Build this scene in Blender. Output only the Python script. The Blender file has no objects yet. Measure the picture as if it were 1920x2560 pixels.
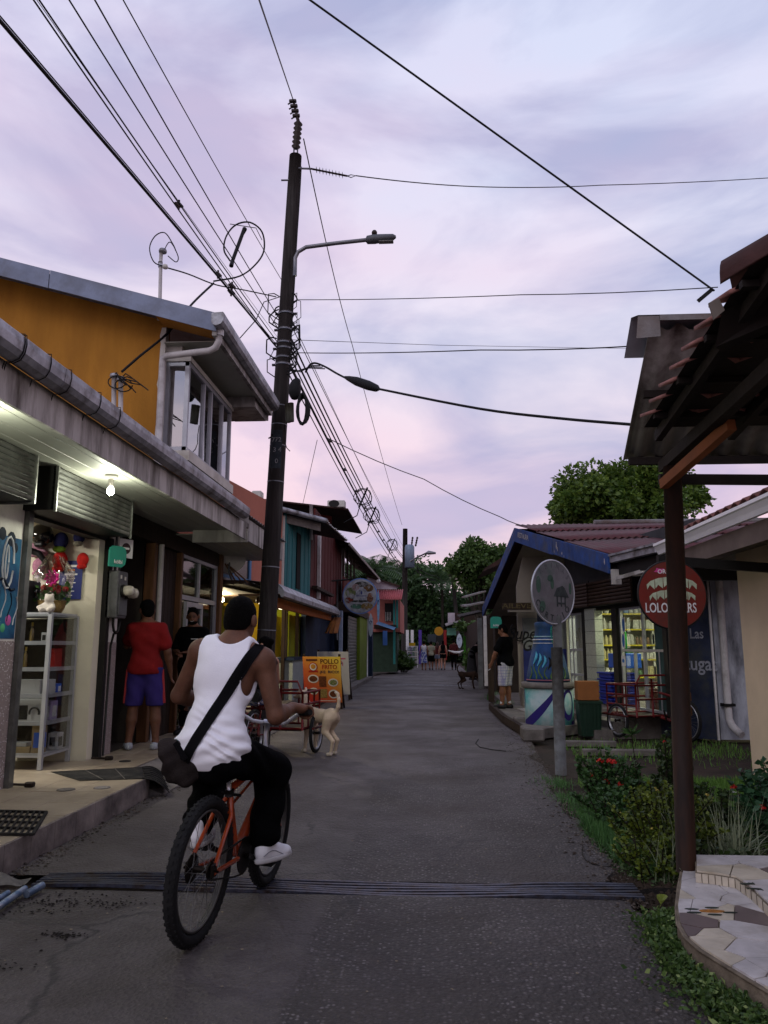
import bpy,bmesh,math,random
import numpy as np
from mathutils import Vector,Matrix
random.seed(7);RNG=np.random.default_rng(7)
sc=bpy.context.scene
COL=sc.collection
R_=math.radians

# ------------------------------------------------------------ camera
CAM_H,PITCH,YAW,FPX=1.40,R_(9.87),R_(3.41),1920.0
cd=bpy.data.cameras.new('camera');cam=bpy.data.objects.new('camera',cd);COL.objects.link(cam)
cam.location=(0,0,CAM_H);cam.rotation_euler=(math.pi/2+PITCH,0,YAW)
cd.sensor_fit='VERTICAL';cd.sensor_height=36;cd.sensor_width=27;cd.lens=27
cd.clip_start=0.05;cd.clip_end=3000
sc.camera=cam

# ------------------------------------------------------------ dusk sky
w=bpy.data.worlds.new('World');sc.world=w;w.use_nodes=True
nt=w.node_tree;nt.nodes.clear()
def wn(t,**k):
    n=nt.nodes.new(t)
    for a,b in k.items():setattr(n,a,b)
    return n
tc=wn('ShaderNodeTexCoord');sep=wn('ShaderNodeSeparateXYZ');nt.links.new(tc.outputs['Generated'],sep.inputs[0])
ramp=wn('ShaderNodeValToRGB');cr=ramp.color_ramp
def lin(c):
    return tuple((x/12.92 if x<=.04045 else((x+.055)/1.055)**2.4)for x in[v/255 for v in c])
stops=[(0.0,(252,210,200)),(0.09,(249,214,214)),(0.20,(240,217,226)),(0.36,(230,224,238)),(0.58,(214,218,241)),(1.0,(194,203,234))]
while len(cr.elements)<len(stops):cr.elements.new(.5)
for e,(p,c)in zip(cr.elements,stops):e.position=p;e.color=(*lin(c),1)
nt.links.new(sep.outputs['Z'],ramp.inputs[0])
# long soft banks of cloud
mp=wn('ShaderNodeMapping');mp.inputs['Scale'].default_value=(1.5,1.3,3.6);mp.inputs['Rotation'].default_value=(0.03,.05,.5)
mp.inputs['Location'].default_value=(.35,.15,.3)
nt.links.new(tc.outputs['Generated'],mp.inputs[0])
n1=wn('ShaderNodeTexNoise');n1.inputs['Scale'].default_value=1.7;n1.inputs['Detail'].default_value=7;n1.inputs['Roughness'].default_value=.53;n1.inputs['Distortion'].default_value=.5
nt.links.new(mp.outputs[0],n1.inputs['Vector'])
r1=wn('ShaderNodeValToRGB');r1.color_ramp.elements[0].position=.42;r1.color_ramp.elements[1].position=.62
nt.links.new(n1.outputs['Fac'],r1.inputs[0])
n2=wn('ShaderNodeTexNoise');n2.inputs['Scale'].default_value=1.1;n2.inputs['Detail'].default_value=5
mp2=wn('ShaderNodeMapping');mp2.inputs['Scale'].default_value=(.9,.9,3.0);mp2.inputs['Location'].default_value=(4.1,2.2,.6)
nt.links.new(tc.outputs['Generated'],mp2.inputs[0]);nt.links.new(mp2.outputs[0],n2.inputs['Vector'])
r2=wn('ShaderNodeValToRGB');r2.color_ramp.elements[0].position=.46;r2.color_ramp.elements[1].position=.66
nt.links.new(n2.outputs['Fac'],r2.inputs[0])
def mix(a,b,fac,typ='MIX'):
    m=wn('ShaderNodeMixRGB',blend_type=typ)
    for s,i in((fac,0),(a,1),(b,2)):
        if hasattr(s,'links'):nt.links.new(s,m.inputs[i])
        else:m.inputs[i].default_value=s
    return m.outputs[0]
fm=wn('ShaderNodeMath',operation='MULTIPLY');fm.inputs[1].default_value=.82;nt.links.new(r1.outputs[0],fm.inputs[0])
c1=mix(ramp.outputs[0],(*lin((156,164,202)),1),fm.outputs[0])
fm2=wn('ShaderNodeMath',operation='MULTIPLY');fm2.use_clamp=True;fm2.inputs[1].default_value=.42;gd_=wn('ShaderNodeVectorMath',operation='DOT_PRODUCT');gd_.inputs[1].default_value=(-.5,.85,.16);nt.links.new(tc.outputs['Generated'],gd_.inputs[0])
ga=wn('ShaderNodeMapRange');ga.inputs[1].default_value=.84;ga.inputs[2].default_value=1.02;ga.inputs[4].default_value=.5;nt.links.new(gd_.outputs['Value'],ga.inputs[0]) # afterglow low in the west
gs=wn('ShaderNodeMath',operation='ADD');nt.links.new(r2.outputs[0],gs.inputs[0]);nt.links.new(ga.outputs[0],gs.inputs[1]);nt.links.new(gs.outputs[0],fm2.inputs[0])
c2=mix(c1,(*lin((242,200,218)),1),fm2.outputs[0])
# the clear-sky light behind the cloud
SUN_AZ,SUN_EL=R_(200),R_(38) # the bright part of the overcast, behind the camera
sky=wn('ShaderNodeTexSky',sky_type='NISHITA',sun_disc=False,sun_elevation=SUN_EL,sun_rotation=SUN_AZ)
sm=wn('ShaderNodeMixRGB',blend_type='MULTIPLY');sm.inputs[0].default_value=1;sm.inputs[2].default_value=(.004,.004,.004,1)
nt.links.new(sky.outputs[0],sm.inputs[1])
c3=mix(c2,sm.outputs[0],1.0,'ADD')
bg=wn('ShaderNodeBackground');bg.inputs['Strength'].default_value=1.03;nt.links.new(c3,bg.inputs[0])
out=wn('ShaderNodeOutputWorld');nt.links.new(bg.outputs[0],out.inputs[0])

ld=bpy.data.lights.new('sun','SUN');ld.energy=.6;ld.angle=R_(30);ld.color=(1,.95,.95)
sun=bpy.data.objects.new('sun',ld);COL.objects.link(sun)
sd=Vector((math.sin(SUN_AZ)*math.cos(SUN_EL),math.cos(SUN_AZ)*math.cos(SUN_EL),math.sin(SUN_EL)))
sun.rotation_euler=sd.to_track_quat('Z','Y').to_euler();sun.location=(0,0,20)
sc.view_settings.view_transform='Standard';sc.view_settings.look='None'
sc.view_settings.exposure=.08;sc.view_settings.gamma=1;sc.view_settings.use_curve_mapping=False
sc.render.engine='CYCLES';sc.render.resolution_x=768;sc.render.resolution_y=1024

# ------------------------------------------------------------ from a place in the photograph to a place on the street
_R=np.array([math.cos(YAW),math.sin(YAW),0]);_fh=np.array([-math.sin(YAW),math.cos(YAW),0]);_Z=np.array([0,0,1.])
_FW=_fh*math.cos(PITCH)+_Z*math.sin(PITCH);_UP=-_fh*math.sin(PITCH)+_Z*math.cos(PITCH);_C=np.array([0,0,CAM_H])
def at(u,v,x=None,y=None,z=None):
    d=(u-960)/FPX*_R+(1280-v)/FPX*_UP+_FW
    t=x/d[0]if x is not None else y/d[1]if y is not None else(z-CAM_H)/d[2]
    return Vector(_C+t*d)

# ------------------------------------------------------------ materials
MATS={}
def tone(c):return tuple(.9*x**1.14 for x in c) # contrast put into the colours: every base colour darkened for deeper shade
def mat(name,col,rough=.8,metal=0.,var=.12,vs=6.,bump=0.,bs=40.,col2=None,c2s=3.,c2lo=.45,c2hi=.65,spec=.22,emit=0.,stretch=(1,1,1),sub=0.,world=False,wave=None,raw=False):
    """one base colour with fine value variation, an optional second colour in stains, and relief"""
    if name in MATS:return MATS[name]
    m=bpy.data.materials.new(name);m.use_nodes=True;t=m.node_tree;N=t.nodes;L=t.links
    b=N['Principled BSDF'];b.inputs['Roughness'].default_value=rough;b.inputs['Metallic'].default_value=metal
    b.inputs['Specular IOR Level'].default_value=spec
    c=lin(col)if max(col)>1 else col
    if not raw:c=tone(c)
    tcn=N.new('ShaderNodeTexCoord');mpn=N.new('ShaderNodeMapping');mpn.inputs['Scale'].default_value=stretch
    if world:
        g=N.new('ShaderNodeNewGeometry');L.new(g.outputs['Position'],mpn.inputs[0])
    else:L.new(tcn.outputs['Object'],mpn.inputs[0])
    n=N.new('ShaderNodeTexNoise');n.inputs['Scale'].default_value=vs;n.inputs['Detail'].default_value=6;n.inputs['Roughness'].default_value=.6
    L.new(mpn.outputs[0],n.inputs['Vector'])
    hs=N.new('ShaderNodeMapRange');hs.inputs['From Min'].default_value=.25;hs.inputs['From Max'].default_value=.75
    hs.inputs['To Min'].default_value=1-var*1.6;hs.inputs['To Max'].default_value=1+var
    L.new(n.outputs['Fac'],hs.inputs['Value'])
    base=N.new('ShaderNodeMixRGB');base.blend_type='MULTIPLY';base.inputs[0].default_value=1;base.inputs[1].default_value=(*c,1)
    L.new(hs.outputs[0],base.inputs[2]);src=base.outputs[0]
    if col2 is not None:
        cc=lin(col2)if max(col2)>1 else col2
        if not raw:cc=tone(cc)
        n3=N.new('ShaderNodeTexNoise');n3.inputs['Scale'].default_value=c2s;n3.inputs['Detail'].default_value=8;n3.inputs['Roughness'].default_value=.65
        L.new(mpn.outputs[0],n3.inputs['Vector'])
        rp=N.new('ShaderNodeMapRange');rp.inputs['From Min'].default_value=c2lo;rp.inputs['From Max'].default_value=c2hi
        L.new(n3.outputs['Fac'],rp.inputs['Value'])
        mx=N.new('ShaderNodeMixRGB');L.new(rp.outputs[0],mx.inputs[0]);L.new(src,mx.inputs[1]);mx.inputs[2].default_value=(*cc,1);src=mx.outputs[0]
    L.new(src,b.inputs['Base Color'])
    if bump:
        n4=N.new('ShaderNodeTexNoise');n4.inputs['Scale'].default_value=bs;n4.inputs['Detail'].default_value=6;L.new(mpn.outputs[0],n4.inputs['Vector'])
        hsrc=n4.outputs['Fac']
        if wave:
            wv=N.new('ShaderNodeTexWave');wv.bands_direction=wave[0];wv.inputs['Scale'].default_value=wave[1];wv.inputs['Distortion'].default_value=.3
            L.new(mpn.outputs[0],wv.inputs['Vector']);hsrc=wv.outputs['Fac']
        bp=N.new('ShaderNodeBump');bp.inputs['Strength'].default_value=bump;bp.inputs['Distance'].default_value=.02
        L.new(hsrc,bp.inputs['Height']);L.new(bp.outputs[0],b.inputs['Normal'])
    if sub:b.inputs['Subsurface Weight'].default_value=sub;b.inputs['Subsurface Radius'].default_value=(.01,.004,.002)
    if emit:
        L.new(src,b.inputs['Emission Color']);b.inputs['Emission Strength'].default_value=emit
    MATS[name]=m;return m
def glass(name,tint=(1,1,1),refl=.12,rough=.02,fk=.6):
    if name in MATS:return MATS[name]
    m=bpy.data.materials.new(name);m.use_nodes=True;t=m.node_tree;N=t.nodes;L=t.links;N.clear()
    tr=N.new('ShaderNodeBsdfTransparent');tr.inputs[0].default_value=(*tint,1)
    gl=N.new('ShaderNodeBsdfGlossy');gl.inputs['Roughness'].default_value=rough
    fr=N.new('ShaderNodeFresnel');fr.inputs[0].default_value=1.5
    ad=N.new('ShaderNodeMath');ad.operation='ADD';ad.operation='MULTIPLY_ADD';ad.inputs[1].default_value=fk;ad.inputs[2].default_value=refl-.03;ad.use_clamp=True;L.new(fr.outputs[0],ad.inputs[0])
    mx=N.new('ShaderNodeMixShader');L.new(ad.outputs[0],mx.inputs[0]);L.new(tr.outputs[0],mx.inputs[1]);L.new(gl.outputs[0],mx.inputs[2])
    o=N.new('ShaderNodeOutputMaterial');L.new(mx.outputs[0],o.inputs[0]);MATS[name]=m;return m
def leafmat(name,c1,c2,rough=.5,trans=.25):
    """leaf: colour varies from leaf to leaf, a little light passes through"""
    if name in MATS:return MATS[name]
    m=bpy.data.materials.new(name);m.use_nodes=True;t=m.node_tree;N=t.nodes;L=t.links
    b=N['Principled BSDF'];b.inputs['Roughness'].default_value=rough;b.inputs['Specular IOR Level'].default_value=.35
    c1,c2=[tuple(1.15*x for x in c)for c in(c1,c2)]
    g=N.new('ShaderNodeNewGeometry')
    mx=N.new('ShaderNodeMixRGB');mx.inputs[1].default_value=(*c1,1);mx.inputs[2].default_value=(*c2,1);L.new(g.outputs['Random Per Island'],mx.inputs[0])
    L.new(mx.outputs[0],b.inputs['Base Color'])
    tl=N.new('ShaderNodeBsdfTranslucent');L.new(mx.outputs[0],tl.inputs[0])
    ms=N.new('ShaderNodeMixShader');ms.inputs[0].default_value=trans;L.new(b.outputs[0],ms.inputs[1]);L.new(tl.outputs[0],ms.inputs[2])
    L.new(ms.outputs[0],N['Material Output'].inputs[0]);MATS[name]=m;return m
def emat(name,col,s):
    if name in MATS:return MATS[name]
    m=bpy.data.materials.new(name);m.use_nodes=True;b=m.node_tree.nodes['Principled BSDF']
    b.inputs['Base Color'].default_value=(*col,1);b.inputs['Emission Color'].default_value=(*col,1);b.inputs['Emission Strength'].default_value=s
    MATS[name]=m;return m

# ------------------------------------------------------------ mesh building
WM={}
def thing(name,label,cat,loc=(0,0,0),group=None,rz=0.):
    o=bpy.data.objects.new(name,None);COL.objects.link(o);o.empty_display_size=.1
    o.location=loc;o.rotation_euler=(0,0,rz);tag(o,label,cat,group)
    WM[o.name]=Matrix.Translation(loc)@Matrix.Rotation(rz,4,'Z');return o
def tag(o,label=None,cat=None,group=None,kind=None):
    if label:o['label']=label
    if cat:o['category']=cat
    if group:o['group']=group
    if kind:o['kind']=kind
    return o
class MB:
    def __init__(s):s.v=[];s.f=[];s.m=[];s.sm=[]
    def add(s,vs,fs,mi=0,smooth=False):
        o=len(s.v);s.v+=[tuple(x)for x in vs];s.f+=[tuple(i+o for i in f)for f in fs];s.m+=[mi]*len(fs);s.sm+=[smooth]*len(fs);return s
    def box(s,x0,x1,y0,y1,z0,z1,mi=0,M=None,bev=0.):
        x0,x1=min(x0,x1),max(x0,x1);y0,y1=min(y0,y1),max(y0,y1);z0,z1=min(z0,z1),max(z0,z1)
        if bev<=0:
            vs=[(x,y,z)for z in(z0,z1)for y in(y0,y1)for x in(x0,x1)]
            fs=[(0,2,3,1),(4,5,7,6),(0,1,5,4),(2,6,7,3),(0,4,6,2),(1,3,7,5)]
        else:
            b=min(bev,(x1-x0)*.45,(y1-y0)*.45,(z1-z0)*.45);vs=[];idx={}
            for k in(0,1):
                for j in(0,1):
                    for i in(0,1):
                        X,Y,Zz=(x0,x1)[i],(y0,y1)[j],(z0,z1)[k];sx,sy,sz=(1-2*i)*b,(1-2*j)*b,(1-2*k)*b
                        idx[i,j,k]=len(vs);vs+=[(X,Y+sy,Zz+sz),(X+sx,Y,Zz+sz),(X+sx,Y+sy,Zz)]
            q=lambda i,j,k,a:idx[i,j,k]+a
            fs=[]
            for i in(0,1):f=[q(i,0,0,0),q(i,1,0,0),q(i,1,1,0),q(i,0,1,0)];fs.append(f if i else f[::-1])
            for j in(0,1):f=[q(0,j,0,1),q(0,j,1,1),q(1,j,1,1),q(1,j,0,1)];fs.append(f if j else f[::-1])
            for k in(0,1):f=[q(0,0,k,2),q(1,0,k,2),q(1,1,k,2),q(0,1,k,2)];fs.append(f if k else f[::-1])
            for j in(0,1):
                for k in(0,1):
                    f=[q(0,j,k,1),q(0,j,k,2),q(1,j,k,2),q(1,j,k,1)];fs.append(f if(j+k)%2==0 else f[::-1])
            for i in(0,1):
                for k in(0,1):
                    f=[q(i,0,k,2),q(i,0,k,0),q(i,1,k,0),q(i,1,k,2)];fs.append(f if(i+k)%2==0 else f[::-1])
            for i in(0,1):
                for j in(0,1):
                    f=[q(i,j,0,0),q(i,j,0,1),q(i,j,1,1),q(i,j,1,0)];fs.append(f if(i+j)%2==0 else f[::-1])
            for i in(0,1):
                for j in(0,1):
                    for k in(0,1):
                        f=[q(i,j,k,0),q(i,j,k,1),q(i,j,k,2)];fs.append(f if(i+j+k)%2==1 else f[::-1])
        if M is not None:vs=[tuple(M@Vector(v))for v in vs]
        return s.add(vs,fs,mi)
    def beam(s,a,b,w,h,mi=0,up=(0,0,1),bev=0.):
        a,b=Vector(a),Vector(b);d=(b-a);L=d.length;d.normalize();up=Vector(up)
        r=d.cross(up)
        if r.length<1e-4:r=d.cross(Vector((1,0,0)))
        r.normalize();u=r.cross(d)
        M=Matrix(((r.x,d.x,u.x,a.x),(r.y,d.y,u.y,a.y),(r.z,d.z,u.z,a.z),(0,0,0,1)))
        return s.box(-w/2,w/2,0,L,-h/2,h/2,mi,M,bev)
    def tube(s,pts,r,n=8,mi=0,caps=True,closed=False,smooth=True):
        pts=[Vector(p)for p in pts];k=len(pts);rs=r if hasattr(r,'__len__')else[r]*k
        vs=[];prev=None
        for i,p in enumerate(pts):
            if closed:t=pts[(i+1)%k]-pts[i-1]
            else:t=pts[min(i+1,k-1)]-pts[max(i-1,0)]
            t.normalize()
            if prev is None:
                a=t.cross(Vector((0,0,1)))
                if a.length<.05:a=t.cross(Vector((1,0,0)))
            else:a=prev-t*prev.dot(t)
            a.normalize();b=t.cross(a);prev=a
            for j in range(n):
                th=2*math.pi*j/n;vs.append(p+(a*math.cos(th)+b*math.sin(th))*rs[i])
        fs=[]
        for i in range(k if closed else k-1):
            i2=(i+1)%k
            for j in range(n):fs.append((i*n+j,i2*n+j,i2*n+(j+1)%n,i*n+(j+1)%n))
        fs=[f[::-1]for f in fs]
        s.add(vs,fs,mi,smooth)
        if caps and not closed:
            o=len(s.v)-len(vs);s.f+=[tuple(o+j for j in range(n)),tuple(o+(k-1)*n+j for j in reversed(range(n)))];s.m+=[mi]*2;s.sm+=[False]*2
        return s
    def lathe(s,prof,n=20,c=(0,0,0),mi=0,M=None,smooth=True,caps=True):
        vs=[];
        for r,z in prof:
            for j in range(n):
                th=2*math.pi*j/n;v=Vector((r*math.cos(th),r*math.sin(th),z));v=(M@v if M is not None else v)+Vector(c);vs.append(v)
        fs=[]
        for i in range(len(prof)-1):
            for j in range(n):fs.append((i*n+j,i*n+(j+1)%n,(i+1)*n+(j+1)%n,(i+1)*n+j))
        s.add(vs,fs,mi,smooth)
        if caps:
            o=len(s.v)-len(vs);k=len(prof);s.f+=[tuple(o+j for j in reversed(range(n))),tuple(o+(k-1)*n+j for j in range(n))];s.m+=[mi]*2;s.sm+=[False]*2
        return s
    def prism(s,poly,d,mi=0):
        """3-D polygon swept along d"""
        poly=[Vector(p)for p in poly];d=Vector(d);n=len(poly)
        nr=Vector((0,0,0))
        for i in range(n):nr+=poly[i].cross(poly[(i+1)%n])
        if nr.dot(d)>0:poly=poly[::-1]
        return s.add(poly+[p+d for p in poly],[tuple(range(n)),tuple(n+i for i in reversed(range(n)))]+[(i,n+i,n+(i+1)%n,(i+1)%n)[::1]for i in range(n)],mi)
    def quad(s,*p,mi=0):return s.add(p,[tuple(range(len(p)))],mi)
    def sheet(s,f,nu,nv,mi=0,smooth=True,thick=None):
        vs=[f(i/nu,j/nv)for j in range(nv+1)for i in range(nu+1)]
        fs=[(j*(nu+1)+i,j*(nu+1)+i+1,(j+1)*(nu+1)+i+1,(j+1)*(nu+1)+i)for j in range(nv)for i in range(nu)]
        if thick is None:return s.add(vs,fs,mi,smooth)
        N0=len(vs);d=Vector(thick);vs2=[Vector(v)+d for v in vs]
        fs2=fs+[tuple(N0+i for i in reversed(f_))for f_ in fs]
        ring=[i for i in range(nu+1)]+[(j)*(nu+1)+nu for j in range(1,nv+1)]+[nv*(nu+1)+i for i in range(nu-1,-1,-1)]+[j*(nu+1)for j in range(nv-1,0,-1)]
        for a,b in zip(ring,ring[1:]+ring[:1]):fs2.append((b,a,a+N0,b+N0))
        return s.add(vs+vs2,fs2,mi,smooth)
    def build(s,name,mats,parent=None,label=None,cat=None,group=None,kind=None):
        return mesh_obj(name,s.v,s.f,mats,parent,s.m,s.sm,label,cat,group,kind)
def mesh_obj(name,v,f,mats,parent=None,mi=None,sm=None,label=None,cat=None,group=None,kind=None,recalc=False):
    V=np.array([tuple(x)for x in v],dtype=float).reshape(-1,3)
    if parent is None:
        loc=Vector(((V[:,0].min()+V[:,0].max())/2,(V[:,1].min()+V[:,1].max())/2,V[:,2].min()));M=Matrix.Translation(loc)
    else:M=WM[parent.name]
    Mi=np.array(M.inverted());V=V@Mi[:3,:3].T+Mi[:3,3]
    me=bpy.data.meshes.new(name);me.from_pydata(V.tolist(),[],[list(map(int,q))for q in f])
    if not isinstance(mats,(list,tuple)):mats=[mats]
    for m in mats:me.materials.append(m)
    if mi is not None and len(mats)>1:me.polygons.foreach_set('material_index',np.array(mi,dtype=np.int32))
    if sm is not None:me.polygons.foreach_set('use_smooth',np.array(sm,dtype=bool)if hasattr(sm,'__len__')else np.full(len(f),sm))
    me.update()
    o=bpy.data.objects.new(name,me);COL.objects.link(o)
    if parent is None:o.location=M.translation
    else:o.parent=parent
    WM[o.name]=M;return tag(o,label,cat,group,kind)
def part(name,mats,parent,fn):m=MB();fn(m);return m.build(name,mats,parent)
def arc(c,r,a0,a1,n,ax1,ax2):
    c=Vector(c);ax1=Vector(ax1);ax2=Vector(ax2)
    return[c+ax1*(r*math.cos(a0+(a1-a0)*i/n))+ax2*(r*math.sin(a0+(a1-a0)*i/n))for i in range(n+1)]
def text_mesh(s,size,ext=.002,align='CENTER',shear=0.,sx=1.,bold=.012):
    c=bpy.data.curves.new('t','FONT');c.body=s;c.size=size;c.extrude=ext;c.align_x=align;c.align_y='CENTER';c.shear=shear;c.resolution_u=3;c.offset=size*bold
    o=bpy.data.objects.new('t',c);COL.objects.link(o);bpy.context.view_layer.update()
    me=bpy.data.meshes.new_from_object(o.evaluated_get(bpy.context.evaluated_depsgraph_get()))
    v=[(q.co.x*sx,q.co.y,q.co.z)for q in me.vertices];f=[tuple(p.vertices)for p in me.polygons]
    bpy.data.objects.remove(o);bpy.data.curves.remove(c);bpy.data.meshes.remove(me);return v,f
def put_text(s,size,M,name,m,parent,ext=.002,shear=0.,sx=1.,align='CENTER'):
    """text lying in the local XY plane of M"""
    v,f=text_mesh(s,size,ext,align,shear,sx)
    return mesh_obj(name,[M@Vector(p)for p in v],f,m,parent)
def frame3(o,x,y):
    """matrix with local X along x and local Y near y, Z out"""
    x=Vector(x).normalized();zz=x.cross(Vector(y)).normalized();y=zz.cross(x)
    return Matrix(((x.x,y.x,zz.x,o[0]),(x.y,y.y,zz.y,o[1]),(x.z,y.z,zz.z,o[2]),(0,0,0,1)))
def copy_thing(root,loc,rz=None,label=None,group=None):
    def cp(o,par):
        c=o.copy();COL.objects.link(c);c.parent=par
        for ch in o.children:cp(ch,c)
        return c
    r=cp(root,None);r.location=loc
    if rz is not None:r.rotation_euler=(0,0,rz)
    if label:r['label']=label
    if group:r['group']=group
    return r

# ------------------------------------------------------------ implicit bodies: limbs blended into one skin
def smin(a,b,k):
    h=np.clip(.5+.5*(a-b)/k,0,1);return a*(1-h)+b*h-k*h*(1-h)
def cap(a,b,ra,rb=None,k=.02,t=0,sub=False):return('c',np.array(a,float),np.array(b,float),ra,ra if rb is None else rb,k,t,sub)
def ell(c,r,M=None,k=.02,t=0,sub=False):return('e',np.array(c,float),np.array(r,float),np.eye(3)if M is None else np.array(M,float),k,t,sub)
def sdf_mesh(prims,h,clips=(),warp=None,pad=.03,infl=0.):
    los,his=[],[]
    for p in prims:
        if p[-1]:continue
        if p[0]=='c':R=max(p[3],p[4])+infl;los.append(np.minimum(p[1],p[2])-R);his.append(np.maximum(p[1],p[2])+R)
        else:R=max(p[2])+infl;los.append(p[1]-R);his.append(p[1]+R)
    lo=np.min(los,0)-pad-h;hi=np.max(his,0)+pad+h
    n=np.ceil((hi-lo)/h).astype(int)+1
    ax=[lo[i]+h*np.arange(n[i])for i in range(3)]
    D=np.full(n,.6,dtype=np.float32);Tg=np.zeros(n,dtype=np.int16)
    for p in prims:
        if p[0]=='c':R=max(p[3],p[4])+infl;a=np.minimum(p[1],p[2])-R;b=np.maximum(p[1],p[2])+R
        else:R=max(p[2])+infl;a=p[1]-R;b=p[1]+R
        k=p[-3];m=max(k*1.5,3*h)+.02
        i0=np.clip(((a-m-lo)/h).astype(int),0,n-1);i1=np.clip(np.ceil((b+m-lo)/h).astype(int)+1,1,n)
        if np.any(i1<=i0):continue
        sl=tuple(slice(i0[q],i1[q])for q in range(3))
        X,Y,Zg=np.meshgrid(ax[0][sl[0]],ax[1][sl[1]],ax[2][sl[2]],indexing='ij')
        if p[0]=='c':
            A,Bq=p[1],p[2];d=Bq-A;dd=max(d@d,1e-9)
            t=np.clip(((X-A[0])*d[0]+(Y-A[1])*d[1]+(Zg-A[2])*d[2])/dd,0,1)
            q=np.sqrt((X-A[0]-t*d[0])**2+(Y-A[1]-t*d[1])**2+(Zg-A[2]-t*d[2])**2)-(p[3]+t*(p[4]-p[3]))-(0 if p[-1]else infl)
        else:
            c,r,M=p[1],p[2]+(0 if p[-1]else infl),p[3]
            P=np.stack([X-c[0],Y-c[1],Zg-c[2]],-1)@M.T
            k0=np.sqrt(((P/r)**2).sum(-1));k1=np.sqrt(((P/r**2)**2).sum(-1))+1e-9;q=k0*(k0-1)/k1
        q=q.astype(np.float32)
        if p[-1]:D[sl]=-smin(-D[sl],q,max(k,1e-4))
        else:
            Tg[sl]=np.where(q<D[sl],p[-2],Tg[sl]);D[sl]=smin(D[sl],q,max(k,1e-4))
    if len(clips)or warp is not None:
        X,Y,Zg=np.meshgrid(*ax,indexing='ij')
        if warp is not None:D=D+warp(X,Y,Zg).astype(np.float32)
        for(pt,nr)in clips:
            nr=np.array(nr,float)/np.linalg.norm(nr)
            D=np.maximum(D,((X-pt[0])*nr[0]+(Y-pt[1])*nr[1]+(Zg-pt[2])*nr[2]).astype(np.float32))
    D[0]=D[-1]=.5;D[:,0]=D[:,-1]=.5;D[:,:,0]=D[:,:,-1]=.5
    return surf_nets(D,lo,h,Tg)
def surf_nets(D,lo,h,Tg):
    S=D<0;n=np.array(D.shape)-1
    acc=np.zeros((*n,3),np.float32);cnt=np.zeros(n,np.int16)
    cor=[(i,j,k)for i in(0,1)for j in(0,1)for k in(0,1)]
    def g(A,c):return A[c[0]:c[0]+n[0],c[1]:c[1]+n[1],c[2]:c[2]+n[2]]
    for a in cor:
        for axn in range(3):
            if a[axn]:continue
            b=list(a);b[axn]=1
            va,vb=g(D,a),g(D,b);x=(va<0)!=(vb<0)
            if not x.any():continue
            den=np.where(x,va-vb,1);t=np.where(x,va/den,0)
            for q in range(3):acc[...,q]+=np.where(x,a[q]+(t if q==axn else 0),0)
            cnt+=x
    act=cnt>0;idx=np.full(n,-1,np.int64);idx[act]=np.arange(act.sum())
    pos=np.argwhere(act);V=(pos+acc[act]/cnt[act][:,None])*h+lo
    tg=Tg[:-1,:-1,:-1][act]
    F=[]
    for axn in range(3):
        o1,o2=[(1,2),(2,0),(0,1)][axn]
        sl0=[slice(1,-1)]*3;sl0[axn]=slice(0,-1);sl1=list(sl0);sl1[axn]=slice(1,None)
        s0,s1=S[tuple(sl0)],S[tuple(sl1)]
        for flip in(0,1):
            e=np.argwhere((s0&~s1)if flip==0 else(~s0&s1))
            if not len(e):continue
            e=e.copy()
            for q in range(3):
                if q!=axn:e[:,q]+=1
            c=[]
            for(d1,d2)in((1,1),(0,1),(0,0),(1,0)):
                x=e.copy();x[:,o1]-=d1;x[:,o2]-=d2;c.append(idx[x[:,0],x[:,1],x[:,2]])
            q=np.stack(c,1);F.append(q if flip==0 else q[:,::-1])
    F=np.concatenate(F);F=F[(F>=0).all(1)]
    return V,F,tg[F[:,0]]
def sdf_obj(name,prims,h,mats,parent=None,clips=(),warp=None,infl=0.,**k):
    V,F,tg=sdf_mesh(prims,h,clips,warp,infl=infl)
    # relax the net a little so the skin reads smooth
    for _ in range(2):
        acc=np.zeros_like(V);c=np.zeros(len(V))
        for i in range(4):
            np.add.at(acc,F[:,i],V[F[:,(i+1)%4]]);np.add.at(acc,F[:,i],V[F[:,i-1]]);np.add.at(c,F[:,i],2)
        c[c==0]=1;V=V*.55+.45*acc/c[:,None]
    return mesh_obj(name,V,F,mats,parent,tg if isinstance(mats,(list,tuple))else None,True,**k)
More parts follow.
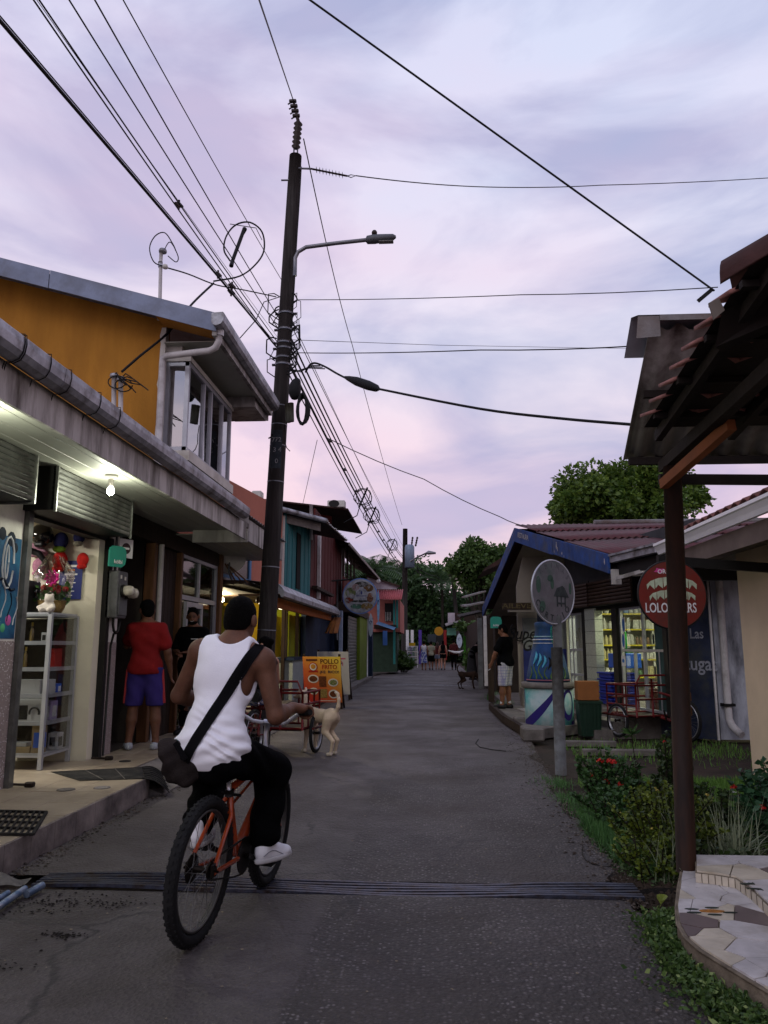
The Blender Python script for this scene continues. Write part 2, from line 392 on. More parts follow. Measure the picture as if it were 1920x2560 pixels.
# ============================================================ ground, road, pavements
def road_mat():
    m=bpy.data.materials.new('worn_asphalt');m.use_nodes=True;t=m.node_tree;N=t.nodes;L=t.links;b=N['Principled BSDF']
    g=N.new('ShaderNodeNewGeometry');P=g.outputs['Position']
    def noise(s,d=6,r=.6,vec=None):
        n=N.new('ShaderNodeTexNoise');n.inputs['Scale'].default_value=s;n.inputs['Detail'].default_value=d;n.inputs['Roughness'].default_value=r
        L.new(vec or P,n.inputs['Vector']);return n.outputs['Fac']
    def rng(src,a,b_,c=0,d=1):
        n=N.new('ShaderNodeMapRange');n.inputs[1].default_value=a;n.inputs[2].default_value=b_;n.inputs[3].default_value=c;n.inputs[4].default_value=d;L.new(src,n.inputs[0]);return n.outputs[0]
    def mixc(f,a,c,typ='MIX'):
        n=N.new('ShaderNodeMixRGB');n.blend_type=typ
        for q,i in((f,0),(a,1),(c,2)):
            if hasattr(q,'links'):L.new(q,n.inputs[i])
            else:n.inputs[i].default_value=q if i==0 else(*q,1)
        return n.outputs[0]
    sx=N.new('ShaderNodeSeparateXYZ');wob=N.new('ShaderNodeVectorMath');wob.operation='MULTIPLY_ADD';nz0=N.new('ShaderNodeTexNoise');nz0.inputs['Scale'].default_value=2.5;nz0.inputs['Detail'].default_value=6;L.new(P,nz0.inputs['Vector']);L.new(nz0.outputs['Color'],wob.inputs[0]);wob.inputs[1].default_value=(.14,.3,0);L.new(P,wob.inputs[2]);L.new(wob.outputs[0],sx.inputs[0])
    def mth(op,*v):
        n=N.new('ShaderNodeMath');n.operation=op
        for i,q in enumerate(v):
            if hasattr(q,'links'):L.new(q,n.inputs[i])
            else:n.inputs[i].default_value=q
        return n.outputs[0]
    # two pours meet along the street: a smooth grey strip on the left, coarse washed aggregate on the right
    right=mth('MULTIPLY',rng(sx.outputs[0],-.53,-.49),rng(sx.outputs[1],10.4,10.2))
    smooth=mixc(rng(noise(1.6,7,.65),.36,.64),(.050,.040,.036),(.098,.083,.081))
    coarse=mixc(rng(noise(.7,6,.6),.36,.64),(.036,.028,.025),(.074,.060,.056))
    v=N.new('ShaderNodeTexVoronoi');v.inputs['Scale'].default_value=48;L.new(P,v.inputs['Vector']);sc_=N.new('ShaderNodeSeparateColor');L.new(v.outputs['Color'],sc_.inputs[0])
    peb=mth('MULTIPLY',rng(v.outputs['Distance'],.42,.30),rng(sc_.outputs[0],.55,.95,0,.8))
    coarse=mixc(peb,coarse,(.23,.205,.205));coarse=mixc(mth('MULTIPLY',rng(v.outputs['Distance'],.45,.7),.7),coarse,(.026,.021,.019))
    col=mixc(right,smooth,coarse)
    col=mixc(rng(noise(.55,8,.68),.48,.60,0,.8),col,(.036,.026,.022)) # damp and earth trodden in
    col=mixc(rng(noise(5,8,.75),.54,.66,0,.6),col,(.050,.038,.032))
    col=mixc(rng(noise(70,3,.7),.62,.70,0,.6),col,(.24,.22,.21)) # pale grit
    # patch edges: older and newer pours meet along straight joints
    br=N.new('ShaderNodeTexBrick');br.inputs['Scale'].default_value=.17;br.inputs['Mortar Size'].default_value=.0015;br.inputs['Color1'].default_value=(1.0,1.0,1.0,1);br.inputs['Color2'].default_value=(.84,.83,.82,1);br.inputs['Mortar'].default_value=(.72,.7,.68,1)
    dv=N.new('ShaderNodeVectorMath');dv.operation='MULTIPLY_ADD';nz=N.new('ShaderNodeTexNoise');nz.inputs['Scale'].default_value=1.7;nz.inputs['Detail'].default_value=5;L.new(P,nz.inputs['Vector']);L.new(nz.outputs['Color'],dv.inputs[0]);dv.inputs[1].default_value=(.9,.9,0);L.new(P,dv.inputs[2])
    L.new(dv.outputs[0],br.inputs['Vector']);col=mixc(.75,col,br.outputs[0],'MULTIPLY')
    ck=N.new('ShaderNodeTexVoronoi');ck.feature='DISTANCE_TO_EDGE';ck.inputs['Scale'].default_value=.55;L.new(dv.outputs[0],ck.inputs['Vector'])
    msk=N.new('ShaderNodeMath');msk.operation='MULTIPLY';L.new(rng(ck.outputs['Distance'],.004,.013,.75,0),msk.inputs[0]);L.new(rng(noise(.8,3),.5,.56),msk.inputs[1])
    col=mixc(msk.outputs[0],col,(.018,.015,.014)) # cracks
    col=mixc(rng(noise(22,4,.75),.60,.66,0,.5),col,(.026,.021,.019)) # oil spots and pits
    L.new(col,b.inputs['Base Color'])
    L.new(rng(noise(.9,5),.35,.7,.5,.8),b.inputs['Roughness']);b.inputs['Specular IOR Level'].default_value=.5
    bp=N.new('ShaderNodeBump');bp.inputs['Strength'].default_value=.9;bp.inputs['Distance'].default_value=.012
    ad=N.new('ShaderNodeMath');ad.operation='ADD';L.new(rng(v.outputs['Distance'],0,1),ad.inputs[0]);L.new(rng(noise(12,8,.7),0,1,0,2.2),ad.inputs[1])
    L.new(ad.outputs[0],bp.inputs['Height']);L.new(bp.outputs[0],b.inputs['Normal'])
    return m
M_road=road_mat()
M_dirt=mat('packed_earth',(.066,.047,.036),.95,var=.35,vs=3,bump=.8,bs=14,col2=(.045,.04,.028),c2s=1.2,world=True)
M_conc=mat('old_concrete',(.22,.20,.185),.9,var=.25,vs=4,bump=.4,bs=30,col2=(.09,.08,.07),c2s=2.2,c2lo=.48,c2hi=.72,world=True)
M_tile=mat('cream_floor_tile',(.36,.30,.225),.42,var=.15,vs=5,bump=.08,bs=20,col2=(.19,.15,.11),c2s=2.6,c2lo=.48,c2hi=.75,world=True,spec=.4)
M_kerbt=mat('greyed_kerb_tile',(.30,.26,.235),.7,var=.22,vs=7,bump=.25,bs=30,col2=(.10,.085,.08),c2s=3.2,c2lo=.42,c2hi=.72,world=True)
M_steel=mat('blued_steel',(.11,.12,.165),.38,.75,var=.3,vs=18,bump=.2,bs=60,col2=(.08,.06,.05),c2s=12)
M_black=mat('black_void',(.006,.006,.006),.9,var=.2)

m=MB()
m.add([(-400,-60,-.06),(400,-60,-.06),(400,900,-.06),(-400,900,-.06)],[(0,1,2,3)])
m.build('ground',M_dirt,kind='structure')

LE=[(-8,-2.64),(8.2,-2.64),(12,-2.55),(20,-2.62),(27.5,-2.5),(36,-2.6),(45,-2.0),(60,-1.6),(95,-1.2)]
RE=[(-8,.86),(2.5,.93),(3.5,1.0),(4.6,1.12),(6.9,1.17),(8.5,1.22),(10.4,1.33),(16.9,1.68),(28,1.83),(45,1.95),(60,2.1),(95,1.6)]
def interp(T_,y):return float(np.interp(y,[a for a,_ in T_],[b for _,b in T_]))
ys=[-8,-3,0,1.5]+[2+.12*i for i in range(23)]+[4.665]+[None]+[4.935]+[5.0+.12*i for i in range(75)]+[14.2+.5*i for i in range(40)]+[36+2*i for i in range(30)]
m=MB();rows=[]
for y in ys:
    if y is None:rows.append(None);continue
    xr=interp(RE,y)+(.05*math.sin(y*2.3)+.04*math.sin(y*5.9+1)+random.uniform(-.025,.025)if 1.5<y<30 else 0)
    rows.append([(interp(LE,y)+(xr-interp(LE,y))*k/5,y,0)for k in range(6)]+[(xr+.05,y,-.07)])
for a,b in zip(rows,rows[1:]):
    if a is None or b is None:continue
    for k in range(6):m.add([a[k],a[k+1],b[k+1],b[k]],[(0,1,2,3)])
m.build('road',M_road,kind='structure')

# the slot drain across the road
dr=thing('drain_grate','long blue-grey steel bar grate set across the road under the bicycle','grate',(-.55,4.8,0))
part('trench',M_black,dr,lambda q:q.box(-2.4,1.2,4.66,4.94,-.2,-.12).box(-2.4,1.2,4.662,4.68,-.12,-.004).box(-2.4,1.2,4.92,4.938,-.12,-.004))
for i in range(6):
    y=4.69+.044*i
    pts=[(-2.35+3.53*k/24,y+.012*math.sin(k*.7+i),.004+.016*math.sin(math.pi*k/24*2.1+.6)*(1 if k<20 else .3))for k in range(25)]
    def fn(q,pts=pts):
        for a,b in zip(pts,pts[1:]):q.beam(a,b,.026,.02)
    part('bar',M_steel,dr,fn)
for x in(-2.1,-1.3,-.45,.4,1.05):part('crossbar',M_steel,dr,lambda q,x=x:q.box(x-.012,x+.012,4.685,4.915,-.03,-.012))

# tiled pavement in front of the corner shop
pv=tag(part0:=bpy.data.objects.new('pavement',None),kind='structure');COL.objects.link(pv);WM[pv.name]=Matrix.Identity(4)
part('slab',M_conc,pv,lambda q:q.box(-7.5,-2.668,2.6,7.42,-.05,.168).box(-7.5,-3.03,7.42,13.2,-.05,.168))
part('ramp',M_conc,pv,lambda q:q.prism([(-3.03,7.5,.165),(-2.55,7.5,.012),(-2.55,7.5,-.05),(-3.03,7.5,-.05)],(0,5.6,0)))
xs=[-3.72,-3.39,-3.03,-2.672]
y=2.6
while y<13.1:
    for a,b in zip(xs,xs[1:]):
        if y>7.3 and b>-3.0:continue
        y1=min(y+.449,7.415 if(b>-3.0)else 13.1)
        dz=random.uniform(-.0012,.0012)
        part('tile',M_tile,pv,lambda q,a=a,b=b,y=y,y1=y1,dz=dz:q.box(a+.002,b-.002,y+.002,y1-.002,.168,.18+dz,bev=.002))
    y+=.45
y=2.6
while y<7.3:
    y1=min(y+.33,7.42)
    part('kerb_tile',M_kerbt,pv,lambda q,y=y,y1=y1:q.box(-2.668,-2.654,y+.002,y1-.002,-.02,.178,bev=.002));y+=.33
part('kerb_tile',M_kerbt,pv,lambda q:q.box(-3.03,-2.672,7.421,7.434,-.02,.178,bev=.002))
part('shop_floor',M_tile,pv,lambda q:q.box(-7.4,-3.722,2.7,8.4,.168,.176))

# things lying on that pavement
M_rub=mat('black_rubber',(.017,.016,.015),.85,var=.3,vs=20,bump=.2,bs=90,col2=(.05,.045,.04),c2s=6)
A,B_,C_,D_=at(127,1929,z=.186),at(200,1951,z=.186),at(362,1946,z=.186),at(355,1917,z=.186)
E_,F_=at(424,1981,z=.04),at(405,1931,z=.09)
mt=thing('rubber_mat','black rubber door mat with one end flopping over the pavement edge','mat',A.lerp(C_,.5))
def matf(u,v):
    p0=A.lerp(D_,u)if u<=1 else None
    return Vector(A.lerp(D_,min(u,1))).lerp(B_.lerp(C_,min(u,1)),v)+Vector((0,0,.003*math.sin(u*9)*v))
part('sheet',M_rub,mt,lambda q:q.sheet(matf,12,4,thick=(0,0,-.008)))
def flap(u,v):
    p=D_.lerp(C_,v).lerp(F_.lerp(E_,v),u);p.z+=.03*math.sin(math.pi*u);return p
part('flap',M_rub,mt,lambda q:q.sheet(flap,8,4,thick=(0,0,-.008)))
for k in range(7):
    a=[flap(u/6,.06+.14*k)+Vector((0,0,.004))for u in range(7)];part('rib',M_rub,mt,lambda q,a=a:q.tube(a,.006,5))
for k in(.36,.69):part('seam',M_conc,mt,lambda q,k=k:q.tube([matf(k,0)+Vector((0,0,.001)),matf(k,1)+Vector((0,0,.001))],.0028,5))
g1,g2,g3,g4=at(-60,2026,z=.19),at(116,2030,z=.19),at(82,2086,z=.19),at(-105,2083,z=.19)
gm=thing('grid_mat','small black rubber grid mat at the pavement edge by the left picture border','mat',g1.lerp(g3,.5))
for k in range(13):part('bar',M_rub,gm,lambda q,k=k:q.beam(g1.lerp(g2,k/12),g4.lerp(g3,k/12),.012 if 0<k<12 else .022,.014))
for k in range(5):part('bar',M_rub,gm,lambda q,k=k:q.beam(g1.lerp(g4,k/4),g2.lerp(g3,k/4),.012 if 0<k<4 else .022,.016))
for(u,v,r,lb)in((165,1974,.075,'pale round cap in the pavement tiles, nearer of two in front of the mat'),(255,1969,.07,'pale round cap in the pavement tiles, beside the kerb before the mat'),(312,1903,.06,'dark round cap in the tiles before the meter pillar')):
    p=at(u,v,z=.183)
    q=MB();q.lathe([(r*.2,.0),(r*.8,.001),(r*.86,.004),(r,.003),(r*1.03,-.002)],24,p);q.build('floor_cap',M_conc if r>.065 else M_rub,None,lb,'floor cap','round caps in the pavement')
M_iron=mat('rusty_dark_iron',(.05,.038,.032),.6,.6,var=.4,vs=20,bump=.2,bs=80)
for(u,v,lb)in((52,1962,'dark iron shutter bolt lying at the foot of the mural pillar'),(254,1896,'dark iron shutter bolt at the foot of the meter pillar')):
    p=at(u,v,z=.2);b=thing('shutter_bolt',lb,'bolt',p,'shutter bolts on the pavement')
    part('rod',M_iron,b,lambda q,p=p:q.tube([p+Vector((-.12,.02,0)),p+Vector((.06,0,0))],.012,8))
    part('padlock',M_iron,b,lambda q,p=p:q.box(p.x+.04,p.x+.12,p.y-.03,p.y+.03,.18,.225,bev=.01))

# litter and earth on the road
M_soil=mat('dark_wet_soil',(.018,.014,.012),.95,var=.4,vs=20,bump=.9,bs=30)
M_litter=mat('dry_leaf_litter',(.32,.27,.2),.8,var=.5,vs=2,world=True)
def bits(n,fn,size,z0=.004,flat=.3):
    q=MB()
    for _ in range(n):
        x,y=fn();s=size*random.uniform(.4,1.3);a=random.uniform(0,6.28);k=random.randint(4,6)
        ps=[(x+s*math.cos(a+6.28*i/k)*random.uniform(.6,1),y+s*math.sin(a+6.28*i/k)*random.uniform(.4,.9),z0+random.uniform(0,s*flat))for i in range(k)]
        q.add(ps+[(x,y,z0+s*flat*1.4)],[(i,(i+1)%k,k)for i in range(k)])
    return q
bits(260,lambda:(random.uniform(-2.5,1.0),random.triangular(2.5,16,4)),.009).build('leaf_litter',M_litter,None,'scattered dry leaf scraps and grit on the road','litter',kind='stuff')
def soilp():
    c=random.choice([(-2.05,4.35,.18),(-1.75,4.42,.10),(-2.0,3.55,.12),(-1.8,3.95,.05),(-2.1,4.5,.2),(-2.3,4.3,.2)]);return random.gauss(c[0],c[2]),random.gauss(c[1],c[2]*.45)
bits(420,soilp,.010,flat=.5).build('spilled_soil',M_soil,None,'dark crumbs of wet soil spilled on the road near the drain','soil',kind='stuff')
bits(900,lambda:(random.uniform(1.1,1.75)+random.gauss(0,.06),random.uniform(4.45,5.15)),.03,z0=-.03,flat=.9).build('loose_earth',M_dirt,None,'loose earth and clods beside the drain end','soil',kind='stuff')
M_grav=mat('loose_gravel',(.16,.135,.12),.95,var=.5,vs=3,world=True)
def edgep():
    y=random.triangular(2.4,22,5)
    if random.random()<.62:return interp(RE,y)-abs(random.gauss(0,.09))+.06,y
    return interp(LE,y)+abs(random.gauss(0,.06))+.01,y
bits(2600,edgep,.009,z0=.002,flat=.8).build('loose_gravel',M_grav,None,'loose grit and small stones along both road edges','gravel',kind='stuff')
bits(1300,lambda:(edgep()[0]-.02,random.triangular(2.4,16,5)),.016,z0=.0,flat=.35).build('edge_dirt',M_dirt,None,'crumbs of brown earth washed onto the road edges','soil',kind='stuff')
# pit where the drain ends
q=MB();cx,cy=1.34,4.62
prof=[(.24,.015),(.19,-.02),(.14,-.05),(.02,-.055)]
for i,(r,z)in enumerate(prof):pass
q.lathe([(r*(1),z)for r,z in prof],18,(cx,cy,0),caps=False)
q.build('drain_pit',M_soil,kind='structure')
M_pipe=mat('blue_painted_pipe',(.14,.20,.30),.4,.4,var=.2,vs=10,col2=(.3,.33,.38),c2s=14)
pb=thing('pipe_bundle','blue metal pipes lying on the road at the left picture border','pipes',at(20,2245,z=.03))
for(a,b_,r)in(((-150,2366),(62,2222),.019),((66,2236),(106,2213),.021),((-120,2320),(20,2232),.016)):
    pa,pb_=at(*a,z=.05 if a[0]<0 else .03),at(*b_,z=.04)
    part('pipe',M_pipe,pb,lambda q,pa=pa,pb_=pb_,r=r:q.tube([pa,pb_],r,12))
q=MB();c0=at(12,2216,z=.0)
q.sheet(lambda u,v:(c0.x-.35+.45*u,c0.y-.05+.17*v,.012+.05*math.sin(math.pi*u)*math.sin(math.pi*v)+.012*math.sin(9*u+4*v)),14,8)
q.build('rag',mat('grey_rag',(.16,.15,.14),.95,var=.3,vs=12,bump=.4,bs=50),None,'crumpled grey rag behind the blue pipes on the road','rag')
def leaf_thing(u,v,col,L,lb,zz=.012,ang=.3):
    p=at(u,v,z=zz);q=MB();pr=[(0,0),(.25,.3),(.55,.36),(.8,.22),(1,0)]
    d=Vector((math.cos(ang),math.sin(ang),.12));s_=Vector((-math.sin(ang),math.cos(ang),0))
    mid=[p+d*(L*a)+Vector((0,0,.01*math.sin(3*a)))for a,_ in pr]
    for k in range(4):
        for sg in(1,-1):q.add([mid[k],mid[k+1],mid[k+1]+s_*sg*L*pr[k+1][1]*.9+Vector((0,0,.018)),mid[k]+s_*sg*L*pr[k][1]*.9+Vector((0,0,.018))],[(0,1,2,3)])
    q.tube([p,p-d*(L*.45)],.0016,5)
    return q.build('fallen_leaf',mat('leaf_'+str(col),col,.6,var=.2,vs=40),None,lb,'leaf')
leaf_thing(1695,2408,(.55,.36,.03),.05,'yellow fallen leaf on the road edge beside the mosaic step')
leaf_thing(1652,2262,(.20,.24,.05),.09,'long pale green fallen leaf leaning in the drain pit',.03,1.1)
# a loose wire curled on the asphalt
q=MB();q.tube([at(u,v,z=.006)for u,v in((1457,2113),(1456,2135),(1464,2150),(1482,2160),(1505,2165),(1535,2167),(1550,2170))],.0025,5);q.build('loose_wire',M_rub,None,'thin black wire curled on the asphalt beside the grass edge','wire')
q=MB();q.tube([at(u,v,z=.006)for u,v in((1196,1848),(1189,1858),(1200,1868),(1230,1874),(1265,1878))],.006,5);q.build('loose_wire',M_rub,None,'dark hose curled on the road near the concrete step blocks','hose')
# painted strip across the far road
q=MB();q.sheet(lambda u,v:(-1.6+3.0*u,28.1+.35*v+.2*math.sin(u*5),.004),12,2);q.build('paint_strip',mat('worn_white_paint',(.5,.5,.55),.8,var=.4,vs=8,col2=(.08,.07,.07),c2s=9,c2lo=.42,c2hi=.6),kind='structure')
# ============================================================ the orange corner shop on the left
M_orange=mat('orange_render',(.46,.225,.04),.9,var=.14,vs=3,bump=.35,bs=90,col2=(.32,.15,.03),c2s=1.3,c2lo=.42,c2hi=.72,stretch=(1.2,1,.28))
M_white=mat('white_paint',(.62,.60,.56),.7,var=.12,vs=4,bump=.12,bs=50,col2=(.36,.33,.28),c2s=2.5,c2lo=.55,c2hi=.8)
M_fascia=mat('dirty_white_fascia',(.50,.48,.46),.75,var=.18,vs=3,bump=.1,bs=40,col2=(.11,.095,.08),c2s=2.6,c2lo=.44,c2hi=.68,stretch=(1,1.6,.3))
M_soffit=mat('pvc_ceiling',(.38,.385,.34),.5,var=.08,vs=3,bump=.04,bs=20,spec=.4)
M_galv=mat('galvanised_gutter',(.42,.43,.47),.45,.5,var=.3,vs=5,bump=.08,bs=30,col2=(.13,.115,.11),c2s=4,c2lo=.47,c2hi=.68)
M_flash=mat('blue_grey_flashing',(.22,.25,.34),.5,.35,var=.15,vs=3,col2=(.15,.16,.20),c2s=2)
M_alu=mat('aluminium_frame',(.44,.45,.49),.4,.5,var=.1,vs=8)
M_pvc=mat('white_pvc_pipe',(.60,.58,.58),.5,var=.14,vs=6,col2=(.32,.29,.28),c2s=4,c2lo=.52,c2hi=.75)
M_terr=mat('speckled_terrazzo',(.30,.25,.24),.55,var=.12,vs=6,bump=.15,bs=90)
def speckle(m,sc=70,c=(.75,.74,.76),thr=.2):
    t=m.node_tree;N=t.nodes;L=t.links;b=N['Principled BSDF'];src=b.inputs['Base Color'].links[0].from_socket
    g=N.new('ShaderNodeNewGeometry');v=N.new('ShaderNodeTexVoronoi');v.inputs['Scale'].default_value=sc;L.new(g.outputs['Position'],v.inputs['Vector'])
    r=N.new('ShaderNodeMapRange');r.inputs[1].default_value=thr+.06;r.inputs[2].default_value=thr;L.new(v.outputs['Distance'],r.inputs[0])
    mx=N.new('ShaderNodeMixRGB');L.new(r.outputs[0],mx.inputs[0]);L.new(src,mx.inputs[1])
    hv=N.new('ShaderNodeMixRGB');hv.inputs[1].default_value=(*c,1);hv.inputs[2].default_value=(.10,.08,.08,1);s=N.new('ShaderNodeSeparateColor');L.new(v.outputs['Color'],s.inputs[0]);L.new(s.outputs[0],hv.inputs[0])
    L.new(hv.outputs[0],mx.inputs[2]);L.new(mx.outputs[0],b.inputs['Base Color'])
speckle(M_terr,60,(.7,.68,.7),.26)
M_wood=mat('dark_brown_timber',(.042,.025,.016),.7,var=.35,vs=5,bump=.3,bs=20,stretch=(4,4,.4))
M_wood2=mat('varnished_trim',(.15,.072,.03),.55,var=.3,vs=6,bump=.15,bs=20,stretch=(4,4,.4))
M_dark=mat('dark_metal',(.03,.029,.028),.55,.4,var=.2,vs=8)
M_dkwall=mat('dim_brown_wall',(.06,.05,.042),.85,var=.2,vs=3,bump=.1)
M_cream=mat('cream_shop_wall',(.62,.58,.47),.8,var=.06,vs=3,bump=.08,bs=60)
M_slat=mat('shutter_steel',(.26,.265,.25),.42,.7,var=.2,vs=6,bump=.05,bs=30,col2=(.14,.14,.13),c2s=4)
G_win=glass('window_glass',(.45,.46,.5),.5,.02)
G_clear=glass('case_glass',(.94,.95,.95),.04,.02,.25)
G_dark=glass('dark_door_glass',(.35,.36,.36),.10,.03,.35)

ob=thing('orange_building','orange two storey corner shop with long gutter, roll shutter and projecting upstairs window','building',(-3.7,8,.18))
# --- ground floor masonry
pl=part('pillar',M_terr,ob,lambda q:q.box(-3.98,-3.7,4.2,6.74,.18,1.44))
part('plaster',M_white,pl,lambda q:q.box(-3.98,-3.705,4.2,6.74,1.44,3.05))
part('shutter_rail',M_slat,ob,lambda q:q.box(-3.76,-3.66,6.75,6.83,.18,2.62));part('shutter_rail',M_dark,ob,lambda q:q.box(-3.76,-3.66,8.58,8.655,.18,2.62))
part('lintel',M_dark,ob,lambda q:q.box(-3.86,-3.72,6.75,8.66,2.59,3.05))
part('side_wall',M_cream,ob,lambda q:q.box(-7.3,-3.73,8.42,8.57,.17,3.05))
part('shop_wall',M_cream,ob,lambda q:q.box(-7.4,-7.3,2.7,8.6,.17,3.05).box(-7.3,-3.99,2.6,2.7,.17,3.05).box(-7.3,-3.74,2.7,8.42,2.86,2.92).box(-3.98,-3.75,2.7,4.2,.18,3.05))
p1=part('pillar',M_terr,ob,lambda q:q.box(-3.98,-3.69,8.665,8.97,.18,1.44))
part('plaster',M_white,p1,lambda q:q.box(-3.98,-3.695,8.665,8.97,1.44,3.05))
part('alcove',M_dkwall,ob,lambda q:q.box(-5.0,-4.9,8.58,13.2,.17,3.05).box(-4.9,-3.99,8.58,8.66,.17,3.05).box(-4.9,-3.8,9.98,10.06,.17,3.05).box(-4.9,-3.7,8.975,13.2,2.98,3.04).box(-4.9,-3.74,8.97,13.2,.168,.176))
part('lintel',M_wood,ob,lambda q:q.box(-3.8,-3.66,8.975,13.3,2.76,2.975))
part('door_post',M_wood2,ob,lambda q:q.box(-3.78,-3.64,9.96,10.06,.18,2.755,bev=.01))
part('downpipe',M_pvc,ob,lambda q:q.tube([(-3.62,10.14,.18),(-3.62,10.14,2.75)],.035,12))
part('timber_panel',M_wood,ob,lambda q:[q.box(-3.78,-3.72,10.19+.148*k,10.19+.148*k+.142,.18,2.75,bev=.006)for k in range(6)])
part('door_post',M_wood2,ob,lambda q:q.box(-3.78,-3.64,11.08,11.16,.18,2.755,bev=.01));part('door_post',M_wood2,ob,lambda q:q.box(-3.78,-3.62,13.14,13.3,.0,2.97,bev=.01))
dw=part('door_frame',M_alu,ob,lambda q:q.box(-3.76,-3.68,11.17,11.23,.18,2.755).box(-3.76,-3.68,13.07,13.13,.18,2.755).box(-3.76,-3.68,11.23,13.07,2.08,2.15).box(-3.76,-3.68,11.23,13.07,2.7,2.755).box(-3.755,-3.685,12.1,12.16,2.15,2.7).box(-3.755,-3.685,12.1,12.16,.18,2.08).box(-3.755,-3.685,11.23,13.07,.18,.25))
for(y0,y1,z0,z1)in((11.23,12.1,2.15,2.7),(12.16,13.07,2.15,2.7),(12.16,13.07,.25,2.08),(11.23,12.1,.25,2.08)):part('pane',G_dark,dw,lambda q,a=(y0,y1,z0,z1):q.box(-3.724,-3.718,*a[:2],*a[2:]))
gd=part('glass_door',M_alu,ob,lambda q:[q.box(-3.66,-3.61,11.3,11.37,.2,2.05),q.box(-3.66,-3.61,12.05,12.12,.2,2.05),q.box(-3.66,-3.61,11.37,12.05,1.97,2.05),q.box(-3.66,-3.61,11.37,12.05,.2,.3)])
part('pane',G_dark,gd,lambda q:q.box(-3.638,-3.632,11.37,12.05,.3,1.97))
part('sticker',mat('pale_print',(.5,.55,.55),.7),gd,lambda q:q.box(-3.629,-3.627,11.45,11.75,1.32,1.335).box(-3.629,-3.627,11.45,11.9,1.27,1.29))
# --- mural on the first pillar: painted swirls on a blue field
M_mural=mat('blue_mural',(.015,.06,.16),.75,var=.4,vs=5,col2=(.03,.16,.27),c2s=2.4,c2lo=.42,c2hi=.62,world=True)
mu=part('mural',M_mural,pl,lambda q:q.box(-3.7046,-3.7006,4.25,6.72,1.46,2.35))
M_pw=mat('mural_white',(.55,.57,.6),.8,var=.2);M_pk=mat('mural_dark',(.01,.02,.04),.8);M_pp=mat('mural_pink',(.5,.12,.35),.8);M_pg=mat('mural_green',(.1,.4,.2),.8)
def stroke(pts,r,m,par):part('painted_stroke',m,par,lambda q:q.tube(pts,r,6))
stroke([(-3.699,6.52+.09*math.cos(t*.5),2.12+.23*math.sin(t*.5))for t in range(13)],.011,M_pw,mu)
stroke([(-3.699,6.5+.025*math.cos(t*.52),2.12+.15*math.sin(t*.52))for t in range(13)],.008,M_pw,mu)
for(y,z,r,mm)in((6.55,2.33,.07,M_pk),(6.62,2.26,.05,M_pk),(6.4,2.36,.06,M_pk),(6.6,1.62,.05,M_pp),(6.52,1.55,.04,M_pg)):part('painted_blob',mm,mu,lambda q,y=y,z=z,r=r:q.lathe([(.001,0),(r*.9,0),(r,-.002)],9,(-3.699,y,z),M=Matrix.Rotation(math.pi/2,4,'Y')))
for k in range(5):stroke([(-3.699,6.3+.1*k+.03*math.sin(j),1.95-.05*j-.03*k)for j in range(6)],.006,(M_pw,M_pk)[k%2],mu)
stroke([(-3.699,6.35+.06*j,1.93+.05*math.sin(j*1.1))for j in range(6)],.012,M_pk,mu)
# --- roll shutter housing with the curtain half down
sh=part('shutter_housing',M_dark,ob,lambda q:q.box(-3.72,-3.412,6.7,8.47,2.62,3.03))
for k in range(8):
    z=2.63+.05*k
    part('shutter_slat',M_slat,sh,lambda q,z=z:q.tube([(-3.418,6.7,z+.02),(-3.418,8.47,z+.02)],.0245,8))
[part('end_cap',M_slat,sh,lambda q,y=y:q.box(-3.41,-3.385,y,y+.016,2.6,3.03))for y in(6.684,8.472)]
s2=part('shutter_housing',M_dark,ob,lambda q:q.box(-3.70,-3.412,3.0,6.3,2.62,3.03))
for k in range(8):part('shutter_slat',M_slat,s2,lambda q,z=2.63+.05*k:q.tube([(-3.418,3.0,z+.02),(-3.418,6.3,z+.02)],.0245,8))
part('end_cap',M_slat,s2,lambda q:q.box(-3.7,-3.385,6.301,6.32,2.6,3.03))
# --- canopy: planked soffit, fascia, gutter
for k in range(6):
    x0=-3.70+.183*k
    part('soffit_plank',M_soffit,ob,lambda q,x0=x0:q.box(x0+.003,x0+.18,.8,10.9,3.035,3.05,bev=.003))
part('canopy_deck',M_conc,ob,lambda q:q.box(-3.98,-2.58,.8,10.75,3.055,3.12))
part('fascia',M_fascia,ob,lambda q:[q.box(-2.6,-2.575,.8+1.63*k,.8+1.63*k+1.626,2.87,3.1)for k in range(6)])
gp=[(-2.572,3.245),(-2.572,3.135),(-2.55,3.105),(-2.51,3.095),(-2.465,3.115),(-2.44,3.15),(-2.432,3.2),(-2.432,3.24),(-2.445,3.252),(-2.452,3.24),(-2.45,3.2),(-2.47,3.14),(-2.51,3.112),(-2.555,3.125),(-2.56,3.245)]
def gut(q,pts=gp,y0=.8,y1=10.17):q.prism([(x,y0,z)for x,z in pts],(0,y1-y0,0))
gt=part('gutter',M_galv,ob,gut)
part('end_cap',M_galv,gt,lambda q:q.prism([(x,10.17,z)for x,z in gp[:9]],(0,.008,0)))
for(u,v)in((63,882),(125,921),(176,960),(250,1016),(299,1051),(60,860)):
    yb=at(u,v,x=-2.43).y
    part('gutter_tie',M_rub,gt,lambda q,yb=yb:q.tube([(-2.57,yb,3.26),(-2.5,yb,3.262),(-2.428,yb,3.256),(-2.428,yb+.01,3.2),(-2.436,yb+.01,3.145),(-2.465,yb+.02,3.108),(-2.51,yb+.02,3.088),(-2.56,yb+.03,3.1),(-2.6,yb+.05,2.99)],.0038,5))
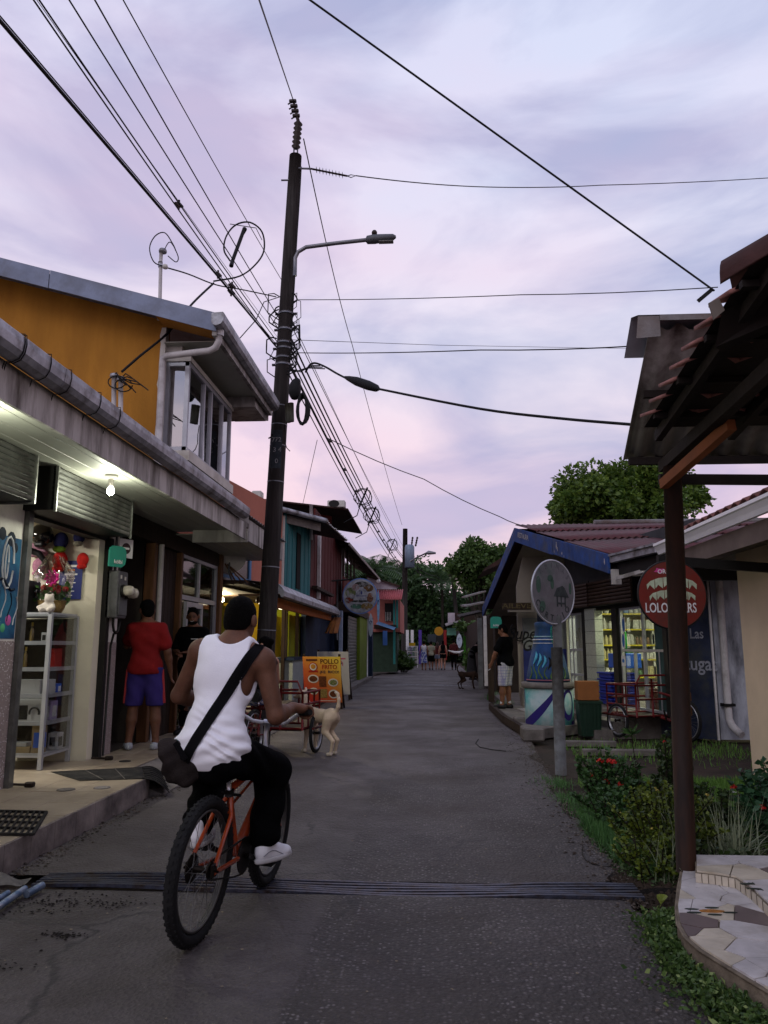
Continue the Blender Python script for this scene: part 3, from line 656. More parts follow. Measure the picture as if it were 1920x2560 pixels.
for k in range(4):part('gutter_joint',M_galv,gt,lambda q,y=2.4+2.4*k:gut(q,[(-2.574,3.247),(-2.574,3.134),(-2.55,3.1025),(-2.51,3.0925),(-2.463,3.113),(-2.438,3.149),(-2.4295,3.2),(-2.4295,3.243)],y,y+.09))
# second stretch of canopy, lower, running on past the pole
part('fascia',M_fascia,ob,lambda q:q.box(-2.78,-2.75,10.8,14.2,2.97,3.30))
part('fascia',M_fascia,ob,lambda q:q.box(-3.66,-2.78,14.17,14.2,2.97,3.30).box(-3.4,-2.6,10.76,10.79,2.86,3.3))
for k in range(5):part('soffit_plank',M_soffit,ob,lambda q,x0=-3.66+.175*k:q.box(x0,x0+.17,10.8,14.16,2.98,2.993,bev=.003))
M_zinc=mat('weathered_zinc',(.26,.25,.25),.55,.5,var=.3,vs=3,bump=.1,col2=(.13,.085,.06),c2s=1.6,c2lo=.45,c2hi=.7)
def corr(q,p00,pu,pv,nw,amp,mi=0,thick=.004,per=6):
    """corrugated sheet: pu across the waves, pv along them"""
    p00,pu,pv=Vector(p00),Vector(pu),Vector(pv);nr=pu.cross(pv).normalized()
    q.sheet(lambda a,b:p00+pu*a+pv*b+nr*(amp*math.sin(2*math.pi*nw*a)),nw*per,1,mi,thick=nr*thick)
part('sheet_roof',M_zinc,ob,lambda q:corr(q,(-2.70,10.78,3.33),(0,3.5,0),(-1.0,0,.12),22,.014))
# --- upper storey
WY=8.4;CX=-3.08
def rz(x):return 4.97+(-2.35-x)*.292 # underside of the roof at x
part('wall',M_orange,ob,lambda q:q.prism([(-12,WY,3.12),(CX,WY,3.12),(CX,WY,rz(CX)),(-12,WY,rz(-12))],(0,.15,0)))
part('wall',M_orange,ob,lambda q:q.box(CX-.15,CX,WY+.15,11.0,3.12,4.95))
part('corner_strip',M_white,ob,lambda q:q.add([(CX-.055+.012*math.sin(k*2.1)+.008*math.sin(k*5),WY-.006,3.3+.1*k)for k in range(19)]+[(CX+.004,WY-.006,3.3+.1*k)for k in range(19)]+[(CX+.004,WY+.1,3.3+.1*k)for k in range(19)],[(k,19+k,20+k,k+1)for k in range(18)]+[(19+k,38+k,39+k,20+k)for k in range(18)]))
part('roof',M_zinc,ob,lambda q:q.prism([(-12,8.05,rz(-12)+.03),(-2.35,8.05,5.0),(-2.35,8.05,5.05),(-12,8.05,rz(-12)+.10)],(0,3.1,0)))
part('flashing',M_flash,ob,lambda q:[q.prism([(a,8.035,rz(a)-.09),(b-.01,8.035,rz(b)-.09),(b-.01,8.035,rz(b)+.13),(a,8.035,rz(a)+.13)],(0,.014,0))for a,b in((-12,-8.2),(-8.2,-4.35),(-4.35,-2.36))])
part('soffit',M_soffit,ob,lambda q:[q.box(CX,-2.40,8.35+.33*k+.003,8.35+.33*k+.327,4.895,4.905)for k in range(8)])
part('soffit',M_orange,ob,lambda q:q.prism([(CX-.02,8.055,rz(CX)-.07),(-2.42,8.055,rz(-2.42)-.07),(-2.42,8.055,rz(-2.42)-.02),(CX-.02,8.055,rz(CX)-.02)],(0,.34,0)))
part('eave_board',M_fascia,ob,lambda q:q.box(-2.42,-2.37,8.05,11.12,4.84,5.0).box(CX,-2.42,11.09,11.12,4.76,5.0).box(-2.92,-2.45,10.35,11.07,4.74,4.89))
egp=[(x+.17,z+1.82)for x,z in gp]
eg=part('gutter',M_galv,ob,lambda q:gut(q,egp,7.95,11.15));part('end_cap',M_galv,eg,lambda q:q.prism([(x,7.94,z)for x,z in egp[:9]],(0,.009,0)))
dpp=[(-2.36,8.12,4.93),(-2.36,8.12,4.80),(-2.40,8.14,4.735),(-2.47,8.17,4.71),(-3.02,8.3,4.71),(-3.07,8.32,4.69),(-3.075,8.325,4.63),(-3.075,8.325,3.25)]
part('downpipe',M_pvc,ob,lambda q:q.tube(dpp,.038,12));part('downpipe',M_pvc,ob,lambda q:q.tube([(-2.36,8.12,4.95),(-2.36,8.12,4.86)],.055,12))
# projecting bay window
bx0,bx1,by0,by1,bz0,bz1=CX,-2.8,8.47,10.42,3.62,4.70
bw=part('window',M_alu,ob,lambda q:[q.box(bx1-.05,bx1,y,y+.05,bz0,bz1)for y in(by0,9.1,9.42,9.95,by1-.05)]+[q.box(bx1-.051,bx1+.003,by0,by1,z,z+.05)for z in(bz0,bz1-.05)]+[q.box(bx0,bx1-.051,by0-.002,by0+.045,z,z+.05)for z in(bz0,bz1-.05)]+[q.box(bx0,bx0+.045,by0-.004,by0+.04,bz0,bz1)])
part('sill',M_white,bw,lambda q:q.box(bx0,bx1+.05,by0-.03,by1+.03,bz0-.12,bz0-.002));part('head',M_white,bw,lambda q:q.box(bx0,bx1+.02,by0-.02,by1+.02,bz1+.002,bz1+.06).box(bx0,bx1-.1,by0,by1,bz1+.06,4.9))
for a,b in((by0+.05,9.1),(9.15,9.42),(9.47,9.95),(10.0,by1-.05)):part('pane',G_win,bw,lambda q,a=a,b=b:q.box(bx1-.03,bx1-.024,a,b,bz0+.05,bz1-.05))
part('pane',G_win,bw,lambda q:q.box(bx0+.05,bx1-.05,by0+.02,by0+.026,bz0+.05,bz1-.05))
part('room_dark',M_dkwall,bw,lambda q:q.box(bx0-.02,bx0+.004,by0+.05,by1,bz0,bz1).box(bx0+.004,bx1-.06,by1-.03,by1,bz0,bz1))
part('curtain',mat('grey_curtain',(.16,.155,.16),.9,var=.2,vs=4),bw,lambda q:q.sheet(lambda u,v:(bx1-.10+.02*math.sin(u*28),9.0+.35*u*(1-.4*v),bz0+.05+v*1.0),20,4))
# service mast and conduits
def P(u,v,y):return at(u,v,y=y)
ms=thing('service_mast','grey electric service mast with bent cap rising above the orange wall','mast',P(399,800,8.37))
part('pipe',M_pvc,ms,lambda q:q.tube([P(397,800,8.37),P(400,745,8.37),P(402,650,8.37),P(403,632,8.37)],.021,10))
part('weather_cap',M_galv,ms,lambda q:q.lathe([(.02,-.03),(.045,-.02),(.05,.0),(.04,.025),(.01,.04)],12,P(407,628,8.37)))
part('coupling',M_galv,ms,lambda q:q.tube([P(401,668,8.37),P(401,655,8.37)],.027,10))
part('insulator',M_white,ms,lambda q:q.lathe([(.01,-.03),(.03,-.02),(.034,.0),(.025,.025),(.01,.03)],10,P(413,667,8.36)))
for k,(u0,lb)in enumerate(((284,'left one of two short grey conduits standing on the gutter'),(301,'right one of two short grey conduits standing on the gutter'))):
    cdu=thing('conduit_stub',lb,'conduit',P(u0,1040,7.9),'conduits on the gutter')
    part('pipe',M_pvc,cdu,lambda q,u0=u0,k=k:q.tube([P(u0,1075,7.9),P(u0+1,945+10*k,7.9)],.026,10))
    part('weather_cap',M_galv,cdu,lambda q,u0=u0,k=k:q.lathe([(.03,-.03),(.05,-.01),(.045,.02),(.01,.035)],12,P(u0+2,940+8*k,7.9)))
    for j in range(4):
        a=P(u0+2,938+8*k,7.9);e=P(u0+20+12*j+14*k,955+9*j-6*k,7.84)
        part('tail_wire',M_rub,cdu,lambda q,a=a,e=e,j=j:q.tube([a,a.lerp(e,.4)+Vector((0,-.03,.05-.02*j)),a.lerp(e,.8)+Vector((0,-.04,.02)),e],.007,5))
    part('wire_loop',M_rub,cdu,lambda q,u0=u0,k=k:q.tube([P(u0+8+22*math.cos(t*.5),955+8*k+16*math.sin(t*.5),7.85)for t in range(13)],.007,5))
# --- bare bulbs under the canopy
M_bulb=emat('lit_bulb',(1,.93,.78),38)
def lamp(x,y,z,lb,power):
    l=thing('ceiling_bulb',lb,'lamp',(x,y,z),'bare bulbs under the canopy')
    part('rose',M_white,l,lambda q:q.lathe([(.055,-.03),(.06,-.012),(.06,0)],16,(x,y,3.034)))
    part('socket',M_white,l,lambda q:q.lathe([(.02,0),(.026,.06),(.03,.085)],12,(x,y,z+.025)))
    part('bulb',M_bulb,l,lambda q:q.lathe([(.004,-.045),(.022,-.037),(.034,-.018),(.036,0),(.03,.02),(.019,.04)],16,(x,y,z)))
    d=bpy.data.lights.new('bulb_light','POINT');d.energy=power;d.color=(.97,1,.80);d.shadow_soft_size=.05
    o=bpy.data.objects.new('bulb_light',d);COL.objects.link(o);o.parent=l;o.location=(0,0,-.09)
lamp(-3.08,7.13,2.88,'bright bare bulb under the canopy in front of the roll shutter',26)
lamp(-3.05,4.85,2.88,'bare bulb under the canopy near the left picture border',26)
sl=thing('shop_tube_lamp','white tube lamp on the ceiling inside the corner shop','lamp',(-5.2,6.9,2.8))
part('tube',emat('lit_tube',(1,.96,.86),14),sl,lambda q:q.tube([(-5.2,6.2,2.80),(-5.2,7.6,2.80)],.02,10));part('batten',M_white,sl,lambda q:q.box(-5.24,-5.16,6.15,7.65,2.82,2.858))
d=bpy.data.lights.new('tube_light','AREA');d.energy=95;d.shape='RECTANGLE';d.size=.1;d.size_y=1.3;d.color=(1,.97,.88)
o=bpy.data.objects.new('tube_light',d);COL.objects.link(o);o.parent=sl;o.location=(0,0,-.03)

# --- electric meter on the second pillar
mb_=thing('meter_box','grey electric meter box with two glass domes on the speckled pillar','meter box',(-3.66,8.72,1.7))
M_grey=mat('grey_cabinet',(.16,.165,.17),.55,.3,var=.15,vs=6,col2=(.1,.1,.1),c2s=5)
part('cabinet',M_grey,mb_,lambda q:q.box(-3.69,-3.55,8.58,8.86,1.71,2.25,bev=.01));part('door',M_grey,mb_,lambda q:q.box(-3.548,-3.535,8.60,8.84,1.74,2.1,bev=.006))
for k in range(2):
    c=(-3.53,8.66+.13*k,2.02-.02*k)
    mt_=part('meter',M_dark,mb_,lambda q,c=c:q.lathe([(.07,0),(.07,.03),(.055,.032)],18,c,M=Matrix.Rotation(math.pi/2,4,'Y')))
    part('dome',mat('meter_glass',(.5,.47,.40),.15,var=.2,vs=20,spec=.6),mt_,lambda q,c=c:q.lathe([(.06,.03),(.062,.09),(.05,.125),(.02,.14)],18,c,M=Matrix.Rotation(math.pi/2,4,'Y')))
part('label_plate',M_white,mb_,lambda q:q.box(-3.547,-3.543,8.63,8.67,2.16,2.2).box(-3.547,-3.543,8.75,8.79,2.15,2.19))
part('conduit',M_dark,mb_,lambda q:q.tube([(-3.6,8.62,1.72),(-3.6,8.62,1.64),(-3.6,8.65,1.57),(-3.6,8.71,1.54),(-3.6,8.77,1.57),(-3.6,8.8,1.64),(-3.6,8.82,1.69)],.016,8))
part('conduit',M_dark,mb_,lambda q:q.tube([(-3.62,8.71,1.54),(-3.65,8.71,1.4),(-3.66,8.70,.19)],.014,8))
part('conduit',M_grey,mb_,lambda q:q.tube([(-3.63,8.66,2.25),(-3.63,8.66,3.03)],.016,8));part('conduit',M_grey,mb_,lambda q:q.tube([(-3.63,8.78,2.25),(-3.63,8.78,3.03)],.014,8))
# shop signs above the meter
M_teal=mat('teal_plastic',(.03,.30,.22),.4,var=.06);M_lime=mat('lime_plastic',(.42,.58,.05),.4);M_sw=mat('sign_white',(.7,.7,.7),.5)
def kolbi(c,ax,size,lb):
    c=Vector(c);Mk=frame3(c,ax,(0,0,1));k=thing('shop_sign',lb,'sign',c)
    def W(x,y,z):return Mk@Vector((x*size,y*size,z*size))
    part('plate',M_teal,k,lambda q:q.prism([W(x,y,0)for x,y in[(-.5,-.5),(.25,-.5),(.45,-.35),(.5,-.1),(.5,.2),(.42,.42),(.2,.5),(-.3,.5),(-.45,.4),(-.5,.25)]],Mk.to_3x3()@Vector((0,0,.02))))
    for j in range(8):
        a=6.283*j/8;part('petal',M_lime,k,lambda q,a=a:q.prism([W(.03*math.cos(a)-.0,.14+.03*math.sin(a),.05),W(.2*math.cos(a-.22),.14+.2*math.sin(a-.22),.05),W(.24*math.cos(a),.14+.24*math.sin(a),.05),W(.2*math.cos(a+.22),.14+.2*math.sin(a+.22),.05)],Mk.to_3x3()@Vector((0,0,.006))))
    put_text('kölbi',.26*size,Mk@Matrix.Translation((0,-.26*size,.03*size+.022)),'lettering',M_sw,k,.002)
    return k
kolbi((-3.56,8.52,2.4),(.45,.9,0),.24,'teal phone shop sign with lime flower above the meter box')
rs=thing('round_sticker_sign','small white square sign with a dark disc beside the teal sign','sign',(-3.54,8.74,2.48))
Mk=frame3((-3.55,8.74,2.52),(.45,.9,0),(0,0,1))
part('plate',M_sw,rs,lambda q:q.box(-.1,.1,-.11,.11,0,.006,M=Mk));part('disc',mat('maroon_print',(.06,.03,.035),.6),rs,lambda q:q.lathe([(.001,.007),(.065,.007),(.065,.009),(.001,.009)],18,(0,0,0),M=Mk)if False else q.add([Mk@Vector((.065*math.cos(t*.35),.065*math.sin(t*.35),.008))for t in range(18)],[tuple(range(18))]))
part('band',M_sw,rs,lambda q:q.box(-.045,.045,-.012,.012,.008,.010,M=Mk))

# ------------------------------------------------------------ display case and goods
cs=thing('display_case','white framed glass display case with five shelves in the shop doorway','cabinet',(-4.17,8.05,.18))
X0,X1,Y0,Y1=-4.5,-3.9,7.76,8.35;SH=[.32,.63,.90,1.165,1.43];TOP=1.72
for x in(X0,X1):
    for y in(Y0,Y1):part('post',M_alu,cs,lambda q,x=x,y=y:q.box(x-.02,x+.02,y-.02,y+.02,.18,TOP))
for z in SH+[TOP]:part('shelf',M_alu if z in(SH[0],TOP)else G_clear,cs,lambda q,z=z:q.box(X0+.02,X1-.02,Y0+.02,Y1-.02,z-.004,z+.004))
for z in SH+[TOP]:part('rail',M_alu,cs,lambda q,z=z:q.box(X0+.021,X1-.021,Y0-.015,Y0+.01,z-.022,z+.018).box(X0+.021,X1-.021,Y1-.01,Y1+.015,z-.022,z+.018).box(X0-.015,X0+.012,Y0+.021,Y1-.021,z-.022,z+.018).box(X1-.012,X1+.015,Y0+.021,Y1-.021,z-.022,z+.018))
part('back_panel',M_dkwall,cs,lambda q:q.box(X0+.02,X1-.02,Y1-.035,Y1-.02,SH[0],TOP-.03));part('back_panel',M_dkwall,cs,lambda q:q.box(X0+.02,X0+.03,Y0+.05,Y1-.04,SH[0],TOP-.03));part('pane',G_clear,cs,lambda q:q.box(X1+.016,X1+.02,Y0+.02,Y1-.02,SH[0],TOP));part('pane',G_clear,cs,lambda q:q.box(X0+.02,X1-.02,Y0-.02,Y0-.016,SH[0],TOP))
M_bxw=mat('white_carton',(.45,.45,.45),.6,var=.05);M_bxb=mat('blue_carton',(.03,.12,.5),.5);M_bxr=mat('red_carton',(.35,.02,.02),.5);M_bxk=mat('black_carton',(.02,.02,.022),.4);M_bxt=mat('tan_carton',(.3,.22,.12),.7)
def carton(x,y,z,sx,sy,sz,m1,lb,motif=None):
    b=thing('product_box',lb,'box',(x,y,z),'boxed goods in the display case')
    part('carton',m1,b,lambda q:q.box(x-sx/2,x+sx/2,y-sy/2,y+sy/2,z,z+sz,bev=.004))
    if motif:part('print',motif,b,lambda q:q.box(x-sx*.3,x+sx*.3,y-sy/2-.002,y-sy/2-.0005,z+sz*.2,z+sz*.75).box(x+sx/2+.0005,x+sx/2+.002,y-sy*.3,y+sy*.3,z+sz*.2,z+sz*.75))
    return b
carton(-4.12,7.9,SH[2]+.005,.24,.12,.15,M_bxw,'long white carton on the middle shelf of the display case',M_bxw)
carton(-3.98,7.95,SH[2]+.005,.1,.16,.15,M_bxw,'white carton beside the case corner post on the middle shelf')
carton(-3.97,8.1,SH[2]+.005,.1,.09,.1,M_bxb,'small blue carton on the middle shelf of the display case',M_sw)
carton(-4.36,7.88,SH[1]+.005,.13,.1,.2,M_bxw,'phone carton at the left end of the lower shelf',M_bxk)
hb=carton(-4.08,7.88,SH[1]+.005,.27,.12,.23,M_bxw,'white headphone carton with dark headphone picture on the lower shelf')
part('picture',M_bxk,hb,lambda q:q.tube(arc((-4.02,7.8,SH[1]+.1),.05,-.4,3.54,14,(1,0,0),(0,0,1)),.010,6));part('picture',M_bxk,hb,lambda q:q.box(-4.20,-4.10,7.816,7.819,SH[1]+.03,SH[1]+.17))
carton(-3.97,8.02,SH[1]+.005,.1,.14,.2,mat('lilac_carton',(.3,.25,.4),.6),'lilac carton on the lower shelf of the display case',M_bxw)
carton(-4.0,7.9,SH[0]+.005,.12,.08,.27,M_bxt,'tall printed carton on the bottom shelf by the corner post',M_bxb)
carton(-3.97,8.2,SH[0]+.005,.1,.14,.17,M_bxw,'white watch carton on the bottom shelf, right end',M_bxk)
carton(-4.2,7.95,SH[0]+.005,.26,.18,.06,M_bxt,'flat tan carton lying on the bottom shelf')
carton(-4.22,7.95,SH[0]+.066,.2,.14,.04,M_bxw,'flat white carton on top of the tan one on the bottom shelf')
carton(-3.98,8.05,SH[3]+.005,.1,.16,.2,M_bxr,'red carton on the second shelf of the display case')
carton(-4.0,7.87,SH[4]+.005,.06,.05,.1,M_bxw,'small white carton on the top shelf by the corner post',M_bxk)
for i,(x,y,z,h)in enumerate(((-4.42,7.86,SH[4],.18),(-4.34,7.9,SH[4],.2),(-4.26,7.86,SH[4],.16),(-4.16,7.9,SH[4],.21),(-4.4,7.9,SH[3],.2),(-4.3,7.88,SH[3],.24),(-4.22,7.92,SH[3],.22),(-4.4,7.88,SH[2],.2),(-4.32,7.9,SH[2],.17))):
    b=thing('perfume_bottle',['first','second','third','fourth','fifth','sixth','seventh','eighth','ninth'][i]+' slim gold-capped bottle from the top left in the display case','bottle',(x,y,z+.005),'slim bottles in the display case')
    part('body',mat('bottle_%d'%(i%3),((.22,.16,.06),(.05,.05,.05),(.25,.28,.12))[i%3],.2,var=.1,spec=.6),b,lambda q,a=(x,y,z+.005),h=h:q.lathe([(.018,0),(.02,h*.1),(.019,h*.6),(.008,h*.72),(.007,h*.8)],10,a))
    part('cap',mat('gold_cap',(.5,.36,.1),.3,.8),b,lambda q,a=(x,y,z+.005+h*.79),h=h:q.lathe([(.011,0),(.011,h*.2)],10,a))
# black television set beside the flowers
tv=thing('black_monitor','black boxy monitor on top of the display case beside the flowers','monitor',(-4.38,8.0,TOP+.02))
part('case',M_bxk,tv,lambda q:q.box(-4.58,-4.2,7.8,8.1,TOP+.02,TOP+.36,bev=.015));part('screen',mat('dim_screen',(.03,.035,.03),.15,spec=.6),tv,lambda q:q.box(-4.55,-4.26,7.796,7.799,TOP+.06,TOP+.32))
# flower basket in cellophane
fb=thing('flower_basket','basket of red roses wrapped in cellophane with magenta bow on the display case','flowers',(-4.03,8.02,TOP+.02))
bc=Vector((-4.03,8.02,TOP+.022))
part('basket',mat('wicker',(.25,.17,.07),.8,var=.4,vs=30,bump=.5,bs=60),fb,lambda q:q.lathe([(.10,0),(.13,.05),(.145,.12),(.15,.13)],20,bc))
M_rose=mat('rose_red',(.30,.012,.014),.6,var=.3,vs=40);M_mag=mat('magenta_ribbon',(.5,.02,.22),.45);M_gl=leafmat('bouquet_leaf',(.02,.06,.012),(.05,.13,.03))
for k in range(11):
    a=k*2.4;r=.03+.012*k;c=bc+Vector((r*math.cos(a),r*math.sin(a)*.9,.26-.004*k+random.uniform(-.03,.03)))
    part('rose',M_rose,fb,lambda q,c=c:[q.lathe([(.004,-.03),(.03,-.01),(.034,.01),(.028,.03)],9,c),q.lathe([(.02,-.02),(.022,.02),(.012,.034)],7,c)])
def leafcloud(n,fn,size,name,m,parent,**kw):
    q=MB()
    for _ in range(n):
        c,d=fn();c=Vector(c);d=Vector(d).normalized();s=d.orthogonal().normalized();s=Matrix.Rotation(random.uniform(0,6.28),3,d)@s;L=size*random.uniform(.6,1.3);W_=L*.3;nn=d.cross(s)*L*.08
        q.add([c,c+d*L*.45+s*W_+nn,c+d*L,c+d*L*.45-s*W_+nn],[(0,1,2),(0,2,3)])
    return q.build(name,m,parent,**kw)
leafcloud(120,lambda:(bc+Vector((random.gauss(0,.07),random.gauss(0,.07),random.uniform(.1,.26))),(random.gauss(0,1),random.gauss(0,1),.4)),.09,'leaves',M_gl,fb)
def bow(q):
    for k in range(9):
        a=k*.7;c=bc+Vector((.06,-.12,.36));q.tube([c,c+Vector((.055*math.cos(a),-.03,.055*math.sin(a))),c+Vector((.075*math.cos(a+.5),-.05,.075*math.sin(a+.5))),c+Vector((.03*math.cos(a+.9),-.02,.03*math.sin(a+.9)))],[.006,.016,.016,.006],6)
part('ribbon_bow',M_mag,fb,bow)
part('cellophane',glass('cellophane',(.97,.95,.95),.10,.08),fb,lambda q:q.sheet(lambda u,v:bc+Vector(((.17+.05*v-.16*max(0,v-.6)/.4+.02*math.sin(u*40+v*9))*math.cos(u*6.283),(.16+.05*v-.15*max(0,v-.6)/.4)*math.sin(u*6.283),.12+.5*v+.02*math.sin(u*31))),48,10))
# soft toy
ty=sdf_obj('soft_toy',[ell((-3.98,7.86,TOP+.07),(.06,.06,.065)),ell((-3.97,7.84,TOP+.16),(.05,.05,.048)),ell((-4.005,7.84,TOP+.205),(.018,.012,.018)),ell((-3.935,7.84,TOP+.205),(.018,.012,.018)),cap((-4.02,7.84,TOP+.1),(-4.06,7.80,TOP+.07),.022),cap((-3.93,7.84,TOP+.1),(-3.9,7.8,TOP+.07),.022),cap((-4.0,7.83,TOP+.045),(-4.02,7.77,TOP+.045),.026),cap((-3.95,7.83,TOP+.045),(-3.93,7.77,TOP+.045),.026)],.012,mat('white_plush',(.55,.5,.46),.95,var=.15,vs=60,bump=.5,bs=120),None,label='small white plush toy sitting beside the flower basket',cat='toy')
# goods hanging on the inner wall (its face is at y = 8.42)
def wallp(u,v,d=.06):return at(u,v,y=8.42-d)
hp=wallp(105,1338,.15)
hl=thing('helmet','glossy black round helmet with flame print hanging on the shop wall','helmet',hp)
part('shell',mat('gloss_black',(.012,.01,.01),.08,spec=.7,var=.1),hl,lambda q:q.lathe([(.01,.13),(.06,.115),(.1,.08),(.122,.03),(.125,-.02),(.11,-.07),(.09,-.1)],24,hp));part('flame',mat('flame_print',(.5,.15,.02),.25,var=.4,vs=30),hl,lambda q:q.sheet(lambda u,v:hp+Vector((-.127*math.cos(.2+u*1.2)*math.cos(-.3+.5*v),-.127*math.sin(.2+u*1.2)*math.cos(-.3+.5*v),.127*math.sin(-.35+.4*v*(1-u)))),10,4));part('visor',M_bxk,hl,lambda q:q.box(hp.x-.01,hp.x+.1,hp.y-.16,hp.y-.06,hp.z-.15,hp.z-.09,bev=.02))
def cap_thing(u,v,s,c1,c2,lb,brim=(0,-.02,-.10)):
    p=wallp(u,v,.07);c=thing('baseball_cap',lb,'cap',p,'caps on the shop wall')
    sdf_obj('crown',[ell(p,(.085*s,.06*s,.10*s),k=.01)],.011,mat('cap_'+lb[:14],c1,.85,var=.25,vs=25),c,clips=[((0,8.415,0),(0,1,0))])
    b=p+Vector(brim)*s
    sdf_obj('peak',[ell(b,(.075*s,.05*s,.04*s))],.011,mat('peak_'+lb[:14],c2,.8,var=.4,vs=30),c,clips=[((0,8.415,0),(0,1,0))])
cap_thing(152,1352,1.0,(.02,.022,.10),(.25,.42,.06),'navy cap with blue badge and green peak on the shop wall')
cap_thing(150,1400,1.0,(.5,.015,.015),(.5,.015,.015),'red cap on the shop wall below the navy cap')
cap_thing(85,1368,1.15,(.5,.28,.36),(.5,.28,.36),'pale pink cap below the black helmet',(.08,-.02,-.06))
cap_thing(207,1399,.8,(.5,.02,.015),(.5,.02,.015),'red cap half hidden behind the white door column')
cap_thing(98,1414,.9,(.42,.2,.28),(.42,.2,.28),'dusky pink cap above the black monitor')
cap_thing(198,1342,.8,(.02,.02,.09),(.3,.28,.22),'dark blue cap next to the white door column')
pz=thing('wall_poster','dark blue poster with white and orange print on the shop wall','poster',wallp(176,1449,.01))
a,b=wallp(152,1402,.02),wallp(202,1498,.02)
part('sheet',mat('poster_blue',(.018,.03,.16),.5,var=.05),pz,lambda q:q.box(a.x,b.x,8.395,8.4,b.z,a.z))
for k,(w_,hh,mm)in enumerate(((.7,.012,M_sw),(.4,.012,mat('orange_print',(.7,.22,.02),.6)),(.75,.009,M_sw),(.5,.005,M_sw),(.6,.005,M_sw),(.35,.005,M_sw),(.5,.005,M_sw),(.3,.005,M_sw))):part('print',mm,pz,lambda q,k=k,w_=w_,hh=hh:q.box((a.x+b.x)/2-w_*.1,(a.x+b.x)/2+w_*.1,8.391,8.394,a.z-.06-.047*k-hh,a.z-.06-.047*k+hh))
st=thing('headset_stand','black curved display stand beside the caps','stand',(-4.25,8.2,TOP+.02))
part('arm',M_bxk,st,lambda q:q.tube([(-4.2,8.22,TOP+.0),(-4.2,8.22,TOP+.5),(-4.22,8.2,TOP+.58),(-4.3,8.18,TOP+.68),(-4.42,8.18,TOP+.72)],[.016,.016,.03,.036,.036],8))
# ============================================================ street poles and overhead wires
M_pole=mat('dark_wood_pole',(.040,.033,.031),.85,var=.35,vs=6,bump=.35,bs=18,stretch=(5,5,.35),col2=(.075,.07,.066),c2s=1.5,c2lo=.5,c2hi=.7)
M_wire=mat('black_cable',(.016,.016,.018),.7,var=.15)
M_gwire=mat('bare_wire',(.07,.07,.075),.6,.5,var=.1)
M_ins=mat('dark_insulator',(.05,.032,.03),.5,var=.2)
M_band=mat('zinc_band',(.24,.24,.26),.45,.7,var=.2)
PB,PT=Vector((-2.47,11.35,0)),at(739,390,y=11.35)
def pole_at(z):return PB.lerp(PT,z/PT.z)
po=thing('utility_pole','tall dark leaning utility pole beside the cyclist carrying wires and a street lamp','utility pole',PB)
part('shaft',M_pole,po,lambda q:q.tube([pole_at(PT.z*k/14)-Vector((0,0,.1 if k==0 else 0))for k in range(15)],[.145-.045*k/14 for k in range(15)],18))
for z in(5.05,4.75,4.42,3.85,2.55,1.62):part('band',M_band,po,lambda q,z=z:q.tube([pole_at(z),pole_at(z+.018)],.1475-.045*z/PT.z,18))
def pv(v,off=0): # height on the pole at picture row v
    best=min((abs(0),0),)
    lo,hi=0.,PT.z
    for _ in range(40):
        m_=(lo+hi)/2;p=pole_at(m_);d=p-Vector((0,0,CAM_H));vv=1280-FPX*(d.dot(Vector(_UP)))/(d.dot(Vector(_FW)))
        if vv>v:lo=m_
        else:hi=m_
    return pole_at(lo)
for v in(785,825,858,872,895,912):
    c=pv(v);b=part('clamp',M_band,po,lambda q,c=c:q.tube([c-Vector((0,0,.02)),c+Vector((0,0,.02))],0.125,16))
    part('bolt',M_band,b,lambda q,c=c:q.tube([c-Vector((.17,0,0)),c+Vector((.17,0,0))],.022,8))
# number plate painted on the shaft
pz_=pv(1130);Mp=frame3(pz_+Vector((.02,-.118,0)),(1,.1,0),(0,0,1))
pn=part('number_patch',mat('pole_patch',(.045,.055,.065),.8,var=.3,vs=20),po,lambda q:q.sheet(lambda u,v:pv(1175-95*v)+Vector((.129*math.sin(-.8+1.5*u),-.129*math.cos(-.8+1.5*u),0)),8,1))
put_text('772',.10,frame3(pv(1105)+Vector((.0,-.135,0)),(1,0,0),(0,0,1)),'number',mat('faded_white',(.3,.3,.31),.9,var=.4,vs=30),pn,.001)
put_text('3 4',.10,frame3(pv(1130)+Vector((.02,-.135,0)),(1,0,0),(0,0,1)),'number',MATS['faded_white'],pn,.001)
put_text('0',.10,frame3(pv(1158)+Vector((.02,-.136,0)),(1,0,0),(0,0,1)),'number',MATS['faded_white'],pn,.001)
# insulators at the top
def insul(q,a,b,r,n):
    a,b=Vector(a),Vector(b);pts=[];rs=[]
    for k in range(n*2+1):pts.append(a.lerp(b,k/(2*n)));rs.append(r if k%2 else r*.55)
    q.tube(pts,rs,12)
t0=PT+Vector((0,0,.02));t1=at(746,305,y=11.3);t2=at(733,250,y=11.2)
part('shackle',M_band,po,lambda q:q.tube([PT-Vector((.03,0,.02)),PT+Vector((-.03,0,.12)),PT+Vector((.03,0,.12)),PT+Vector((.03,0,-.02))],.014,6))
part('top_insulator',M_ins,po,lambda q:insul(q,PT+Vector((0,0,.13)),t1,.075,6));part('top_clamp',M_ins,po,lambda q:q.tube([t1,t2],[.03,.016],8))
for k in range(4):
    c=t1.lerp(t2,.3+.22*k);part('wire_grip',M_ins,po,lambda q,c=c,k=k:q.box(c.x-.07,c.x+.05,c.y-.03,c.y+.03,c.z-.03,c.z+.02,bev=.01).tube([c,c+Vector((-.09,0,-.06))],.012,6))
i0,i1,i2=at(759,420,y=11.3),at(778,422,y=11.28),at(868,440,y=11.15)
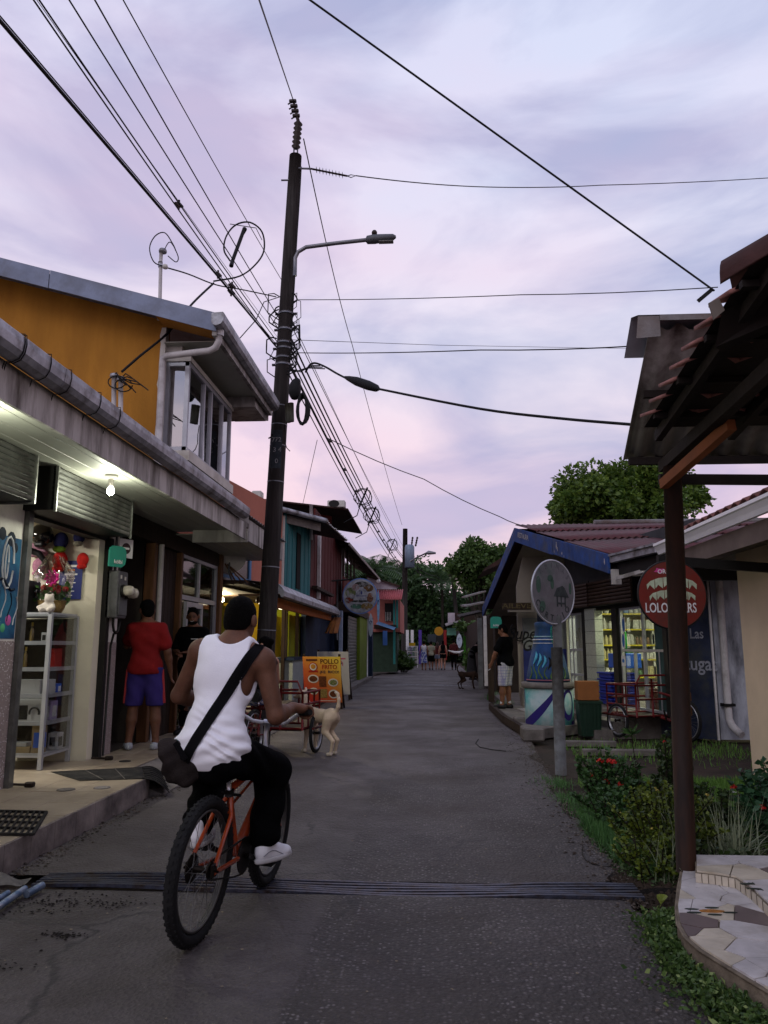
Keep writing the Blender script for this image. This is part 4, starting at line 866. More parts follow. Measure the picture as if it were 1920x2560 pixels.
part('eye_bolt',M_band,po,lambda q:q.tube([i0-Vector((.12,0,0)),i1],.016,8));part('strain_insulator',M_ins,po,lambda q:[q.tube([i1,i2],.016,8)]+[q.lathe([(.016,-.006),(.052,0),(.016,.006)],12,i1.lerp(i2,.15+.09*k),M=Matrix.Rotation(math.pi/2,4,'Y'))for k in range(9)])
part('strain_link',M_band,po,lambda q:q.tube([i2,i2+Vector((.06,0,.02)),i2+Vector((.14,0,-.0)),i2+Vector((.06,0,-.03)),i2],.008,5))
part('stub_bolt',M_band,po,lambda q:q.tube([pv(455)+Vector((.05,-.05,0)),pv(455)+Vector((-.2,-.06,0))],.014,6))
# street lamp
lc=[at(737,690,y=11.22),at(738,645,y=11.2),at(745,630,y=11.2),at(765,618,y=11.2),at(840,608,y=11.2),at(915,600,y=11.2)]
part('lamp_arm',M_band,po,lambda q:q.tube(lc,.032,10))
lh=at(918,600,y=11.2);lt=at(990,592,y=11.2)
hd=part('lamp_head',mat('lamp_grey',(.14,.145,.16),.5,.3,var=.1),po,lambda q:q.tube([lh-Vector((.02,0,0)),lh,lh.lerp(lt,.25),lh.lerp(lt,.6),lh.lerp(lt,.9),lt],[.035,.065,.075,.062,.05,.02],12))
part('photocell',M_ins,hd,lambda q:q.lathe([(.04,0),(.045,.05),(.03,.075)],12,lh.lerp(lt,.25)+Vector((0,0,.07))));part('lens',mat('lamp_lens',(.3,.3,.28),.2),hd,lambda q:q.box(lh.x+.18,lt.x-.04,lh.y-.05,lh.y+.05,lh.z-.055,lh.z-.035,bev=.01))
part('ground_wire',M_wire,po,lambda q:q.tube([pv(420+40*k)+Vector((.115-.0*k,-.03+.01*math.sin(k),0))for k in range(14)],.006,5))
# splice cases and coiled cable hanging off the pole
c=at(737,975,y=11.05)
sdf_obj('cable_coil',[ell(c,(.10,.09,.17),k=.03),ell(c+Vector((.03,0,.12)),(.07,.06,.08),k=.03)],.03,M_wire,po)
c2=at(757,1025,y=11.0)
cc=part('cable_coil',M_wire,po,lambda q:[q.tube([c2+Vector((.065*math.cos(t*.4)*(1+.1*k),.02*k-.05,.24*math.sin(t*.4)*(1-.04*k)))for t in range(16)],.022,6,closed=True)for k in range(5)])
for(u,v)in((719,1030),(727,1028)):part('splice_tube',mat('olive_tube',(.10,.095,.07),.6,var=.2),po,lambda q,u=u,v=v:q.tube([at(u,v-20,y=11.1),at(u+2,v+26,y=11.1)],[.045,.04],8))
for k in range(22):
    a=pv(740+8*k);s=random.choice((-1,1));r=random.uniform(.1,.3);pts=[a+Vector((s*.1,-.1,0)),a+Vector((s*(.12+r*.5),-.16,random.uniform(-.2,.15))),a+Vector((s*(.1+r*.6),-.14,-r)),a+Vector((s*.1,-.11,-r*1.4))]
    part('jumper_wire',M_wire,po,lambda q,pts=pts:q.tube([pts[0],pts[0].lerp(pts[1],.5)+Vector((0,0,.03)),pts[1],pts[1].lerp(pts[2],.5),pts[2],pts[3]],random.choice((.006,.009,.012)),5))
part('tail_wire',M_wire,po,lambda q:q.tube([at(u,v,y=11.1)for u,v in((711,1060),(713,1085),(712,1105),(717,1120),(725,1128))],.007,5));part('tail_wire',M_wire,po,lambda q:q.tube([at(u,v,y=11.1)for u,v in((682,1085),(678,1092),(671,1096))],.012,5))

# ------------------------------------------------------------ wires
def wire(pts,r,lb,m=None,sag=0.,grp='overhead wires',n=14,name='overhead_wire',ext=0.):
    pts=[Vector(p)for p in pts]
    if ext:pts=[pts[0]+(pts[0]-pts[1]).normalized()*ext]+pts
    P_=[]
    if len(pts)>4: # smooth curve through the points
        Q=[pts[0]*2-pts[1]]+pts+[pts[-1]*2-pts[-2]];m_=5
        for i in range(1,len(Q)-2):
            for k in range(m_):
                t=k/m_;p0,p1,p2,p3=Q[i-1:i+3];P_.append(.5*((2*p1)+(p2-p0)*t+(2*p0-5*p1+4*p2-p3)*t*t+(3*p1-p0-3*p2+p3)*t**3))
        pts=[P_.pop()]+pts[-1:]if False else[pts[-1],pts[-1]]
    for a,b in zip(pts,pts[1:]):
        if(b-a).length<1e-6:continue
        k=max(2,n if len(pts)==2 or(b-a).length>3 else 4)
        for i in range(k):t=i/k;P_.append(a.lerp(b,t)-Vector((0,0,sag*4*t*(1-t))))
    P_.append(pts[-1]);q=MB();q.tube(P_,r,6)
    return q.build(name,m or M_wire,None,lb,'wire',grp)
def yp(u,v,y):return at(u,v,y=y)
# coming over the camera to the pole
wire([yp(0,52,4.2),pv(868)+Vector((-.12,-.05,0))],.0145,'thickest black cable running from the top left corner to the pole',ext=5,sag=-.02)
wire([yp(0,40,4.4),pv(862)+Vector((-.12,-.03,0))],.006,'thin cable lashed along the top of the thickest cable',ext=5,sag=-.02)
for(u,v0,v,r,lb)in((84,0,872,.0075,'first cable right of the thickest one at the top edge'),(98,0,858,.0075,'second cable right of the thickest one at the top edge'),(92,0,846,.003,'hair-thin wire between the paired cables at the top left'),
                          (173,0,824,.007,'third heavy cable from the top edge, left of the middle wire pair'),(237,0,798,.007,'fourth heavy cable from the top edge to the pole'),(308,0,702,.0055,'rightmost thin wire of the left fan reaching the pole')):
    wire([yp(u,v0,4.6),pv(v)+Vector((-.1,-.06,0))],r,lb,ext=5,sag=.03)
wire([yp(648,0,6.0),t2],.009,'wire dropping from the top edge onto the pole-top insulator',M_gwire,ext=4)
wire([yp(775,0,2.6),yp(1786,727,3.1)],.0042,'long black stay wire crossing the sky to the tiled porch ridge',ext=3)
wire([i2+Vector((.14,0,0)),at(1200,467,y=13.5),at(1500,463,y=15),at(1990,440,y=17)],.009,'high conductor from the long insulator to the right edge',M_gwire,sag=.03)
wire([pv(750)+Vector((.15,0,0)),at(1300,737,y=9.5),at(1795,718,y=8.5)],.006,'upper thin wire from the pole to the right roofs',sag=.02)
wire([pv(882)+Vector((.1,0,0)),at(1200,875,y=8.8),at(1640,862,y=7.5)],.007,'middle wire from the pole to the corrugated porch roof',sag=.02)
wire([pv(850)+Vector((.12,0,0)),at(1100,863,y=16),at(1660,873,y=22)],.005,'faint thin wire just above the middle wire',M_gwire)
sp=[at(764,930,y=11.1),at(775,912,y=10.9),at(790,908,y=10.8),at(815,918,y=10.7),at(850,938,y=10.4),at(903,962,y=10.1),at(960,975,y=9.7),at(1200,1022,y=8.6),at(1400,1046,y=8.0),at(1600,1063,y=7.4)]
wire(sp,.016,'heavy sagging cable with a fat splice from the pole to the porch')
q=MB();a,b=at(862,943,y=10.35),at(948,973,y=9.8);q.tube([a,a.lerp(b,.12),a.lerp(b,.35),a.lerp(b,.7),a.lerp(b,.92),b],[.018,.038,.062,.066,.05,.018],12);q.build('cable_splice',M_wire,None,'fat black splice sleeve on the sagging heavy cable','splice')
for k in range(3):wire([pv(925+8*k)+Vector((.1,-.08,0)),at(752+4*k,930-4*k,y=11.05),at(775,914+3*k,y=10.9),at(800+6*k,914+4*k,y=10.75)],.009,['upper','middle','lower'][k]+' jumper strand feeding the heavy spliced cable',n=4)
# on towards the second pole
FP=Vector((-1.63,48,0));FT=at(1013,1322,y=48)
wire([at(759,347,y=11.3),at(880,860,y=21),at(1005,1312,y=48)],.010,'topmost line from the near pole to the far pole',M_gwire,sag=.2)
far=[(768,815,1370,.010,'outermost'),(755,845,1395,.02,'second'),(745,870,1400,.022,'third'),(742,890,1420,.016,'fourth'),(740,910,1428,.03,'fifth'),(736,935,1440,.014,'sixth'),(752,800,1385,.008,'faint')]
for(u,v,v2,r,lb)in far:
    wire([pv(v)+Vector((.1,.05,0)),at(1010,v2,y=47.9)],r*.8,lb+' line of the bundle running from the near pole down the street',sag=.35 if r>.01 else .1,n=20)
wire([at(793,1100,y=14.2),at(757,1260,y=20)],.006,'thin service drop falling to the maroon house roof',M_gwire)
wire([at(816,1094,y=14.6),at(1060,1198,y=16),at(1250,1292,y=16.4),at(1330,1318,y=16.2)],.009,'pale service drop from the wire bundle to the blue shop gable',M_gwire,sag=.04)
wire([at(534,708,y=9.6),at(480,760,y=9.0),at(420,832,y=8.4),at(350,890,y=8.0),at(304,930,y=7.9)],.014,'heavy service cable dropping to the two conduits on the gutter',sag=.02)
wire([at(534,703,y=9.7),at(600,690,y=10),at(640,660,y=10.2),at(660,625,y=10.2),at(655,580,y=10.2),at(625,556,y=10.1),at(590,562,y=10),at(566,590,y=9.9),at(560,625,y=9.8),at(575,652,y=9.7)],.012,'big cable loop hung on the wires left of the pole')
wire([at(575,560,y=10.2),at(640,570,y=10.2),at(655,600,y=10.2)],.006,'thin inner strand of the big cable loop',n=5)
q=MB();q.tube([at(578,665,y=9.8),at(582,650,y=9.85),at(606,585,y=10),at(612,572,y=10.05)],[.032,.026,.026,.034],8);q.build('loop_spreader',M_wire,None,'black spreader bar across the big cable loop','spreader')
wire([at(407,632,y=8.37),at(425,605,y=8.3),at(445,640,y=8.3),at(440,655,y=8.3),at(420,640,y=8.3)],.006,'small wire pigtail hanging from the service mast cap',n=4)
wire([at(413,667,y=8.36),at(385,655,y=8.3),at(374,620,y=8.3),at(388,590,y=8.3),at(412,582,y=8.3),at(432,610,y=8.3),at(440,628,y=8.3)],.007,'round wire loop beside the service mast',n=4)
wire([at(413,668,y=8.36),at(470,685,y=9),at(540,712,y=9.8),at(610,725,y=10.5),at(690,742,y=11.2)],.009,'twisted service wire from the mast to the pole',sag=.02,n=6)
wire([pv(745)+Vector((-.1,-.05,0)),at(660,755,y=10.8),at(640,800,y=10.2),at(600,845,y=9.6)],.007,'thin wire curving from the pole to the orange building eave',n=5)
for(u,v,lb)in((447,512,'black wire spacer clamped on the paired cables'),(580,715,'black clamp cluster where the service cable leaves the bundle'),(578,730,'lower black clamp below the service cable junction'),(545,686,'grey insulator at the end of the twisted service wire')):
    p=at(u,v,y=8.2 if u<500 else 9.8);q=MB();q.tube([p+Vector((-.05,0,.03)),p,p+Vector((.05,0,-.03))],[.012,.035,.015],8).tube([p+Vector((0,0,.06)),p-Vector((0,0,.06))],.014,6);q.build('cable_clamp',M_ins,None,lb,'clamp','clamps on the wires')
# coils further down the bundle
for k,(u,v,y,r,lb)in enumerate(((908,1242,21,.24,'nearest cable coil on the street bundle beyond the pole'),(930,1288,25,.26,'second cable coil on the street bundle'),(980,1362,35,.26,'far cable coil on the street bundle near the second pole'))):
    p=at(u,v,y=y);co=thing('cable_coil',lb,'coil',p,'cable coils on the bundle')
    for j in range(3):part('turn',M_wire,co,lambda q,j=j:q.tube([p+Vector((r*(.75+.15*j+.12*math.sin(t*1.3+j*2))*math.cos(t*.42),.02*j,r*(.95+.08*j+.12*math.sin(t*.9+j))*math.sin(t*.42)))for t in range(15)],.012,5,closed=True))
    part('spreader',M_wire,co,lambda q:q.tube([p+Vector((-.12*r/.24,0,-r*1.3)),p+Vector((.12*r/.24,0,r*1.1))],.028,6))
    part('tail',M_wire,co,lambda q:q.tube([p+Vector((-.1,0,-r*1.2)),p+Vector((-.2,.3,-r*2.0)),p+Vector((-.6,.6,-r*2.6))],.014,5))
for k in range(12):
    t=.12+.07*k;a=pv(900)+Vector((.1,.05,0));b=at(1010,1420,y=47.9);p=a.lerp(b,t)-Vector((0,0,.35*4*t*(1-t)));q=MB();q.tube([p-Vector((.03,.14,.03)),p,p+Vector((.03,.14,0))],[.015,.045,.015],6);q.build('cable_clamp',M_ins,None,'%s clamp along the bundle beyond the near pole, counted from the pole'%['first','second','third','fourth','fifth','sixth','seventh','eighth','ninth','tenth','eleventh','twelfth'][k],'clamp','clamps on the street bundle')
# far pole with transformer
fp=thing('utility_pole','distant utility pole with a grey transformer can down the street','utility pole',FP)
part('shaft',M_pole,fp,lambda q:q.tube([FP,FT],[.2,.15],12))
tp=at(1024,1390,y=47.6);part('transformer',mat('transformer_grey',(.22,.28,.36),.5,.3,var=.1),fp,lambda q:q.lathe([(.2,-.75),(.3,-.7),(.3,.55),(.24,.68),(.1,.72)],16,tp));part('bushing',M_ins,fp,lambda q:[insul(q,tp+Vector((.12+.25*k,0,.6)),tp+Vector((.2+.3*k,0,1.2)),.07,4)for k in(0,1)])
la=[at(1018,1408,y=47.5),at(1040,1395,y=47),at(1065,1383,y=46.6)];part('lamp_arm',M_band,fp,lambda q:q.tube(la,.05,8));part('lamp_head',M_band,fp,lambda q:q.tube([la[-1],la[-1]+Vector((.15,0,.03)),la[-1]+Vector((.6,0,0))],[.05,.13,.06],8))
wire([at(1016,1390,y=48),at(1090,1440,y=60),at(1140,1455,y=70)],.02,'upper wire leaving the far pole to the right',M_wire,n=6,sag=.3)
wire([at(1016,1400,y=48),at(1090,1452,y=60),at(1150,1500,y=66)],.02,'lower wire leaving the far pole to the right',M_wire,n=6,sag=.3)
q=thing('bare_post','thin leaning dark post among the far trees on the right','post',at(1150,1600,y=58));part('shaft',M_pole,q,lambda m_:m_.tube([at(1150,1640,y=58),at(1131,1432,y=58)],.14,8));part('crossarm',M_pole,q,lambda m_:m_.tube([at(1122,1440,y=58),at(1134,1426,y=58)],.1,6))
# ============================================================ houses further along the left side
M_salmon=mat('salmon_render',(.52,.215,.155),.9,var=.12,vs=2,bump=.25,bs=60,col2=(.40,.17,.12),c2s=1.0)
M_turq=mat('turquoise_boards',(.035,.16,.17),.75,var=.2,vs=4,bump=.3,bs=12,stretch=(6,6,.4),col2=(.04,.24,.26),c2s=1.5)
M_maroon=mat('maroon_boards',(.12,.024,.022),.8,var=.3,vs=5,bump=.3,bs=14,stretch=(6,6,.4))
M_rust=mat('rusted_sheet',(.075,.038,.03),.75,.25,var=.35,vs=2,bump=.15,col2=(.04,.028,.026),c2s=1.2)
M_blue=mat('dark_blue_wall',(.018,.035,.075),.75,var=.3,vs=3,bump=.2,bs=30)
M_green=mat('lime_pillar',(.16,.23,.015),.8,var=.18,vs=4,col2=(.12,.15,.02),c2s=2)
M_yel=mat('yellow_wall',(.52,.36,.02),.8,var=.12,vs=3);M_yg=mat('yellow_green_wall',(.32,.36,.02),.8,var=.15,vs=3)
def fxy(u,v,X):return at(u,v,x=X)
# ---- salmon house with turquoise boards
sh_=thing('salmon_house','salmon and turquoise two storey house with thin sloping eave behind the pole','building',(-3.6,16,0))
A_,B2=Vector((-3.78,13.45,0)),Vector((-3.3,16.95,0));C2=Vector((-3.2,20.0,0));D2=Vector((-3.2,27.8,0))
def wallseg(q,a,b,z0,z1,th=.12):
    d=(b-a).normalized();n_=Vector((d.y,-d.x,0));q.prism([Vector((a.x,a.y,z0)),Vector((b.x,b.y,z0)),Vector((b.x,b.y,z1)),Vector((a.x,a.y,z1))],-n_*th)
part('wall',M_salmon,sh_,lambda q:wallseg(q,A_,B2,2.5,4.45))
part('wall',M_salmon,sh_,lambda q:q.box(-9,-3.82,13.35,13.47,2.4,4.9))
part('corner_board',M_white,sh_,lambda q:q.beam((-3.28,16.98,2.6),(-3.28,16.98,4.3),.05,.05))
for k in range(12):
    a,b=B2.lerp(C2,k/12),B2.lerp(C2,(k+.94)/12);off=.01*(k%2)
    part('board',M_turq,sh_,lambda q,a=a,b=b,off=off:wallseg(q,a+Vector((.05+off,.06,0)),b+Vector((.05+off,.06,0)),2.5,4.4,.04))
part('window_gap',M_black,sh_,lambda q:wallseg(q,B2.lerp(C2,.42)+Vector((.075,0,0)),B2.lerp(C2,.56)+Vector((.075,0,0)),2.75,4.1,.02))
# blue-framed window with a dish and leaning planks behind it
wn_=part('window',mat('blue_frame',(.10,.24,.42),.6,var=.1),sh_,lambda q:None or wallseg(q,A_.lerp(B2,.0)+Vector((.03,0,0)),A_.lerp(B2,.03)+Vector((.03,0,0)),2.62,3.5,.04))
for(f0,f1,z0,z1)in((.03,.42,2.62,2.68),(.03,.42,3.46,3.52),(.42,.45,2.62,3.52),(.18,.205,2.68,3.46)):part('window_bar',MATS['blue_frame'],wn_,lambda q,f0=f0,f1=f1,z0=z0,z1=z1:wallseg(q,A_.lerp(B2,f0)+Vector((.035,0,0)),A_.lerp(B2,f1)+Vector((.035,0,0)),z0,z1,.05))
part('pane',mat('dim_pane',(.02,.014,.013),.2,spec=.5),wn_,lambda q:wallseg(q,A_.lerp(B2,.03)+Vector((.01,0,0)),A_.lerp(B2,.42)+Vector((.01,0,0)),2.68,3.46,.01))
ds=thing('satellite_dish','white satellite dish below the canopy end in front of the blue window','dish',at(580,1395,y=13.6))
dc=at(576,1393,y=13.6);part('reflector',M_white,ds,lambda q:q.lathe([(.01,0),(.12,.015),(.22,.05),(.27,.085)],24,dc,M=Matrix.Rotation(2.0,4,'X')@Matrix.Rotation(.4,4,'Y')));part('arm',M_grey,ds,lambda q:q.tube([dc,dc+Vector((.0,-.1,-.25)),dc+Vector((.08,-.05,-.5))],.018,6))
for k in range(3):q=MB();q.beam(at(560+8*k,1405+6*k,y=13.55),at(588+16*k,1452+2*k,y=13.6),.07,.025);q.build('leaning_plank',M_wood2,None,'%s plank leaning inside the blue window frame'%['left','middle','right'][k],'plank','leaning planks')
# eaves: upper
Er=[at(570,1236,z=4.45),at(700,1272,z=4.4),at(815,1302,z=4.35)];Ef=at(868,1350,z=4.3)
ev=part('eave_roof',M_rust,sh_,lambda q:q.add([Er[0],Er[2],Ef,(-5,Ef.y,4.9),(-6.5,Er[0].y+.5,5.1)]+[Vector(p)-Vector((0,0,.04))for p in(Er[0],Er[2],Ef,(-5,Ef.y,4.9),(-6.5,Er[0].y+.5,5.1))],[(0,1,2,3,4),(9,8,7,6,5)]+[(i,i+5,(i+1)%5+5,(i+1)%5)for i in range(5)]))
part('eave_pipe',M_galv,sh_,lambda q:q.tube([Er[0]+Vector((-.8,-.6,.12)),Er[0],Er[1],Er[2]],.06,10));part('eave_board',M_conc,sh_,lambda q:q.beam(Er[1]+Vector((-.12,.2,-.13)),Er[2]+Vector((-.15,.1,-.14)),.03,.2))
part('fairy_lights',M_sw,sh_,lambda q:[q.lathe([(.004,0),(.016,.014),(.004,.028)],6,Er[2].lerp(Ef,k/22)+Vector((.02,0,-.02+random.uniform(-.02,.02))))for k in range(23)])
tag(sh_.children[-1],kind='stuff')
# lower roof and shopfront
L0,L1,L2=at(545,1440,z=2.62),at(715,1480,z=2.6),at(842,1528,z=2.55)
part('lower_roof',M_zinc,sh_,lambda q:q.add([L0+Vector((-.3,-1.2,0)),L0,L1,L2,(-3.4,L2.y,2.75),(-3.7,13.3,2.78)],[(0,1,2,3,4,5)]));part('roof_edge',M_fascia,sh_,lambda q:[q.beam(a,b,.03,.07)for a,b in((L0,L1),(L1,L2))]);part('lower_eave',M_wood,sh_,lambda q:[q.beam(a-Vector((.05,0,.1)),b-Vector((.05,0,.1)),.05,.14)for a,b in((L0,L1),(L1,L2))])
part('roof_lights',M_sw,sh_,lambda q:[q.lathe([(.003,0),(.013,.012),(.003,.024)],6,L1.lerp(L2,k/34)+Vector((.02,0,.03+random.uniform(-.02,.02))))for k in range(35)]);tag(sh_.children[-1],kind='stuff')
# ---- ground-floor cafe
cf=thing('cafe','yellow and lime painted cafe front under a grey gutter awning','shopfront',(-3.9,17,0))
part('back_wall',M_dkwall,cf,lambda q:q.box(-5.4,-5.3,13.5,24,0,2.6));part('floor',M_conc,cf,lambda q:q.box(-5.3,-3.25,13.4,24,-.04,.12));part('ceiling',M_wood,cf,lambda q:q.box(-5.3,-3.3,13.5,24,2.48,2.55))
for(u0,u1,X,mm,z0,z1)in((538,562,-4.2,M_yg,.1,2.2),(683,706,-4.0,M_yel,.1,2.15),(722,742,-3.7,M_yg,.9,2.2),(746,766,-3.6,M_yg,.3,2.2)):
    a,b=at(u0,1600,x=X),at(u1,1600,x=X);part('painted_panel',mm,cf,lambda q,a=a,b=b,X=X,z0=z0,z1=z1:q.box(X-.05,X,a.y,b.y,z0,z1))
part('partition',M_yel,cf,lambda q:q.box(-5.3,-4.2,19.6,19.7,.1,2.5));part('partition',M_yg,cf,lambda q:q.box(-5.3,-3.7,23.4,23.5,.1,2.5))
for u in(710,716,744,768):a=at(u,1600,x=-3.5);part('post',M_wood,cf,lambda q,a=a:q.box(-3.56,-3.48,a.y-.05,a.y+.05,.1,2.48))
part('counter',mat('pale_counter',(.32,.36,.36),.6,var=.1),cf,lambda q:q.box(-3.75,-3.3,18.6,20.2,.1,1.05));part('counter_top',M_blue,cf,lambda q:q.box(-3.8,-3.25,18.5,20.3,1.05,1.12))
part('blue_wall',M_blue,cf,lambda q:q.box(-3.55,-3.42,21.2,26.5,.1,2.5))
part('socket',M_white,cf,lambda q:q.box(-3.595,-3.57,at(762,1590,x=-3.59).y-.06,at(762,1590,x=-3.59).y+.06,1.62,1.8))
for(x,y,lb,e)in((-4.5,16.5,'lit lamp deep inside the yellow cafe near the pole',200),(-4.6,20.8,'lit lamp inside the yellow cafe, further from the pole',170)):
    l=thing('cafe_lamp',lb,'lamp',(x,y,2.4),'cafe lamps');part('bulb',emat('cafe_bulb',(1,.8,.45),12),l,lambda q,x=x,y=y:q.lathe([(.01,-.05),(.05,-.02),(.05,.02),(.02,.06)],12,(x,y,2.38)));part('cord',M_wire,l,lambda q,x=x,y=y:q.tube([(x,y,2.42),(x,y,2.49)],.008,5))
    d=bpy.data.lights.new('cafe_light','POINT');d.energy=e;d.color=(1,.82,.5);d.shadow_soft_size=.1;o=bpy.data.objects.new('cafe_light',d);COL.objects.link(o);o.parent=l;o.location=(.0,0,-.12)
# gutter awning over the cafe
gA,gB=at(697,1500,x=-2.75),at(842,1548,x=-2.75);gA.z=gB.z=2.33
aw=thing('gutter_awning','grey metal gutter awning with orange underside above the cafe','awning',gA.lerp(gB,.5))
part('gutter',M_galv,aw,lambda q:q.prism([gA+Vector(p)for p in((-.14,0,.17),(-.02,0,.19),(.05,0,.12),(.10,0,.05),(.10,0,-.04),(.04,0,-.06),(.02,0,.0),(-.1,0,.03))],(0,gB.y-gA.y,0)));part('sheet',M_zinc,aw,lambda q:corr(q,(-2.86,gA.y,2.52),(0,gB.y-gA.y,0),(-.55,0,.07),14,.012))
part('orange_beam',mat('orange_beam',(.42,.13,.02),.7,var=.2,vs=6),aw,lambda q:q.box(-2.98,-2.90,gA.y+.2,gB.y-.1,2.12,2.3));part('soffit',M_wood2,aw,lambda q:q.box(-3.5,-2.98,gA.y,gB.y,2.3,2.33))
part('bracket_board',mat('brown_board',(.28,.13,.06),.8,var=.2),aw,lambda q:[q.beam((-3.0+.16*k,gB.y-.5-.15*k,1.75),(-2.8+.08*k,gB.y-.35,2.2),.12,.025)for k in range(3)])
for k,y in enumerate((gA.y+.5,gA.y+2.4)):l=thing('bulkhead_lamp',['nearer','farther'][k]+' round bulkhead lamp under the cafe awning','lamp',(-3.1,y,2.2),'lamps under the cafe awning');part('drum',M_wood2,l,lambda q,y=y:q.lathe([(.16,-.02),(.17,.08)],18,(-3.12,y,2.21)));part('tube',emat('warm_tube',(1,.85,.6),5),l,lambda q,y=y:q.box(-3.2,-3.04,y-.12,y+.12,2.165,2.188))
# ---- maroon house with upper roof and air conditioner
mh=thing('maroon_house','dark maroon boarded house with wide rusty roof and balcony on the left','building',(-3.6,24,0))
for k in range(22):
    a,b=C2.lerp(D2,k/22),C2.lerp(D2,(k+.95)/22);part('board',M_maroon,mh,lambda q,a=a,b=b,k=k:wallseg(q,a+Vector((.01*(k%2),.05,0)),b+Vector((.01*(k%2),.05,0)),2.62,4.6 if k<3 else 5.2,.05))
part('pilaster',M_pvc,mh,lambda q:q.box(-3.19,-3.1,21.6,21.75,2.7,4.5));part('pilaster',M_pvc,mh,lambda q:q.box(-3.19,-3.08,27.6,27.75,2.7,4.9));part('rail',M_wood,mh,lambda q:q.box(-3.15,-3.0,20.4,24.0,2.9,2.98))
part('lower_wall',M_blue,mh,lambda q:q.box(-3.5,-3.28,26.5,34,0,2.62))
R0,R1,R2=at(600,1240,z=5.9),at(870,1271,z=5.75),at(905,1332,z=5.6)
part('roof',M_rust,mh,lambda q:q.add([p+Vector((0,0,dz))for dz in(0,-.05)for p in(R0,R1,R2,Vector((-5.5,R2.y,6.1)),Vector((-9,R0.y+2,6.4)))],[(0,1,2,3,4),(9,8,7,6,5)]+[(i,i+5,(i+1)%5+5,(i+1)%5)for i in range(5)]))
part('gable',M_maroon,mh,lambda q:q.add([R0+Vector((.1,.6,-.1)),R1+Vector((-.6,.6,-.15)),Vector((-3.3,R1.y+.5,4.2)),Vector((-9,R0.y+.7,4.2))],[(0,1,2,3)]))
part('post',M_pvc,mh,lambda q:q.tube([at(778,1350,x=-3.05),at(778,1262,x=-3.05)],.045,8))
bp_=at(908,1440,x=-2.9)
part('balcony_wall',M_maroon,mh,lambda q:[q.box(-3.0,-2.94,26.2+.32*k,26.2+.32*k+.3,2.9,3.75,bev=.01)for k in range(12)]);part('balcony_floor',M_wood,mh,lambda q:q.box(-3.3,-2.94,26.1,30.1,2.75,2.88))
for k in range(4):part('balcony_post',M_wood,mh,lambda q,k=k:q.box(-3.0,-2.93,26.2+1.25*k,26.27+1.25*k,3.75,5.0))
part('balcony_grille',M_dark,mh,lambda q:[q.tube([(-2.97,26.3,3.9+.3*k),(-2.97,30,3.9+.3*k)],.014,5)for k in range(4)])
ac=thing('air_conditioner','white air conditioner unit on the maroon house roof','air conditioner',at(800,1268,y=23));a,b=at(818,1268,y=24),at(862,1250,y=24)
part('case',M_white,ac,lambda q:q.box(a.x,b.x,24,24.35,a.z,b.z+.0,bev=.02));part('fan_grille',M_dark,ac,lambda q:q.add([Vector(((a.x*.62+b.x*.38)+.17*math.cos(t*.4),23.99,(a.z+b.z)/2+.1*math.sin(t*.4)*1.2))for t in range(16)],[tuple(range(16))]))
q=MB();p=at(641,1240,y=18.6);q.box(p.x-.12,p.x+.12,18.6,18.9,p.z-.1,p.z+.14,bev=.02);q.build('roof_box',M_white,None,'small white box on the roofline left of the pole','box')
# lean-to roof beyond the balcony
ln=thing('lean_to_roof','dark rusty lean-to roof sloping over the balcony','roof',at(930,1380,y=29));n0,n1,n2=at(860,1335,x=-2.6),at(980,1420,x=-2.3),at(905,1355,x=-3.6)
n0.z=4.95;n0.y=24.5;n0.x=-2.75;n1=Vector((-2.35,44,5.0));part('sheet',M_rust,ln,lambda q:corr(q,(-2.7,25.5,4.78),(.2,13,-.1),(-1.2,0,.55),40,.02));part('edge',M_zinc,ln,lambda q:q.beam((-2.69,25.4,4.76),(-2.5,38.5,4.67),.04,.1))
for k in range(6):part('rafter',M_wood,ln,lambda q,k=k:q.beam((-2.72+.03*k,26+2.3*k,4.70),(-3.3,26+2.3*k,4.98),.06,.09))
part('lamp',M_sw,ln,lambda q:q.lathe([(.02,-.1),(.1,-.03),(.09,.06),(.03,.1)],10,(-2.5,37.5,4.5)))
# ---- round food sign
rc=at(900,1490,x=-2.15)
rd=thing('round_food_sign','round white hanging sign painted with food above the lime pillar','sign',rc)
rr=rc.y*43/1920
Mr=frame3(rc,(1,-.12,0),(0,0,1))
def disc(q,M,r,z,th,n=32,cx=0,cy=0,ry=None):
    ry=ry or r;q.prism([M@Vector((cx+r*math.cos(6.2832*t/n),cy+ry*math.sin(6.2832*t/n),z))for t in range(n)],M.to_3x3()@Vector((0,0,th)))
part('rim',mat('sign_blue_rim',(.12,.2,.42),.6),rd,lambda q:disc(q,Mr,rr*1.04,-.02,.03));part('face',mat('sign_face',(.30,.31,.34),.7,var=.4,vs=5),rd,lambda q:disc(q,Mr,rr*.98,.011,.006))
blobs=[(-.55,.2,.32,.3,(.25,.3,.12)),(-.62,-.22,.25,.2,(.3,.06,.03)),(.5,.45,.3,.22,(.22,.12,.04)),(.1,.68,.42,.16,(.05,.045,.035)),(.6,-.1,.2,.28,(.3,.14,.08)),(-.25,.5,.22,.2,(.45,.3,.3)),(-.2,-.6,.35,.16,(.12,.28,.2)),(.42,-.6,.36,.2,(.3,.2,.06)),(.0,-.3,.5,.07,(.04,.05,.04)),(-.45,-.02,.16,.14,(.5,.5,.55)),(.1,.1,.36,.36,(.5,.52,.6))]
for i,(x,y,rx,ry,c)in enumerate(blobs):part('food_painting',mat('food_%d'%i,tuple(x*.55 for x in c),.7,var=.6,vs=9,col2=(.25,.25,.26),c2s=7,c2lo=.5,c2hi=.62),rd,lambda q,x=x,y=y,rx=rx,ry=ry,i=i:disc(q,Mr,rx*rr,.018+.0006*i,.0012,14,x*rr,y*rr,ry*rr))
